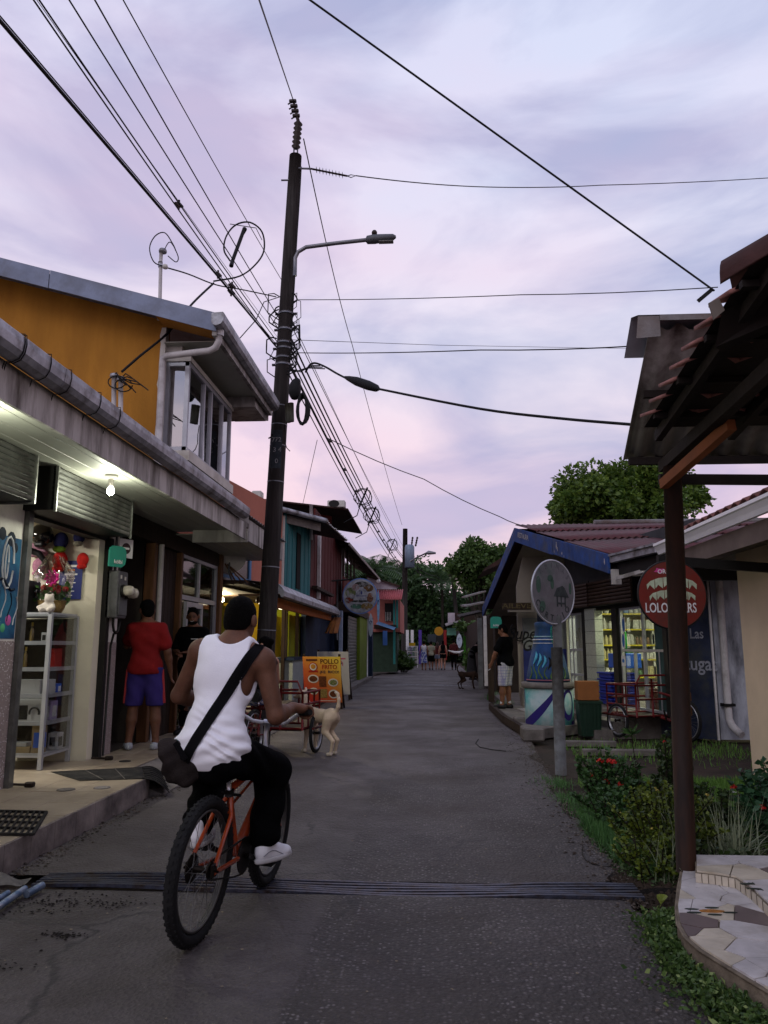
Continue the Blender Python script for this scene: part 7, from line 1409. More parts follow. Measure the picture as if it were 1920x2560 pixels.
palm('palm behind the porch post above the cream house',(at(1770,1300,y=20).x,20,0),4.1,15,1.5,M_palm,2);palm('palm at the right border above the cream house tiles',(at(1880,1300,y=21).x,21,0),4.4,15,1.6,M_palm,3);palm('palm rising over the pink awning house',(at(930,1450,y=58).x,58,0),7.2,14,3.0,LM['dark'],4);palm('palm beyond the far pole',(at(1100,1500,y=66).x,66,0),6.8,14,3.0,LM['dark'],5);palm('tall palm left of the far pole',(at(1000,1500,y=75).x,75,0),8.6,14,3.0,LM['dark'],6)
# ---- lawn, grass tufts
def blades(n,posf,h,w,m,name,lb,lean=.35,cat='grass',parent=None,kind='stuff',seed=1):
    rng=np.random.default_rng(seed);P_=np.array([posf(rng)for _ in range(n)]);a=rng.uniform(0,6.283,n);le=np.abs(rng.normal(0,lean,n));H=h*rng.uniform(.5,1.25,n)
    D=np.stack([np.cos(a)*np.sin(le),np.sin(a)*np.sin(le),np.cos(le)],1);S=np.stack([-np.sin(a),np.cos(a),0*a],1);W_=(w*rng.uniform(.6,1.2,n))[:,None];H=H[:,None];dr=np.stack([np.cos(a),np.sin(a),0*a],1)
    mid=P_+D*H*.55;tip=P_+D*H+dr*H*.25*np.sin(le)[:,None]-np.array([0,0,1])*H*.25*(np.sin(le)**2)[:,None]
    V=np.stack([P_-S*W_,P_+S*W_,mid+S*W_*.8,mid-S*W_*.8,tip],1).reshape(-1,3);i=np.arange(n)*5
    F=np.concatenate([np.stack([i,i+1,i+2],1),np.stack([i,i+2,i+3],1),np.stack([i+3,i+2,i+4],1)]);return tri_obj(name,V,F,m,parent,label=lb if parent is None else None,cat=cat if parent is None else None,kind=kind)
M_grass=leafmat('lawn_blade',(.055,.13,.02),(.14,.27,.05),trans=.35);M_gr2=leafmat('rough_grass_blade',(.035,.09,.024),(.09,.20,.06),trans=.35);M_var=leafmat('variegated_blade',(.12,.16,.09),(.30,.33,.22),trans=.3);M_strw=leafmat('straw_blade',(.14,.13,.06),(.26,.25,.13),trans=.3)
q=MB();q.sheet(lambda u,v:(1.12+2.3*u+.06*math.sin(v*17)*(1-u),4.0+5.0*v,-.035+.03*math.sin(u*7+v*3)*math.sin(v*9)),20,40);q.build('flower_bed',mat('bed_earth',(.050,.036,.026),.95,var=.4,vs=6,bump=1,bs=16,world=True,col2=(.03,.045,.015),c2s=3,c2lo=.5,c2hi=.7),kind='structure')
def lawnp(r):
    while 1:
        x,y=r.uniform(1.5,3.36),r.uniform(5.9,8.6)
        if r.uniform()<min(1,max(.06,(x-1.45)*1.1))*min(1,(y-5.7)*.8):return(x,y,-.02)
blades(26000,lawnp,.085,.0045,M_grass,'lawn','patchy green lawn behind the flower bushes',lean=.6,cat='lawn')
def tuft(cs,sp):return lambda r:(lambda c:(r.normal(c[0],sp*c[2]),r.normal(c[1],sp*1.6*c[2]),-.02))(cs[r.integers(len(cs))])
blades(6500,tuft([(1.27,6.15,1),(1.3,5.9,1),(1.33,5.65,1),(1.36,5.45,1.1),(1.42,5.6,1.1),(1.36,5.2,.8),(1.24,6.4,.6)],.05),.12,.0035,M_gr2,'grass_edge','bright green grass tufts spilling onto the road edge',lean=.85,seed=2)
blades(1600,tuft([(1.25,7.6,1.2),(1.3,7.1,1),(1.28,8.4,1.4),(1.35,6.9,1)],.07),.07,.0035,M_gr2,'grass_edge','thin grass along the road edge before the red flowered bush',lean=.7,seed=3)
blades(1500,lambda r:(r.uniform(1.9,4.4),r.normal(11.3,.6),-.05),.09,.006,M_grass,'weed_patch','sparse weeds on the earth before the lettered wall',lean=.6,seed=4)
blades(500,tuft([(1.66,18,1),(1.6,17.4,1.2),(1.7,21,1.5)],.1),.22,.012,M_gr2,'kerb_weeds','tufts of weeds at the kerb beside the man in black',lean=.6,seed=5)
for i,(x,y,n,h,sd,lb,mm)in enumerate(((1.93,5.38,190,.50,.05,'big striped ribbon-grass clump right of the porch post',M_var),(2.22,5.0,120,.36,.05,'pale straw-tinted grass clump at the right picture border',M_strw),(1.42,5.02,34,.32,.03,'small ribbon-grass clump left of the porch post',M_var),(1.62,5.5,60,.42,.03,'thin ribbon-grass clump behind the porch post',M_var))):
    t=thing('ribbon_grass',lb,'grass clump',(x,y,0),'ribbon grass clumps');q=MB();rr_=random.Random(60+i)
    for _ in range(n):
        a=rr_.uniform(0,6.283);le=rr_.uniform(.1,.95);hh=h*rr_.uniform(.55,1.3);b=Vector((x+rr_.gauss(0,sd),y+rr_.gauss(0,sd),-.02));w_=.0055*rr_.uniform(.7,1.3);d=Vector((math.cos(a),math.sin(a),0));s_=Vector((-d.y,d.x,0))*w_
        ps=[b+d*(hh*math.sin(le)*k/5*(1+.12*k/5))+Vector((0,0,hh*math.cos(le*.7)*(k/5)-hh*.75*math.sin(le)*(k/5)**2.2))for k in range(6)]
        q.add([p-s_*(1-k/5.3)for k,p in enumerate(ps)]+[p+s_*(1-k/5.3)for k,p in enumerate(ps)],[(k,k+1,k+7,k+6)for k in range(5)])
    q.build('blades',mm,t)
# ---- bushes with real leaves
def bush(lb,c,r,nst,nlv,ls,m,seed=1,name='flowering_bush',lean=.5,grp=None,up=.35,wd=.34):
    rng=np.random.default_rng(seed);c=np.array(c,float);t=thing(name,lb,'bush',tuple(c),grp);q=MB();C,D=[],[];tips=[]
    for _ in range(nst):
        a=rng.uniform(0,6.283);rr_=rng.uniform(0,1)**.6;e=c+np.array([r[0]*rr_*math.cos(a),r[1]*rr_*math.sin(a),r[2]*rng.uniform(.3,1.15)*(1-.3*rr_*rr_)]);s=c+np.array([r[0]*.25*rr_*math.cos(a),r[1]*.25*rr_*math.sin(a),-.03]);mid=(s+e)/2+rng.normal(size=3)*.03
        q.tube([s,mid,e],[.008,.006,.003],5);tips.append(e)
        for k in range(nlv):
            f=rng.uniform(.3,1.05);p=s+(mid-s)*min(1,f*2)if f<.5 else mid+(e-mid)*(f-.5)*2;ph=rng.uniform(0,6.283);C.append(p);D.append([math.cos(ph),math.sin(ph),rng.normal(up,.3)])
    q.build('stems',M_bark,t);C,D=np.array(C),np.array(D);L=ls*rng.uniform(.6,1.25,len(C));V,F=leaf_array(C,D,L,L*wd,.1,rng);tri_obj('leaves',V,F,m,t);return t,tips
M_ix=leafmat('ixora_leaf',(.018,.05,.014),(.045,.10,.025));M_yb=leafmat('golden_leaf',(.018,.04,.008),(.13,.17,.018));M_vin=leafmat('vinca_leaf',(.016,.055,.022),(.035,.10,.04));M_dk=leafmat('dark_glossy_leaf',(.014,.032,.010),(.035,.06,.014))
M_redf=mat('red_petal',(.50,.028,.022),.6,var=.3,vs=40);M_whf=mat('white_petal',(.62,.62,.62),.6);M_yef=mat('yellow_petal',(.55,.45,.12),.6)
def flower(t,p,r,m,n=5,name='flower'):
    p=Vector(p);ph=random.uniform(0,6)
    def fn(q):
        for k in range(n):
            a=ph+6.283*k/n;d=Vector((math.cos(a),math.sin(a),.25));s_=Vector((-d.y,d.x,0));q.add([p,p+d*r*.6+s_*r*.3,p+d*r,p+d*r*.6-s_*r*.3],[(0,1,2,3)])
    part(name,m,t,fn)
def umbel(t,p,r,m):
    p=Vector(p)
    def fn(q):
        for _ in range(26):
            d=Vector((random.gauss(0,1),random.gauss(0,1),abs(random.gauss(0,.9)))).normalized();c=p+d*r*random.uniform(.6,1);a=d.orthogonal().normalized()*r*.3;b=d.cross(a);q.add([c-a,c-b,c+a,c+b],[(0,1,2,3)])
    part('flower_head',m,t,fn)
b,tips=bush('bush with red flower heads beside the round grey sign pole',(1.52,7.05,0),(.32,.32,.47),74,52,.044,M_ix,1)
for k,(u,v)in enumerate(((1501,1904),(1534,1907),(1475,1940),(1516,1957),(1551,1962),(1525,1905))):umbel(b,at(u,v,y=6.95),.034,M_redf)
b,tips=bush('big yellow-green bush left of the porch post',(1.60,5.62,0),(.38,.44,.42),105,70,.034,M_yb,2)
for k in range(14):umbel(b,Vector(tips[(k*7)%len(tips)])+Vector((0,-.01,.01)),.014,M_yef)
bush('lower yellow-green bush at the foot of the big one',(1.40,5.22,0),(.28,.34,.22),64,44,.032,M_yb,12)
b,tips=bush('upright dark bush with red buds behind the yellow-green one',(1.92,6.55,0),(.15,.15,.66),46,46,.042,M_dk,3,up=.7)
for k in range(6):umbel(b,Vector(tips[(k*5)%len(tips)]),.02,M_redf)
b,tips=bush('broad dark leafy bush with white and red flowers at the right border',(2.55,6.0,0),(.42,.5,.52),85,34,.065,M_vin,4)
for k in range(9):flower(b,Vector(tips[(k*7)%len(tips)])+Vector((-.02,-.03,.02)),.034,M_whf)
for k in range(7):umbel(b,Vector(tips[(k*9+3)%len(tips)])+Vector((0,0,.05)),.03,M_redf)
bush('small round clipped bush on the lawn behind the porch post',(2.32,7.5,0),(.17,.17,.2),40,26,.035,M_dk,5)
bush('dark low plants at the foot of the porch post',(1.62,5.05,0),(.3,.12,.2),46,18,.05,M_dk,6)
b,_=bush('bare red-budded shrub between the flower bushes',(1.78,6.1,0),(.16,.16,.42),18,14,.05,M_dk,7)
bush('low dark shrub filling the bed behind the red flowered bush',(1.78,6.75,0),(.3,.25,.32),60,36,.045,M_dk,31);bush('mixed green shrub between the red flowered and yellow-green bushes',(1.42,6.45,0),(.24,.26,.28),56,36,.04,M_ix,32);bush('dark green shrub right behind the porch post',(1.98,5.95,0),(.26,.24,.36),60,36,.045,M_dk,33)
# the stump-like cactus and the spindly seedling
q=MB();p=at(1592,1990,z=0);q.lathe([(.045,-.03),(.055,.08),(.052,.22),(.04,.29),(.015,.32)],10,p);q.build('cactus_stump',mat('dull_cactus',(.045,.04,.025),.9,var=.3,vs=20,bump=.6,bs=40),None,'dull brown green cactus column between the bushes','cactus')
sdl=thing('seedling','spindly seedling with a leaf tuft standing above the red flowered bush','plant',at(1592,2010,z=0));p0=at(1592,2010,z=0);part('stem',M_bark,sdl,lambda q:q.tube([p0,p0+Vector((.01,0,.3)),p0+Vector((-.01,.01,.6))],[.006,.005,.004],5));C=np.array([tuple(p0+Vector((-.01,.01,.6)))]*16+[tuple(p0+Vector((0,0,.32)))]*4);V,F=leaf_array(C,np.array([[random.gauss(0,1),random.gauss(0,1),random.uniform(-.2,.9)]for _ in range(20)]),np.full(20,.12),np.full(20,.012));tri_obj('leaves',V,F,M_ix,sdl)
# ground cover along the mosaic step
def cover(n,posf,ls,m,name,lb,seed):
    rng=np.random.default_rng(seed);C=np.array([posf(rng)for _ in range(n)]);D=rng.normal(size=(n,3));D[:,2]=rng.uniform(.1,.9,n);L=ls*rng.uniform(.6,1.3,n);V,F=leaf_array(C,D,L,L*.3,.12,rng);return tri_obj(name,V,F,m,None,label=lb,cat='ground cover',kind='stuff')
def cpos(r):
    y=r.uniform(2.7,4.35);e=float(np.interp(y,[2.7,3.25,3.48,3.65,3.97,4.35],[1.33,1.26,1.19,1.14,1.145,1.26]));wv=.16+.05*math.sin(y*6)
    return(e-.02-abs(r.normal(0,wv*.5)),y,r.uniform(-.03,.06))
cover(7000,cpos,.027,leafmat('cover_leaf',(.022,.05,.012),(.075,.13,.03)),'ground_cover','leafy ground cover along the mosaic step edge',7)
cover(500,cpos,.028,leafmat('cover_leaf_pale',(.14,.2,.06),(.24,.3,.1)),'ground_cover','pale young leaves scattered in the ground cover by the step',8)
cover(3200,lambda r:(r.uniform(1.15,2.3),r.uniform(4.95,6.4),r.uniform(-.03,.03)),.03,leafmat('bed_leaf',(.025,.05,.014),(.06,.10,.03)),'bed_weeds','low weeds between the flower bushes',9)
# pots of plants by the far left houses
for k,(u,v,y,lb)in enumerate(((1010,1660,40,'leafy pot plant beside the woman in white'),(1180,1660,38,'leafy plant before the right side stalls'),(1160,1560,41,'fern hanging from the right side stalls'))):
    p=at(u,v,y=y);bush(lb,(p.x,y,max(p.z-.4,0)),(.55,.5,1.0 if k<2 else .5),40,16,.22,LM['mid'],80+k,name='pot_plant',grp='plants by the houses')
# ============================================================ bicycle and cargo tricycles
M_tyre=mat('tyre_rubber',(.020,.020,.021),.85,var=.25,vs=20,bump=.2,bs=80);M_rim=mat('dull_rim',(.16,.155,.15),.4,.8,var=.2,vs=12);M_spoke=mat('spoke_steel',(.25,.25,.25),.35,.9)
M_or_=mat('orange_frame_paint',(.42,.075,.018),.32,var=.15,vs=10,spec=.5,col2=(.30,.06,.03),c2s=14,c2lo=.52,c2hi=.7);M_chain=mat('greasy_chain',(.028,.022,.018),.5,.6,var=.3,vs=30);M_silver=mat('silver_alloy',(.55,.56,.6),.3,.8);M_bar=mat('white_handlebar',(.66,.66,.70),.35);M_sad=mat('black_vinyl',(.015,.015,.016),.55,var=.15)
M_tred=mat('red_trike_paint',(.17,.018,.018),.5,var=.3,vs=6,col2=(.08,.025,.02),c2s=8,c2lo=.5,c2hi=.7)
def wheel(par,Mw,R,r,knobs=True,nsp=28,rim=M_rim):
    """Mw: hub frame, local X is the axle"""
    W_=lambda a,rad,x=0.:Mw@Vector((x,rad*math.cos(a),rad*math.sin(a)))
    ty=part('tyre',M_tyre,par,lambda q:[q.tube([W_(6.2832*t/48,R-r)for t in range(48)],r,10,closed=True)]+([q.box(-.006+dx*r*.62,.006+dx*r*.62,-.007,.007,R-r*.32-abs(dx)*.004,R+.004-abs(dx)*r*.35,0,Mw@Matrix.Rotation(6.2832*(t+(.5 if dx else 0))/56,4,'X'))for t in range(56)for dx in(-1,0,1)]if knobs else[]))
    part('rim',rim,par,lambda q:[q.tube([W_(6.2832*t/48,R-2*r-.006,sx*.010)for t in range(48)],.008,6,closed=True)for sx in(-1,0,1)])
    part('hub',M_chain,par,lambda q:q.tube([Mw@Vector((-.045,0,0)),Mw@Vector((-.03,0,0)),Mw@Vector((.03,0,0)),Mw@Vector((.045,0,0))],[.026,.016,.016,.026],10))
    part('spokes',M_spoke,par,lambda q:[q.tube([Mw@Vector(((.035 if t%2 else-.035),.022*math.cos(6.283*t/nsp+(.9 if t%4<2 else-.9)),.022*math.sin(6.283*t/nsp+(.9 if t%4<2 else-.9)))),W_(6.283*t/nsp,R-2*r-.004)],.0013,4)for t in range(nsp)])
    tag(par.children[-1],kind='stuff')
Mb=Matrix.Translation((-1.135,3.89,0))@Matrix.Rotation(R_(-8.8),4,'Z')@Matrix.Rotation(R_(3.2),4,'Y')
def bl(x,y,z):return Mb@Vector((x,y,z))
AX=.336
bk=thing('bicycle','orange framed bicycle with fat black tyres ridden by the man in white','bicycle',bl(0,.45,0))
fr_=part('frame',M_or_,bk,lambda q:[q.tube([bl(0,.43,.30),bl(0,.27,.645)],.0185,12),q.tube([bl(0,.435,.30),bl(0,.50,.365),bl(0,.80,.60)],[.026,.029,.026],14),q.tube([bl(0,.27,.64),bl(0,.30,.665),bl(0,.78,.745)],.021,12),q.tube([bl(.02,.28,.59),bl(.024,.5,.66),bl(.02,.79,.70)],.008,8),q.tube([bl(0,.80,.575),bl(0,.765,.775)],.024,12)])
for s in(-1,1):
    part('seat_stay',M_or_,fr_,lambda q,s=s:q.tube([bl(s*.012,.275,.62),bl(s*.05,.2,.545),bl(s*.066,.01,AX+.02)],[.012,.0115,.010],10));part('chain_stay',M_or_,fr_,lambda q,s=s:q.tube([bl(s*.02,.42,.30),bl(s*.05,.33,.305),bl(s*.066,.0,AX-.01)],[.013,.012,.011],10));part('dropout',M_chain,fr_,lambda q,s=s:q.box(s*.066-.006,s*.066+.006,-.03,.03,AX-.03,AX+.035,0,Mb,.004))
part('stay_bridge',M_or_,fr_,lambda q:q.tube([bl(-.05,.21,.56),bl(.05,.21,.56)],.008,8));part('seat_clamp',M_dark,fr_,lambda q:[q.tube([bl(0,.277,.628),bl(0,.268,.662)],.024,12),q.tube([bl(-.05,.285,.637),bl(.06,.285,.632)],.008,8)])
part('seat_post',M_silver,bk,lambda q:q.tube([bl(0,.27,.65),bl(0,.235,.76)],.013,10))
sdf_obj('saddle',[ell(bl(0,.17,.785),(.10,.11,.03),k=.03),cap(bl(0,.2,.785),bl(0,.36,.79),.04,.022,k=.03)],.014,M_sad,bk)
rw=part('rear_wheel',M_chain,bk,lambda q:q.tube([bl(-.09,0,AX),bl(.09,0,AX)],.006,8));wheel(rw,Mb@Matrix.Translation((0,0,AX)),AX,.030)
part('sprocket',M_chain,rw,lambda q:q.tube([bl(.044,0,AX),bl(.052,0,AX)],.04,18));part('rotor',M_chain,rw,lambda q:q.tube([bl(-.05,0,AX),bl(-.046,0,AX)],.07,20))
FY=.945;Ms_=Mb@Matrix.Translation((0,FY,AX))@Matrix.Rotation(R_(2),4,'Z')
fw_=part('front_wheel',M_chain,bk,lambda q:q.tube([bl(-.07,FY,AX),bl(.07,FY,AX)],.006,8));wheel(fw_,Ms_,AX,.030)
fk=part('fork',M_or_,bk,lambda q:[q.tube([bl(s*.0,.805,.57),bl(s*.05,.83,.55),bl(s*.055,.86,.48),bl(s*.06,FY,AX)],[.016,.015,.014,.010],10)for s in(-1,1)])
part('stem',M_silver,bk,lambda q:[q.tube([bl(0,.768,.765),bl(0,.75,.90),bl(0,.77,.945)],[.015,.015,.018],10),q.tube([bl(-.03,.785,.95),bl(.03,.785,.95)],.020,10)])
hbar=[(-.30,.62,1.045),(-.22,.685,1.03),(-.15,.75,.985),(-.10,.782,.955),(-.04,.787,.95),(.04,.787,.95),(.10,.782,.955),(.15,.75,.985),(.22,.685,1.03),(.30,.62,1.045)]
part('handlebar',M_bar,bk,lambda q:q.tube([bl(*p)for p in hbar],.0115,10))
for s in(-1,1):part('grip',M_sad,bk,lambda q,s=s:q.tube([bl(s*.225,.681,1.031),bl(s*.305,.616,1.047)],.0165,10))
cr_=part('chainring',M_chain,bk,lambda q:[q.tube([bl(.046,.43,.30),bl(.052,.43,.30)],.092,30),q.tube([bl(-.06,.43,.30),bl(.075,.43,.30)],.014,10)])
part('chain',M_chain,cr_,lambda q:[q.beam(bl(.049,.43,.393),bl(.049,0,AX+.042),.008,.008),q.tube([bl(.049,.43,.207),bl(.049,.3,.225),bl(.049,.14,.262),bl(.049,0,AX-.042)],.005,5)])
PR,PL=(.125,.585,.235),(-.125,.275,.365)
part('crank',M_dark,bk,lambda q:q.beam(bl(.078,.43,.30),bl(.085,.585,.235),.016,.024));part('crank',M_dark,bk,lambda q:q.beam(bl(-.078,.43,.30),bl(-.085,.275,.365),.016,.024))
for(x,y,z)in(PR,PL):part('pedal',M_sad,bk,lambda q,x=x,y=y,z=z:q.box(x-.045,x+.045,y-.045,y+.045,z-.012,z+.012,0,Mb,.006))
# ---- cargo tricycles
def trike(lb,org,yaw,s=1.0):
    Mt=Matrix.Translation(org)@Matrix.Rotation(yaw,4,'Z')@Matrix.Scale(s,4);L=lambda x,y,z:Mt@Vector((x,y,z));t=thing('cargo_tricycle',lb,'tricycle',org,'red cargo tricycles')
    b=part('cargo_cage',M_tred,t,lambda q:[q.tube([L(-.48,y,z),L(.48,y,z)],.016,8)for y in(.55,1.3)for z in(.36,.62,.84)]+[q.tube([L(x,.55,z),L(x,1.3,z)],.016,8)for x in(-.48,.48)for z in(.36,.52,.68,.84)])
    for x in(-.48,-.16,.16,.48):part('cage_bar',M_tred,b,lambda q,x=x:q.tube([L(x,.55,.34),L(x,.55,.95 if abs(x)<.2 else .86)],.016,8));part('cage_bar',M_tred,b,lambda q,x=x:q.tube([L(x,1.3,.34),L(x,1.3,.84)],.013,8))
    for x in(-.48,.48):
        for y in(.8,1.05):part('cage_bar',M_tred,b,lambda q,x=x,y=y:q.tube([L(x,y,.36),L(x,y,.84)],.013,8))
    part('push_bar',M_tred,t,lambda q:q.tube([L(-.46,.56,.86),L(-.42,.5,1.0),L(.42,.5,1.0),L(.46,.56,.86)],.015,8));part('floor',M_wood,t,lambda q:q.prism([L(-.46,.56,.35),L(.46,.56,.35),L(.46,1.29,.35),L(-.46,1.29,.35)],(0,0,-.02)))
    part('bumper',M_tred,t,lambda q:q.tube([L(-.62,.6,.36),L(-.62,1.3,.36),L(-.48,1.32,.36)],.014,8));part('bumper',M_tred,t,lambda q:q.tube([L(.62,.6,.36),L(.62,1.3,.36),L(.48,1.32,.36)],.014,8))
    f=part('frame',M_tred,t,lambda q:[q.tube([L(0,.34,.30),L(0,.58,.34)],.026,8),q.tube([L(0,.34,.30),L(0,.14,.72)],.02,8),q.tube([L(0,.16,.66),L(0,.56,.72)],.02,8)]+[q.tube([L(sx*.02,.34,.3),L(sx*.06,0,.33)],.012,6)for sx in(-1,1)]+[q.tube([L(sx*.02,.17,.62),L(sx*.06,0,.33)],.012,6)for sx in(-1,1)])
    part('saddle',M_sad,t,lambda q:q.tube([L(0,.0,.82),L(0,.1,.83),L(0,.26,.82)],[.07,.08,.03],10));part('seat_post',M_silver,t,lambda q:q.tube([L(0,.14,.7),L(0,.12,.8)],.014,8));part('crank',M_chain,t,lambda q:[q.tube([L(.05,.34,.3),L(.06,.34,.3)],.085,20),q.beam(L(.08,.34,.3),L(.09,.3,.14),.016,.02),q.beam(L(-.08,.34,.3),L(-.09,.38,.46),.016,.02)])
    for(x,y,R,r,nm)in((0,0,.33,.024,'rear_wheel'),(-.55,.95,.27,.022,'side_wheel'),(.55,.95,.27,.022,'side_wheel')):
        w_=part(nm,M_chain,t,lambda q,x=x,y=y,R=R:q.tube([L(x-.06,y,R),L(x+.06,y,R)],.01,6));wheel(w_,Mt@Matrix.Translation((x,y,R)),R,r,False,24,M_silver)
    return t
trike('red cargo tricycle with rail cage beside the cream dog',(-2.20,9.74,0),R_(-10),.94)
trike('red cargo tricycle parked before the lit store',(3.74,11.9,.0),R_(24),.95)
# ============================================================ people and dogs
def skin(n,c):return mat('skin_'+n,tuple(x*1.15 for x in c),.6,var=.18,vs=16,sub=.06,spec=.3,bump=.12,bs=90,col2=tuple(x*.72 for x in c),c2s=5,c2lo=.45,c2hi=.7)
SK1=skin('tan',(.20,.092,.052));SK2=skin('brown',(.16,.075,.045));SK3=skin('light',(.36,.2,.14))
M_hair=mat('black_hair',(.006,.005,.0045),.85,var=.4,vs=60,bump=.8,bs=160,spec=.06);M_blk=mat('black_cotton',(.007,.007,.008),.95,var=.2,vs=10,bump=.3,bs=60,spec=.05)
def nrm(v):v=np.array(v,float);return v/np.linalg.norm(v)
def fr3(r,u):"""rows: right, forward, up""";r,u=nrm(r),nrm(u);f=nrm(np.cross(u,r));r=np.cross(f,u);return np.array([r,f,u])
def torso_prims(J,s=1.,w=1.):
    M=fr3(np.array(J['shR'])-np.array(J['shL']),np.array(J['neck'])-np.array(J['pelvis']));p,n=np.array(J['pelvis']),np.array(J['neck'])
    Mp=fr3(np.array(J['hipR'])-np.array(J['hipL']),n-p)
    c=np.array(J.get('chest',p+(n-p)*.64));wa=np.array(J.get('waist',p+(n-p)*.3))
    sm_=(np.array(J['shL'])+np.array(J['shR']))/2
    return[ell(p,np.array([.158*w,.118*w,.125])*s,Mp,k=.05*s),ell(wa,np.array([.138*w,.105*w,.15])*s,M,k=.06*s),ell(c,np.array([.165*w,.118*w,.185])*s,M,k=.06*s),cap(np.array(J['shL'])*.86+sm_*.14,np.array(J['shR'])*.86+sm_*.14,.062*s,k=.06*s),cap(c+(n-c)*.55,n,.075*s,.058*s,k=.05*s)]+[cap(n-np.array([0,0,.02])*s,n*.35+np.array(J[q_])*.65+np.array([0,0,.012])*s,.05*s,.046*s,k=.05*s)for q_ in('shL','shR')]
def head_prims(H,Mh,s=1.):
    H=np.array(H,float);o=lambda x,y,z:H+(Mh.T@np.array([x,y,z]))*s
    return[ell(o(0,-.01,.02),np.array([.077,.094,.098])*s,Mh,k=.03),ell(o(0,.035,-.05),np.array([.056,.058,.065])*s,Mh,k=.03),cap(o(0,.09,-.0),o(0,.108,-.028),.010*s,.014*s,k=.012),ell(o(-.085,-.005,-.012),np.array([.014,.024,.036])*s,Mh,k=.008),ell(o(.085,-.005,-.012),np.array([.014,.024,.036])*s,Mh,k=.008),cap(o(-.022,.088,-.062),o(.022,.088,-.062),.009*s,k=.01)],o
def hand_prims(w,g,gdir,s=1.,up=(0,0,1),inner=1):
    """closed hand: w wrist, g grip centre, gdir along the bar away from the body's middle"""
    w,g,gd=np.array(w,float),np.array(g,float),nrm(gdir);f=nrm((g-w)-gd*((g-w)@gd));u=np.cross(gd,f);u=u if u[2]>0 else-u
    P_=[cap(w,g-f*.035*s+u*.012*s,.026*s,.028*s,k=.02),ell(g-f*.028*s+u*.012*s,np.array([.040,.034,.020])*s,np.array([gd,f,u]),k=.015)]
    for j,L in enumerate((-.031,-.0105,.0105,.030)):
        b=g+gd*L*s;q=[b-f*.02*s+u*.030*s,b+f*.016*s+u*.032*s,b+f*.034*s+u*.002*s,b+f*.014*s-u*.026*s];rr=(.0098,.0104,.0100,.0090)[j]*s
        for a,c in zip(q,q[1:]):P_.append(cap(a,c,rr,rr*.94,k=.005))
    t=g-gd*.042*s;P_+=[cap(t-f*.025*s+u*.006*s,t+f*.008*s-u*.012*s,.012*s,.0105*s,k=.01),cap(t+f*.008*s-u*.012*s,t+f*.03*s-u*.014*s+gd*.012*s,.0105*s,.009*s,k=.006)]
    return P_
def open_hand(w,d,side,s=1.):
    """relaxed hand hanging from the wrist w along d; side: towards the thumb"""
    w,d,sd=np.array(w,float),nrm(d),np.array(side,float);sd=nrm(sd-d*(sd@d));n=np.cross(d,sd);P_=[ell(w+d*.045*s,np.array([.036,.018,.05])*s,np.array([sd,n,d]),k=.02)]
    for j,(o,L)in enumerate(((.028,.075),(.010,.085),(-.009,.08),(-.027,.062))):
        a=w+d*.08*s+sd*o*s;b=a+d*L*.5*s+n*.006*s;c=b+d*L*.42*s+n*.02*s;P_+=[cap(a,b,.0092*s,k=.006),cap(b,c,.0088*s,.0075*s,k=.005)]
    a=w+d*.03*s+sd*.03*s;P_+=[cap(a,a+d*.04*s+sd*.022*s,.012*s,.010*s,k=.012),cap(a+d*.04*s+sd*.022*s,a+d*.07*s+sd*.024*s,.010*s,.008*s,k=.006)]
    return P_
def limb(J,a,b,r0,r1,k=.03):return cap(J[a],J[b],r0,r1,k=k)
def leg_prims(J,s,sd,fat=1.):return[cap(J['hip'+sd],J['knee'+sd],.086*s*fat,.058*s*fat,k=.05*s),cap(J['knee'+sd],np.array(J['knee'+sd])*.62+np.array(J['ank'+sd])*.38,.056*s*fat,.058*s*fat,k=.02*s),cap(np.array(J['knee'+sd])*.62+np.array(J['ank'+sd])*.38,J['ank'+sd],.056*s*fat,.036*s,k=.02*s)]
def foot_prims(J,s,sd):a,t=np.array(J['ank'+sd],float),np.array(J['toe'+sd],float);h=a+(a-t)*np.array([.28,.28,0]);h[2]=t[2];return[cap(h,t,.036*s,.034*s,k=.03*s),cap(a,(h+t)/2,.036*s,.036*s,k=.03*s)]
def arm_prims(J,s,sd,fat=1.):return[cap(J['sh'+sd],J['elb'+sd],.052*s*fat,.040*s*fat,k=.03*s),cap(J['elb'+sd],np.array(J['elb'+sd])*.65+np.array(J['wri'+sd])*.35,.040*s*fat,.040*s*fat,k=.02*s),cap(np.array(J['elb'+sd])*.65+np.array(J['wri'+sd])*.35,J['wri'+sd],.039*s*fat,.027*s,k=.02*s)]
def eyes(par,o,s=1.):
    for sx in(-1,1):part('eye',M_paintk,par,lambda q,sx=sx:q.lathe([(.001,-.006),(.009,0),(.001,.006)],8,Vector(o(sx*.03,.083,.004))))

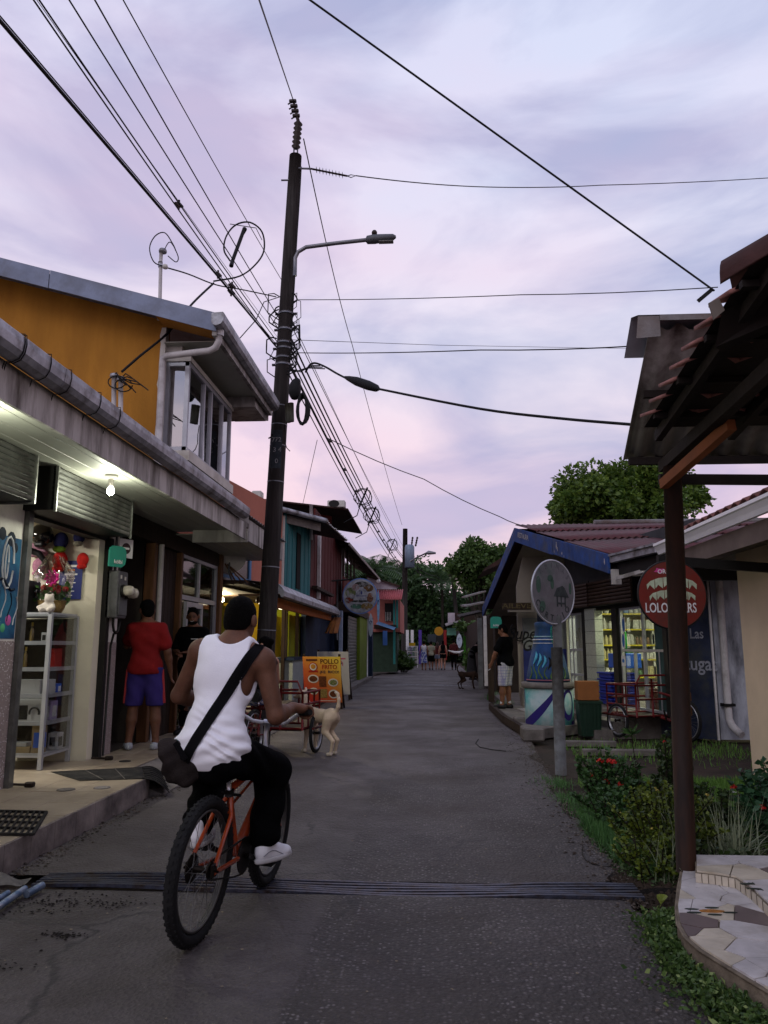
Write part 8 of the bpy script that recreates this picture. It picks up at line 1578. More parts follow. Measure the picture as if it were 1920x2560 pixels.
# ------------------------------------------------------------ the cyclist
J=dict(pelvis=(-1.13,4.09,.85),waist=(-1.13,4.10,1.0),chest=(-1.108,4.20,1.225),neck=(-1.083,4.265,1.425),shL=(-1.275,4.265,1.365),shR=(-.915,4.245,1.315),elbL=(-1.405,4.33,1.125),wriL=(-1.315,4.515,1.075),elbR=(-.838,4.235,1.025),wriR=(-.782,4.43,1.055),
         hipL=(-1.21,4.11,.845),hipR=(-1.03,4.10,.84),kneeL=(-1.25,4.50,.665),ankL=(-1.222,4.155,.455),toeL=(-1.222,4.30,.395),kneeR=(-.90,4.51,.705),ankR=(-.915,4.41,.295),toeR=(-.835,4.505,.232))
FD={}
for sd,pd,dd,bk_ in(('R',PR,(.55,.83,0),.12),('L',PL,(.05,1,0),.13)):
    d=nrm(dd);h_=np.array(bl(*pd))+[0,0,.013]-d*bk_+(np.array([.03,-.02,0])if sd=='R' else 0);FD[sd]=(d,h_);J['ank'+sd]=h_+d*.05+[0,0,.10];J['toe'+sd]=h_+d*.2+[0,0,.04]
cy=thing('person','cyclist in white tank top and black trousers seen from behind on the orange bicycle','person',(-1.115,4.09,0))
Hd=np.array((-1.063,4.315,1.545));Mh=fr3((math.cos(-.28),math.sin(-.28),.07),(.04,.12,1));hp_,ho=head_prims(Hd,Mh,1.03)
gR,gL=bl(.262,.652,1.038),bl(-.262,.652,1.038)
bodyp=torso_prims(J,1.,.93)+[cap(np.array(J['neck'])-np.array([0,0,.03]),Hd-np.array([0,.02,.06]),.058,.055,k=.03)]+hp_+arm_prims(J,1.03,'L',1.08)+arm_prims(J,1.03,'R',1.1)+leg_prims(J,.98,'L')+leg_prims(J,.98,'R')+[cap(J['ank'+q_],FD[q_][1]+FD[q_][0]*.09+[0,0,.045],.034,.03,k=.02)for q_ in 'LR']+[cap(FD[q_][1]+FD[q_][0]*.09+[0,0,.045],FD[q_][1]+FD[q_][0]*.19+[0,0,.036],.03,.024,k=.02)for q_ in 'LR']+hand_prims(J['wriR'],gR,bl(.3,.62,1.045)-bl(.22,.685,1.03),1.05)+hand_prims(J['wriL'],gL,bl(-.3,.62,1.045)-bl(-.22,.685,1.03),1.05)
bodyp+=[ell(J['shL'],(.064,.062,.070),k=.03),ell(J['shR'],(.066,.062,.072),k=.03),cap((-1.17,4.20,1.33),(-1.085,4.26,1.44),.05,.05,k=.04),cap((-.99,4.19,1.30),(-1.08,4.26,1.44),.05,.05,k=.04)]
body=sdf_obj('body',bodyp,.008,SK2,cy)
tor=torso_prims(J)+[ell((-1.135,4.075,.87),(.186,.148,.13),k=.06),cap((-1.17,4.20,1.33),(-1.085,4.26,1.44),.05,.05,k=.04),cap((-.99,4.19,1.30),(-1.08,4.26,1.44),.05,.05,k=.04)]
tankp=tor+[cap((-.875,4.22,1.42),(-.915,4.14,1.20),.10,.095,k=.012,sub=True),cap((-1.345,4.26,1.45),(-1.335,4.2,1.22),.095,.078,k=.012,sub=True),ell((-1.085,4.235,1.478),(.088,.13,.082),k=.012,sub=True)]
def wrink(X,Y,Z_):
    low=np.clip((1.10-Z_)/.2,0,1);mid=np.clip((1.3-Z_)/.25,0,1)*.35
    low=low*np.clip((Z_-.80)/.06,0,1);return-(.0085*low+.0035*mid)*np.sin(Z_*105+X*14+4.5*np.sin(X*11+Z_*6)+3*np.sin(Y*11)+1.5*np.sin(Z_*23+X*31))*(.55+.45*np.sin(X*17+Z_*13+1))-(.005*low)*np.sin(Z_*71-X*27+1.3)
M_tank=mat('white_ribbed_cotton',(.80,.79,.84),.9,var=.04,vs=8,bump=.15,bs=220,raw=True)
hemc=((-1.1,4.02,.784),(.03,.10,-1))
tank=sdf_obj('tank_top',tankp,.0075,M_tank,cy,clips=[hemc,((-1.08,4.26,1.455),(.1,.2,1))],warp=wrink,infl=.014)
M_trou=mat('black_trousers',(.005,.005,.006),.95,var=.2,vs=8,bump=.3,bs=40,spec=.04)
def twr(X,Y,Z_):return-.006*np.sin(Z_*45+X*30+4*np.sin(Y*9))
trp=[ell(J['pelvis'],(.172,.135,.12),k=.05),ell((-1.10,4.03,.80),(.15,.09,.09),k=.05)]+[cap(J['hip'+d],J['knee'+d],.102,.088,k=.05)for d in 'LR']+[cap(J['knee'+d],np.array(J['knee'+d])*.14+np.array(J['ank'+d])*.86,.084,.082,k=.05)for d in 'LR']
sdf_obj('trousers',trp,.009,M_trou,cy,clips=[((-1.1,4.05,.885),(-.05,-.1,1)),(tuple(np.array(J['ankR'])+np.array([0,0,-.018])),(0,0,-1))]if False else[((-1.1,4.05,.885),(-.05,-.1,1)),((0,0,.315),(0,0,-1))],warp=twr,infl=.004)
M_shoe=mat('white_leather_shoe',(.72,.72,.76),.5,var=.06,vs=14,raw=True);M_sole=mat('off_white_sole',(.55,.54,.55),.6,var=.1)
for sd in 'RL':
    d,hl_=FD[sd];sdv_=np.array([-d[1],d[0],0]);Mfo=np.array([d,sdv_,[0,0,1]]);fo=lambda a,h,s_=0.:hl_+d*a+sdv_*s_+np.array([0,0,h])
    sh__=sdf_obj('shoe',[ell(fo(.055,.055),(.056,.037,.05),Mfo,k=.02),ell(fo(.125,.05),(.08,.039,.044),Mfo,k=.02),ell(fo(.20,.036),(.058,.042,.033),Mfo,k=.02),cap(fo(.05,.075),fo(.045,.112),.038,.037,k=.02),cap(fo(.10,.085),fo(.07,.105),.034,.034,k=.02)],.007,M_shoe,cy,clips=[(tuple(fo(0,.02)),(0,0,-1))])
    sdf_obj('sole',[ell(fo(.132,.016),(.139,.049,.05),Mfo,k=.01)],.007,M_sole,sh__,clips=[(tuple(fo(0,.03)),(0,0,1)),(tuple(fo(0,.001)),(0,0,-1))])
    part('laces',M_sole,sh__,lambda q:[q.tube([Vector(fo(.115+.022*k,.083-.012*k,-.026)),Vector(fo(.115+.022*k,.098-.012*k)),Vector(fo(.115+.022*k,.083-.012*k,.026))],.0045,5)for k in range(4)]);part('stitch_line',mat('grey_stitch',(.3,.3,.33),.8),sh__,lambda q:[q.tube([Vector(fo(.02+.03*k,.045+.02*math.sin(k*.8),sg*(.039+.002*math.sin(k))))for k in range(6)],.0025,4)for sg in(-1,1)])
hairp=[ell(ho(0,-.014,.03),np.array([.082,.098,.098])*1.03,Mh,k=.02),ell(ho(0,-.05,-.03),np.array([.07,.058,.07])*1.03,Mh,k=.03)]
hr_=sdf_obj('stubble',hairp,.007,mat('faded_stubble',(.035,.02,.014),.9,var=.4,vs=90,bump=.5,bs=200,spec=.08),cy,infl=-.004,clips=[(tuple(ho(0,.04,.03)),tuple(Mh.T@np.array([0,1,-.45]))),(tuple(ho(0,0,-.082)),tuple(Mh.T@np.array([0,.5,-1])))])
sdf_obj('hair',hairp,.007,M_hair,cy,clips=[(tuple(ho(0,.06,.03)),tuple(Mh.T@np.array([0,1,-.55]))),(tuple(ho(0,0,-.028)),tuple(Mh.T@np.array([0,.55,-1]))),],warp=lambda X,Y,Z_:.0016*np.sin(X*310+Y*170)*np.sin(Z_*290+Y*90))
eyes(cy,ho)
# strap laid over the back, and the bag
from mathutils.bvhtree import BVHTree
def bvh(*obs):
    vs,fs_=[],[]
    for o in obs:
        Mw=WM[o.name];off=len(vs);vs+=[Mw@v.co for v in o.data.vertices];fs_+=[[i+off for i in p.vertices]for p in o.data.polygons]
    return BVHTree.FromPolygons(vs,fs_)
bt=bvh(body,tank)
S0,S1=Vector((-.935,0,1.40)),Vector((-1.235,0,.83));sdv=(S1-S0).normalized();sw=Vector((-sdv.z,0,sdv.x))
def strapp(u,v,off=.008):
    c=S0.lerp(S1,u)+sw*((v-.5)*.056);h=bt.ray_cast(Vector((c.x,3.5,c.z)),Vector((0,1,0)))[0]
    y=h.y-off if h else 4.19
    return Vector((c.x,min(y,4.235),c.z))
M_strap=mat('black_webbing',(.008,.0075,.009),.85,var=.12,vs=20,bump=.3,bs=200,spec=.08)
rows_=[[strapp(i/40,j/4)for j in range(5)]for i in range(41)]
for _ in range(3):rows_=[rows_[0]]+[[Vector((rows_[i][j].x,.5*rows_[i][j].y+.25*rows_[i-1][j].y+.25*rows_[i+1][j].y,rows_[i][j].z))for j in range(5)]for i in range(1,40)]+[rows_[40]]
over=[[Vector((-.935+sw.x*(j/4-.5)*.056,4.2+.09*k/4,1.40+.012*math.sin(k*.8)+sw.z*(j/4-.5)*.02-.02*(k/4)**2))for j in range(5)]for k in range(5)][::-1]
rows_=over[:-1]+rows_
bag=thing('shoulder_bag','dark grey-brown shoulder bag on a wide black strap across the back of the cyclist','bag',(-1.3,3.97,.7))
q=MB();nr_=len(rows_);q.add([p for r in rows_ for p in r]+[p+Vector((0,-.004,0))for r in rows_ for p in r],[(i*5+j,i*5+j+1,(i+1)*5+j+1,(i+1)*5+j)for i in range(nr_-1)for j in range(4)]+[(nr_*5+i*5+j,nr_*5+(i+1)*5+j,nr_*5+(i+1)*5+j+1,nr_*5+i*5+j+1)for i in range(nr_-1)for j in range(4)]+[(i*5+e,(i+1)*5+e,nr_*5+(i+1)*5+e,nr_*5+i*5+e)for i in range(nr_-1)for e in(0,4)],0,True);q.build('strap',M_strap,bag)
M_bag=mat('grey_brown_canvas',(.030,.024,.023),.9,var=.25,vs=8,bump=.3,bs=120,col2=(.045,.037,.035),c2s=6,spec=.08)
def bwr(X,Y,Z_):return .006*np.sin(X*48+Z_*37)+.004*np.sin(Z_*80-X*50)
sdf_obj('pouch',[ell((-1.305,3.985,.845),(.062,.045,.095),fr3((1,0,.3),(-.3,0,1)),k=.02),ell((-1.25,3.97,.765),(.085,.045,.062),k=.03),ell((-1.29,3.98,.79),(.08,.05,.08),k=.02),ell((-1.215,3.96,.79),(.045,.04,.06),k=.03)],.01,M_bag,bag,warp=bwr)
sdf_obj('flap',[ell((-1.322,3.978,.862),(.056,.046,.078),fr3((1,0,.35),(-.35,0,1)),k=.03)],.01,mat('worn_canvas',(.048,.039,.038),.9,spec=.08,var=.2,vs=8,bump=.3,bs=120),bag,infl=.006,warp=bwr)
part('buckle_strap',M_strap,bag,lambda q:q.beam((-1.275,3.90,.925),(-1.215,3.885,.845),.028,.006,up=(0,1,0)))
# ------------------------------------------------------------ other people
def fig_joints(h,pose):
    s=h/1.75;J=dict(pelvis=(0,0,.95),waist=(0,.0,1.08),chest=(0,.0,1.28),neck=(0,-.012,1.475),head=(0,.02,1.625),hipL=(-.085,0,.92),hipR=(.085,0,.92),kneeL=(-.095,.025,.5),kneeR=(.095,.025,.5),ankL=(-.10,-.015,.085),ankR=(.10,-.015,.085),toeL=(-.12,.13,.035),toeR=(.12,.13,.035),shL=(-.168,-.005,1.395),shR=(.168,-.005,1.395),elbL=(-.235,-.02,1.125),elbR=(.235,-.02,1.125),wriL=(-.25,.04,.885),wriR=(.25,.04,.885))
    J.update(pose);return s,{k:np.array(v,float)*s for k,v in J.items()}
def person(lb,base,yaw,h,pose,sk,clothes,res=.012,hair='short',hairm=None,fat=1.,head_yaw=0.,face=False,grp=None,cat='person'):
    """clothes: list of (kind, material, params)"""
    s,J=fig_joints(h,pose);c_,s_=math.cos(yaw),math.sin(yaw);Rz=np.array([[c_,-s_,0],[s_,c_,0],[0,0,1]]);base=np.array(base,float)
    J={k:Rz@v+base for k,v in J.items()};t=thing('person',lb,cat,tuple(base),grp);hy=yaw+head_yaw
    Mh=fr3((math.cos(hy),math.sin(hy),0),J['head']-J['neck']);hp,o=head_prims(J['head'],Mh,s);dn=lambda a,b:nrm(J[b]-J[a])
    P_=torso_prims(J,s,fat)+[cap(J['neck']-[0,0,.03],J['head']-[0,0,.06*s],.054*s,.05*s,k=.03)]+hp
    fwd=Rz@np.array([0,1,0])
    for sd,sg in(('L',-1),('R',1)):
        P_+=arm_prims(J,s,sd,fat)+leg_prims(J,s,sd,fat)+foot_prims(J,s,sd)+open_hand(J['wri'+sd],dn('elb'+sd,'wri'+sd),fwd,s)
    sdf_obj('body',P_,res,sk,t)
    H_=hairm or M_hair
    if hair in('short','cap','bun','long'):
        hp_=[ell(o(0,-.014,.03),np.array([.083,.098,.098])*s,Mh,k=.02),ell(o(0,-.045,-.03),np.array([.07,.058,.075])*s,Mh,k=.03)]
        if hair=='bun':hp_+=[ell(o(0,-.115,.03),np.array([.045,.045,.045])*s,Mh,k=.02)]
        if hair=='long':hp_+=[cap(o(0,-.07,.0),o(0,-.085,-.33),.075*s,.06*s,k=.04)]
        sdf_obj('hair',hp_,res*.85,H_,t,clips=[(tuple(o(0,.055,.03)),tuple(Mh.T@np.array([0,1,-.5])))]+([]if hair=='long' else[(tuple(o(0,0,-.085)),tuple(Mh.T@np.array([0,.5,-1])))]))
    if hair=='cap':
        sdf_obj('cap',[ell(o(0,-.01,.045),np.array([.088,.103,.088])*s,Mh,k=.02),ell(o(0,.1,.035),np.array([.06,.07,.010])*s,Mh,k=.02)],res*.85,clothes[-1][1]if clothes[-1][0]=='capcol' else M_blk,t,clips=[(tuple(o(0,0,.025)),tuple(Mh.T@np.array([0,.1,-1])))])
    if face:eyes(t,o,s)
    tr=torso_prims(J,s,fat)
    for cl in clothes:
        k,m_=cl[0],cl[1];a=cl[2]if len(cl)>2 else None
        if k=='tshirt':
            f=a or .62;pr_=tr+[ell(J['pelvis']-[0,0,.02*s],np.array([.168,.132,.14])*s*fat,fr3(J['hipR']-J['hipL'],(0,0,1)),k=.06)]+[cap(J['sh'+d],J['sh'+d]+(J['elb'+d]-J['sh'+d])*f,.058*s*fat,.060*s*fat,k=.03)for d in 'LR']
            sdf_obj('shirt',pr_,res,m_,t,infl=.014,clips=[(tuple(J['pelvis']+[0,0,-.02*s]),(0,0,-1)),(tuple(J['neck']+[0,0,.0]),(0,0,1))]+[(tuple(J['sh'+d]+(J['elb'+d]-J['sh'+d])*f),tuple(J['elb'+d]-J['sh'+d]))for d in 'LR']if False else[(tuple(J['pelvis']+[0,0,-.085*s]),(0,0,-1)),(tuple(J['neck']+[0,0,.0]),(0,0,1))],warp=lambda X,Y,Z_:-.004*np.sin(Z_*38+X*22+Y*9))
        elif k=='tank':sdf_obj('top',tr+[cap(J['sh'+d]+(J['sh'+d]-J['chest'])*.15+[0,0,.05*s],J['chest']*.35+J['sh'+d]*.65-[0,0,.16*s],.07*s,.055*s,k=.01,sub=True)for d in 'LR']+[ell(J['neck']+[0,0,.03*s],np.array([.075,.1,.06])*s,k=.01,sub=True)],res,m_,t,infl=.012,clips=[(tuple(J['pelvis']+[0,0,(a or 0.)*s]),(0,0,-1))])
        elif k in('shorts','pants'):
            z=base[2]+(a if a is not None else(.5 if k=='shorts' else .11))*s;lp=[ell(J['pelvis'],np.array([.165,.13,.12])*s*fat,fr3(J['hipR']-J['hipL'],(0,0,1)),k=.05)]
            for d in 'LR':lp+=[cap(J['hip'+d],J['knee'+d],.098*s*fat,.082*s*fat if k=='shorts' else .066*s,k=.05)]+([cap(J['knee'+d],J['ank'+d],.064*s,.05*s,k=.03)]if k=='pants' else[])
            sdf_obj(k,lp,res,m_,t,infl=.008,clips=[((0,0,z),(0,0,-1)),(tuple(J['pelvis']+[0,0,.0*s]),(0,0,1))],warp=lambda X,Y,Z_:-.003*np.sin(Z_*30+X*35))
        elif k=='dress':
            z=base[2]+(a or .5)*s;sdf_obj('dress',tr+[cap(J['pelvis']+[0,0,.03],[J['pelvis'][0],J['pelvis'][1],z],.14*s,.22*s,k=.06)],res,m_,t,infl=.012,clips=[((0,0,z),(0,0,-1)),(tuple(J['chest']+[0,0,.1*s]),(0,0,1))],warp=lambda X,Y,Z_:-.008*np.sin(X*30+Y*26)*np.clip((1.0+base[2]-Z_),0,1))
        elif k=='shoes':
            for d in 'LR':sdf_obj('shoe',[cap(J['ank'+d]*[1,1,0]+[0,0,base[2]+.04]-(J['toe'+d]-J['ank'+d])*[.3,.3,0],J['toe'+d]*[1,1,0]+[0,0,base[2]+.035],.046*s,.042*s,k=.02),cap(J['ank'+d]-[0,0,.03],(J['ank'+d]+J['toe'+d])/2*[1,1,0]+[0,0,base[2]+.05],.044*s,k=.03)],min(res,.012),m_,t,clips=[((0,0,base[2]+.004),(0,0,-1))])
        elif k=='socks':
            for d in 'LR':sdf_obj('sock',[cap(J['ank'+d]-[0,0,.02],J['ank'+d]+[0,0,.05*s],.042*s,k=.01)],min(res,.012),m_,t)
        elif k=='stripes':
            for d,sg in(('L',-1),('R',1)):
                r_=nrm(J['hipR']-J['hipL'])*sg;part('side_stripe',m_,t,lambda q,d=d,r_=r_:q.beam(Vector(J['hip'+d]+r_*.108*s),Vector(J['knee'+d]+r_*.096*s+[0,0,.03]),.02,.05,up=tuple(r_)))
    return t,J,o
M_red=mat('red_cotton',(.22,.010,.012),.9,var=.15,vs=8,bump=.2,bs=80);M_purp2=mat('violet_shorts',(.045,.03,.17),.85,var=.12,vs=8);M_gsh=mat('grey_sneaker',(.36,.38,.42),.7,var=.1);M_wh2=mat('white_cloth',(.55,.55,.57),.9,var=.12,vs=8)
person('man in red t-shirt and violet shorts standing at the dark doorway',(-3.45,9.3,.18),R_(8),1.78,dict(elbL=(-.26,.16,1.2),wriL=(-.24,.38,1.3),head=(-.02,.03,1.62),ankL=(-.15,-.0,.085),toeL=(-.2,.13,.035),ankR=(.16,.0,.085),toeR=(.19,.15,.035),kneeL=(-.12,.02,.5),kneeR=(.13,.02,.5),elbR=(.25,.0,1.13),wriR=(.28,.08,.89)),SK2,[('tshirt',M_red,.68),('shorts',M_purp2,.5),('stripes',mat('red_piping',(.4,.05,.06),.8)),('shoes',M_gsh),('capcol',M_blk)],.011,'cap',fat=1.1,head_yaw=.5)
t,Jd,o=person('smiling man in black t-shirt with glasses standing at the glass door',(-3.36,10.85,.18),R_(165),1.76,dict(elbL=(-.24,.05,1.13),wriL=(-.06,.22,1.12),elbR=(.24,.05,1.13),wriR=(.06,.24,1.1)),SK2,[('tshirt',M_blk,.7),('pants',M_trou),('shoes',M_sad)],.011,'short',fat=1.12,head_yaw=.4,face=True)
part('glasses',M_dark,t,lambda q:[q.tube([Vector(o(sx*.032+.02*math.cos(a*.8),.098,.004+.016*math.sin(a*.8)))for a in range(8)],.0025,4,closed=True)for sx in(-1,1)]);part('smile',M_sw,t,lambda q:q.tube([Vector(o(x,.097-abs(x)*.25,-.062+abs(x)*.3))for x in(-.022,-.01,0,.01,.022)],.004,5));sdf_obj('beard',[ell(o(0,.045,-.075),(.058,.055,.045),None,k=.02)],.01,M_hair,t,infl=.004,clips=[(tuple(o(0,0,-.075)),(0,0,1))]);part('shirt_print',M_sw,t,lambda q:q.box(Jd['chest'][0]+.02,Jd['chest'][0]+.12,Jd['chest'][1]-.155,Jd['chest'][1]-.150,Jd['chest'][2]+.02,Jd['chest'][2]+.03))
M_bluep2=mat('blue_white_print',(.12,.16,.34),.85,var=.3,vs=20,col2=(.5,.5,.55),c2s=18,c2lo=.48,c2hi=.55)
person('woman with dark bun and black top sitting on the red tricycle near the pole',(-2.14,10.0,-.1),R_(42),1.62,dict(kneeL=(-.13,.42,.86),ankL=(-.14,.40,.45),toeL=(-.14,.52,.38),kneeR=(.13,.42,.84),ankR=(.14,.36,.44),toeR=(.14,.5,.38),elbL=(-.25,.2,1.22),wriL=(-.2,.4,1.36),elbR=(.24,.05,1.12),wriR=(.2,.28,1.08)),SK3,[('tank',M_blk,.03),('shorts',M_bluep2,.6)],.012,'bun',head_yaw=.5)
M_plaid=mat('white_plaid_cotton',(.5,.5,.53),.9,var=.1,vs=6)
def plaid(m):
    t=m.node_tree;N=t.nodes;L=t.links;b=N['Principled BSDF'];src=b.inputs['Base Color'].links[0].from_socket
    for d,sc_,c in(('Z',5.5,(.12,.14,.3)),('Y',6.5,(.16,.16,.3)),('X',6.5,(.2,.16,.3))):
        w_=N.new('ShaderNodeTexWave');w_.bands_direction=d;w_.inputs['Scale'].default_value=sc_;tcn=N.new('ShaderNodeTexCoord');L.new(tcn.outputs['Object'],w_.inputs['Vector']);r=N.new('ShaderNodeMapRange');r.inputs[1].default_value=.88;r.inputs[2].default_value=.97;L.new(w_.outputs['Fac'],r.inputs[0]);mu_=N.new('ShaderNodeMath');mu_.operation='MULTIPLY';mu_.inputs[1].default_value=.65;L.new(r.outputs[0],mu_.inputs[0]);mx=N.new('ShaderNodeMixRGB');L.new(mu_.outputs[0],mx.inputs[0]);L.new(src,mx.inputs[1]);mx.inputs[2].default_value=(*c,1);src=mx.outputs[0]
    L.new(src,b.inputs['Base Color'])
plaid(M_plaid)
t,Jb,o=person('man in black t-shirt and white plaid shorts standing on the right pavement',(1.56,16.45,.12),R_(58),1.74,dict(elbL=(-.25,.10,1.13),wriL=(-.24,.2,.93),elbR=(.23,.02,1.13),wriR=(.2,.2,.98),head=(0,.05,1.61),ankL=(-.11,.05,.085),toeL=(-.13,.2,.035)),SK1,[('tshirt',M_blk,.68),('shorts',M_plaid,.46),('socks',M_wh2),('shoes',M_sad)],.013,'short',fat=1.16,head_yaw=.3)
q=MB();q.tube([Vector(Jb['wriL'])+Vector((-.02,.04,-.12)),Vector(Jb['wriL'])+Vector((-.07,.05,-.15))],.006,5);q.build('cigarette',M_sw,None,'white cigarette in the hand of the man in black t-shirt','cigarette')
# far figures
def far(lb,u,v,y,h,yaw,clothes,sk=SK1,hair='short',pose={},fat=1.,hairm=None):
    p=at(u,v,y=y);return person(lb,(p.x,y,0 if p.z<.1 else p.z),yaw,h,pose,sk,clothes,.024,hair,hairm,fat,grp='people further down the street')
walkL=dict(ankL=(-.1,.16,.09),toeL=(-.1,.3,.05),kneeL=(-.1,.14,.5),ankR=(.1,-.18,.12),toeR=(.1,-.05,.04),kneeR=(.1,.02,.5));walkR=dict(ankR=(.1,.16,.09),toeR=(.1,.3,.05),kneeR=(.1,.14,.5),ankL=(-.1,-.18,.12),toeL=(-.1,-.05,.04),kneeL=(-.1,.02,.5))
M_jean=mat('pale_jeans',(.22,.26,.34),.9,var=.15,vs=6);M_pat=mat('patterned_sarong',(.42,.44,.5),.9,var=.2,vs=8,col2=(.06,.09,.28),c2s=7,c2lo=.47,c2hi=.53);M_dred=mat('dark_red_shirt',(.10,.02,.022),.9,var=.15);M_olive=mat('pale_olive_top',(.3,.29,.22),.9,var=.15)
far('woman in white top and pale jeans standing by the left houses',974,1679,39.2,1.66,R_(-80),[('tank',M_wh2,-.02),('pants',M_jean),('shoes',M_sw)],fat=1.22)
far('walker in blue and white patterned wrap, leftmost of the walking group',1060,1675,45.6,1.68,R_(0),[('tank',M_wh2,.05),('dress',M_pat,.42),('shoes',M_wood2)],pose=walkL,fat=1.05)
far('walker in pale olive top and dark shorts beside the patterned wrap',1078,1674,46,1.66,R_(5),[('tshirt',M_olive,.5),('shorts',M_trou,.5),('shoes',M_sad)],pose=walkR)
far('walker in sleeveless top and pale shorts in the middle of the group',1094,1672,46.6,1.62,R_(-4),[('tank',M_dred,.02),('shorts',M_jean,.68),('shoes',M_wood2)],SK3,'long',walkL,hairm=mat('brown_hair',(.05,.025,.014),.6,var=.3))
far('long haired walker in black top and tiny shorts',1108,1674,45.8,1.70,R_(3),[('tank',M_blk,.02),('shorts',M_trou,.70),('shoes',M_sad)],SK3,'long',walkR)
_,Jf,_=far('walker in dark red shirt and black trousers, rightmost of the group',1135,1672,46.2,1.76,R_(-3),[('tshirt',M_dred,.7),('pants',M_trou),('shoes',M_sad)],pose=walkL,fat=1.08)
q=MB();p=at(1140,1630,y=45.9);q.tube([p+Vector((-.45,0,.08)),p+Vector((-.1,-.05,-.02)),p+Vector((.2,-.05,-.02)),p+Vector((.45,0,.1))],[.03,.07,.07,.03],8);q.build('white_bundle',M_sw,None,'white rolled bundle carried by the walker in dark red','bundle')
far('dark clothed woman in long grey skirt bending at the right hand shop',1180,1700,30,1.6,R_(-70),[('tshirt',M_blk,.7),('dress',mat('grey_skirt',(.04,.038,.042),.9,var=.15),.3),('shoes',M_sad)],SK2,'short',dict(chest=(0,.12,1.24),neck=(0,.25,1.4),head=(0,.34,1.5),shL=(-.17,.22,1.35),shR=(.17,.22,1.35),elbL=(-.22,.36,1.14),elbR=(.22,.36,1.14),wriL=(-.2,.55,1.0),wriR=(.2,.55,1.0)))
person('shopkeeper with dark hair behind the store window',tuple(FW(fs(1590),FL,-1.6)),math.atan2(fnr.y,fnr.x)-math.pi/2,1.55,{},SK2,[('tshirt',mat('grey_green_shirt',(.2,.22,.18),.9,var=.1),.6),('pants',M_trou),('shoes',M_sad)],.02,'short',face=True)
# ------------------------------------------------------------ dogs
def dog(lb,base,yaw,s,m_,m2,head_down=False,res=.012):
    c_,s_=math.cos(yaw),math.sin(yaw);Rz=np.array([[c_,-s_,0],[s_,c_,0],[0,0,1]]);base=np.array(base,float);W_=lambda*p:Rz@(np.array(p,float)*s)+base # y forward
    t=thing('dog',lb,'dog',tuple(base),'dogs on the street');Rm=Rz.T;P_=[ell(W_(0,.20,.475),np.array([.085,.15,.115])*s,Rm,k=.05),ell(W_(0,.0,.485),np.array([.075,.17,.092])*s,Rm,k=.06),ell(W_(0,-.2,.50),np.array([.078,.12,.098])*s,Rm,k=.05)]
    hz_,hy=(.30,.50)if head_down else(.72,.42)
    P_+=[cap(W_(0,.28,.54),W_(0,hy-.03,hz_+.02),.068*s,.052*s,k=.04),ell(W_(0,hy+.01,hz_+.03),np.array([.055,.075,.055])*s,Rm,k=.03),cap(W_(0,hy+.06,hz_+(.0 if not head_down else-.03)),W_(0,hy+.15,hz_-(.02 if not head_down else .10)),.034*s,.024*s,k=.02)]
    for sx in(-1,1):P_+=[ell(W_(sx*.05,hy-.02,hz_+.085),np.array([.014,.028,.038])*s,Rm,k=.01,t=1)]
    for sx,fy,by in((-1,.26,-.25),(1,.21,-.19)):
        P_+=[cap(W_(sx*.06,.22,.42),W_(sx*.062,fy-.03,.24),.05*s,.033*s,k=.03),cap(W_(sx*.062,fy-.03,.24),W_(sx*.062,fy,.05),.030*s,.023*s,k=.015),cap(W_(sx*.062,fy-.005,.025),W_(sx*.062,fy+.045,.022),.024*s,.022*s,k=.015,t=1)]
        P_+=[cap(W_(sx*.058,-.2,.46),W_(sx*.064,by+.10,.30),.072*s,.05*s,k=.04),cap(W_(sx*.064,by+.10,.30),W_(sx*.064,by-.06,.19),.042*s,.026*s,k=.02),cap(W_(sx*.064,by-.06,.19),W_(sx*.064,by-.02,.04),.025*s,.021*s,k=.015),cap(W_(sx*.064,by-.02,.024),W_(sx*.064,by+.045,.020),.024*s,.021*s,k=.015,t=1)]
    tl=[W_(0,-.29,.55),W_(0,-.335,.62),W_(0,-.345,.71),W_(0,-.32,.78),W_(0,-.27,.80)]
    for a,b,ra,rb in zip(tl,tl[1:],(.028,.024,.022,.022),(.024,.022,.022,.016)):P_.append(cap(a,b,ra*s,rb*s,k=.02,t=0 if a is not tl[3]else 1))
    sdf_obj('body',P_,res,[m_,m2],t)
    for sx in(-1,1):part('eye',M_paintk,t,lambda q,sx=sx:q.lathe([(.001,-.006),(.008,0),(.001,.006)],6,Vector(W_(sx*.035,hy+.07,hz_+.04))))
    part('nose',M_paintk,t,lambda q:q.lathe([(.003,-.012),(.014,0),(.003,.012)],8,Vector(W_(0,hy+.17,hz_-(.015 if not head_down else .11)))));return t
M_fur=mat('cream_fur',(.62,.50,.37),.95,var=.15,vs=12,bump=.4,bs=140);M_fur2=mat('pale_fur',(.7,.62,.52),.95,var=.15,vs=12,bump=.4,bs=140);M_bfur=mat('brown_fur',(.045,.025,.017),.95,var=.3,vs=12,bump=.4,bs=100)
dog('cream short haired dog with raised curled tail beside the red tricycle',(-1.45,10.42,0),R_(48),1.0,M_fur,M_fur2,res=.010)
dog('small brown dog sniffing at the right road edge',at(1168,1722,z=0),R_(-75),.95,M_bfur,M_bfur,True,.018)
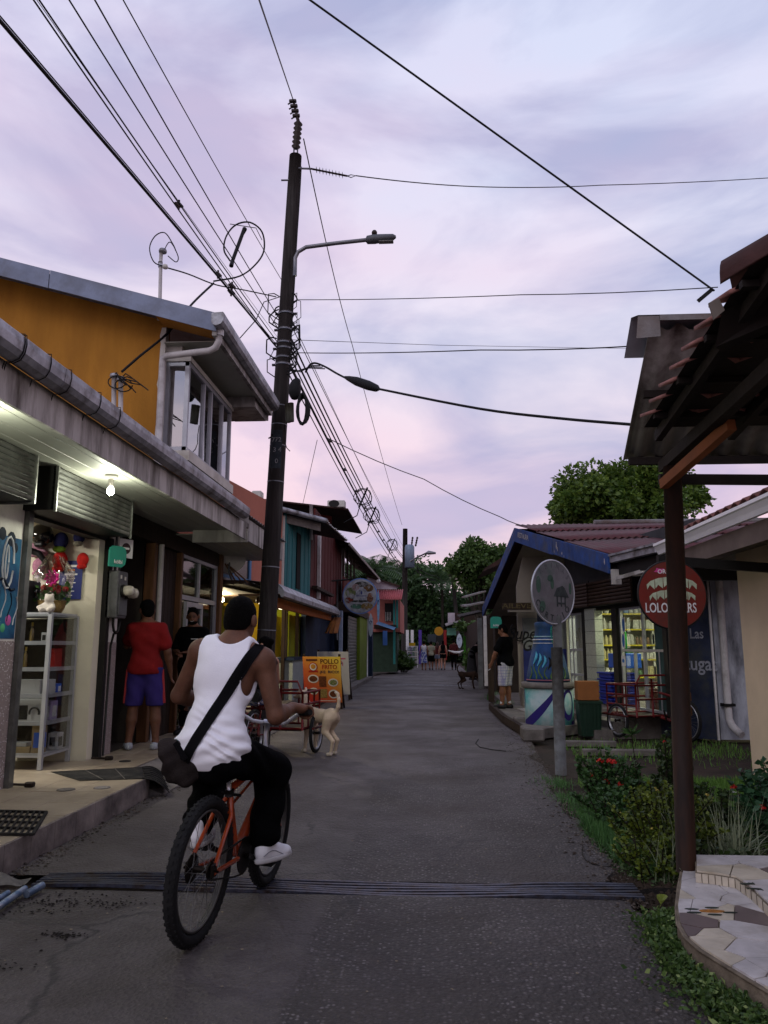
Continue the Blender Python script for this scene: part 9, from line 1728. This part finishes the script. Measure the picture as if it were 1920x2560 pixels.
# ------------------------------------------------------------ sandwich boards
def sandwich(lb,p0,yaw,w_,h_,face,par_extra):
    Mz=Matrix.Translation(p0)@Matrix.Rotation(yaw,4,'Z')@Matrix.Rotation(R_(12),4,'X');t=thing('sandwich_board',lb,'sign board',p0,'sandwich boards');Mx=Mz@Matrix.Rotation(math.pi/2,4,'X') # local: x right, y up, z out to the viewer
    part('panel',face,t,lambda q:q.box(-w_/2,w_/2,.15,.15+h_,-.012,.0,0,Mx));[part('leg',M_wood,t,lambda q,x=x:q.box(x-.025,x+.025,.0,.2+h_,-.05,-.014,0,Mx))for x in(-w_/2+.03,w_/2-.03)]
    Mk2=Matrix.Translation(p0)@Matrix.Rotation(yaw,4,'Z');[part('back_leg',M_wood,t,lambda q,x=x:q.beam(Mk2@Vector((x,.35+.0,0)),Mk2@Vector((x,-.21+.0,1.05))if False else Mk2@Vector((x,-.18,h_)),.04,.03))for x in(-w_/2+.05,w_/2-.05)];par_extra(t,Mx);return t
def grad(name,stops_):
    m=bpy.data.materials.new(name);m.use_nodes=True;N=m.node_tree.nodes;L=m.node_tree.links;tcn=N.new('ShaderNodeTexCoord');sp_=N.new('ShaderNodeSeparateXYZ');L.new(tcn.outputs['Generated'],sp_.inputs[0]);ad=N.new('ShaderNodeMath');ad.operation='MULTIPLY_ADD';ad.inputs[1].default_value=.55;L.new(sp_.outputs[2],ad.inputs[0]);mu_=N.new('ShaderNodeMath');mu_.operation='MULTIPLY';mu_.inputs[1].default_value=.45;L.new(sp_.outputs[0],mu_.inputs[0]);L.new(mu_.outputs[0],ad.inputs[2]);r=N.new('ShaderNodeValToRGB');L.new(ad.outputs[0],r.inputs[0]);e=r.color_ramp.elements
    while len(e)<len(stops_):e.new(.5)
    for x,(p,c)in zip(e,stops_):x.position=p;x.color=(*c,1)
    L.new(r.outputs[0],N['Principled BSDF'].inputs['Base Color']);N['Principled BSDF'].inputs['Roughness'].default_value=.45;return m
M_pollo=grad('printed_orange_banner',[(.12,(.36,.018,.018)),(.42,(.42,.09,.02)),(.66,(.5,.24,.03)),(.9,(.62,.45,.05))])
M_pr=mat('print_red',(.35,.03,.025),.5);M_pb=mat('print_navy',(.05,.04,.08),.5);M_plate=mat('plate_white',(.6,.6,.6),.4);M_fd1=mat('fried_food',(.16,.055,.022),.6,var=.5,vs=40);M_fd2=mat('salad_food',(.12,.2,.06),.6,var=.5,vs=40,col2=(.4,.3,.2),c2s=30);M_fd3=mat('noodle_food',(.3,.22,.08),.6,var=.5,vs=40)
def pollo(t,M):
    Tt=lambda s_,x,y,sz,m_,sx=1.:put_text(s_,sz,M@Matrix.Translation((x,y,.004)),'lettering',m_,t,.001,sx=sx)
    Tt('POLLO',.18,1.07,.15,M_fd1,.92);Tt('FRITO',.18,.945,.14,M_pr,.92);Tt('¡KE  RICO!',.17,.835,.085,M_pb,1.15)
    def plate(x,y,rx,ry,m_):part('plate_picture',M_plate,t,lambda q:disc(q,M,rx,.002,.002,24,x,y,ry));part('food_picture',m_,t,lambda q:disc(q,M,rx*.78,.005,.002,16,x,y,ry*.7))
    plate(-.21,.68,.125,.095,M_fd1);plate(.25,.60,.115,.09,M_fd2);plate(-.21,.40,.10,.08,M_fd2);plate(.25,.34,.115,.10,M_fd1)
    part('food_picture',M_fd1,t,lambda q:q.box(-.075,.09,.50,.74,.002,.004,0,M));part('food_picture',M_fd3,t,lambda q:q.box(-.08,.10,.25,.45,.002,.004,0,M));part('emblem',M_pr,t,lambda q:disc(q,M,.10,.002,.002,24,-.2,.95));part('emblem',M_plate,t,lambda q:disc(q,M,.08,.005,.002,24,-.2,.95));part('emblem',mat('emblem_amber',(.5,.25,.04),.5),t,lambda q:disc(q,M,.055,.008,.002,20,-.2,.96));part('banner',M_fd1,t,lambda q:q.box(-.36,-.1,1.08,1.13,.002,.004,0,M));part('banner',M_pr,t,lambda q:q.box(-.31,-.09,.83,.87,.002,.004,0,M));part('footer',M_plate,t,lambda q:q.box(-.1,.3,.18,.192,.002,.004,0,M))
pz0=at(809,1778,z=0)
sandwich('yellow and red fried chicken sandwich board with plates of food',at(809,1772,z=0)+Vector((0,.0,0)),R_(-8),.88,1.03,M_pollo,pollo)
def hel(t,M):
    put_text('la',.06,M@Matrix.Translation((.06,1.06,.004)),'lettering',M_pb,t,.001);put_text('HELADERIA',.09,M@Matrix.Translation((.06,.96,.004)),'lettering',M_pb,t,.001,sx=.85);part('swirl',mat('print_pink',(.5,.14,.22),.5),t,lambda q:[q.tube([M@Vector((.06+.2*math.cos(a*.2),.95+.12*math.sin(a*.2),.003))for a in range(-2,18)],.012,5),q.box(-.26,-.1,1.02,1.05,.002,.004,0,M@Matrix.Rotation(.2,4,'Z')),q.box(.14,.34,1.07,1.11,.002,.004,0,M)])
sandwich('white and pink ice cream sandwich board behind the fried chicken one',at(838,1752,z=0)+Vector((-.05,.3,0)),R_(-8),.84,1.12,mat('board_white',(.5,.5,.5),.5,var=.05),hel)
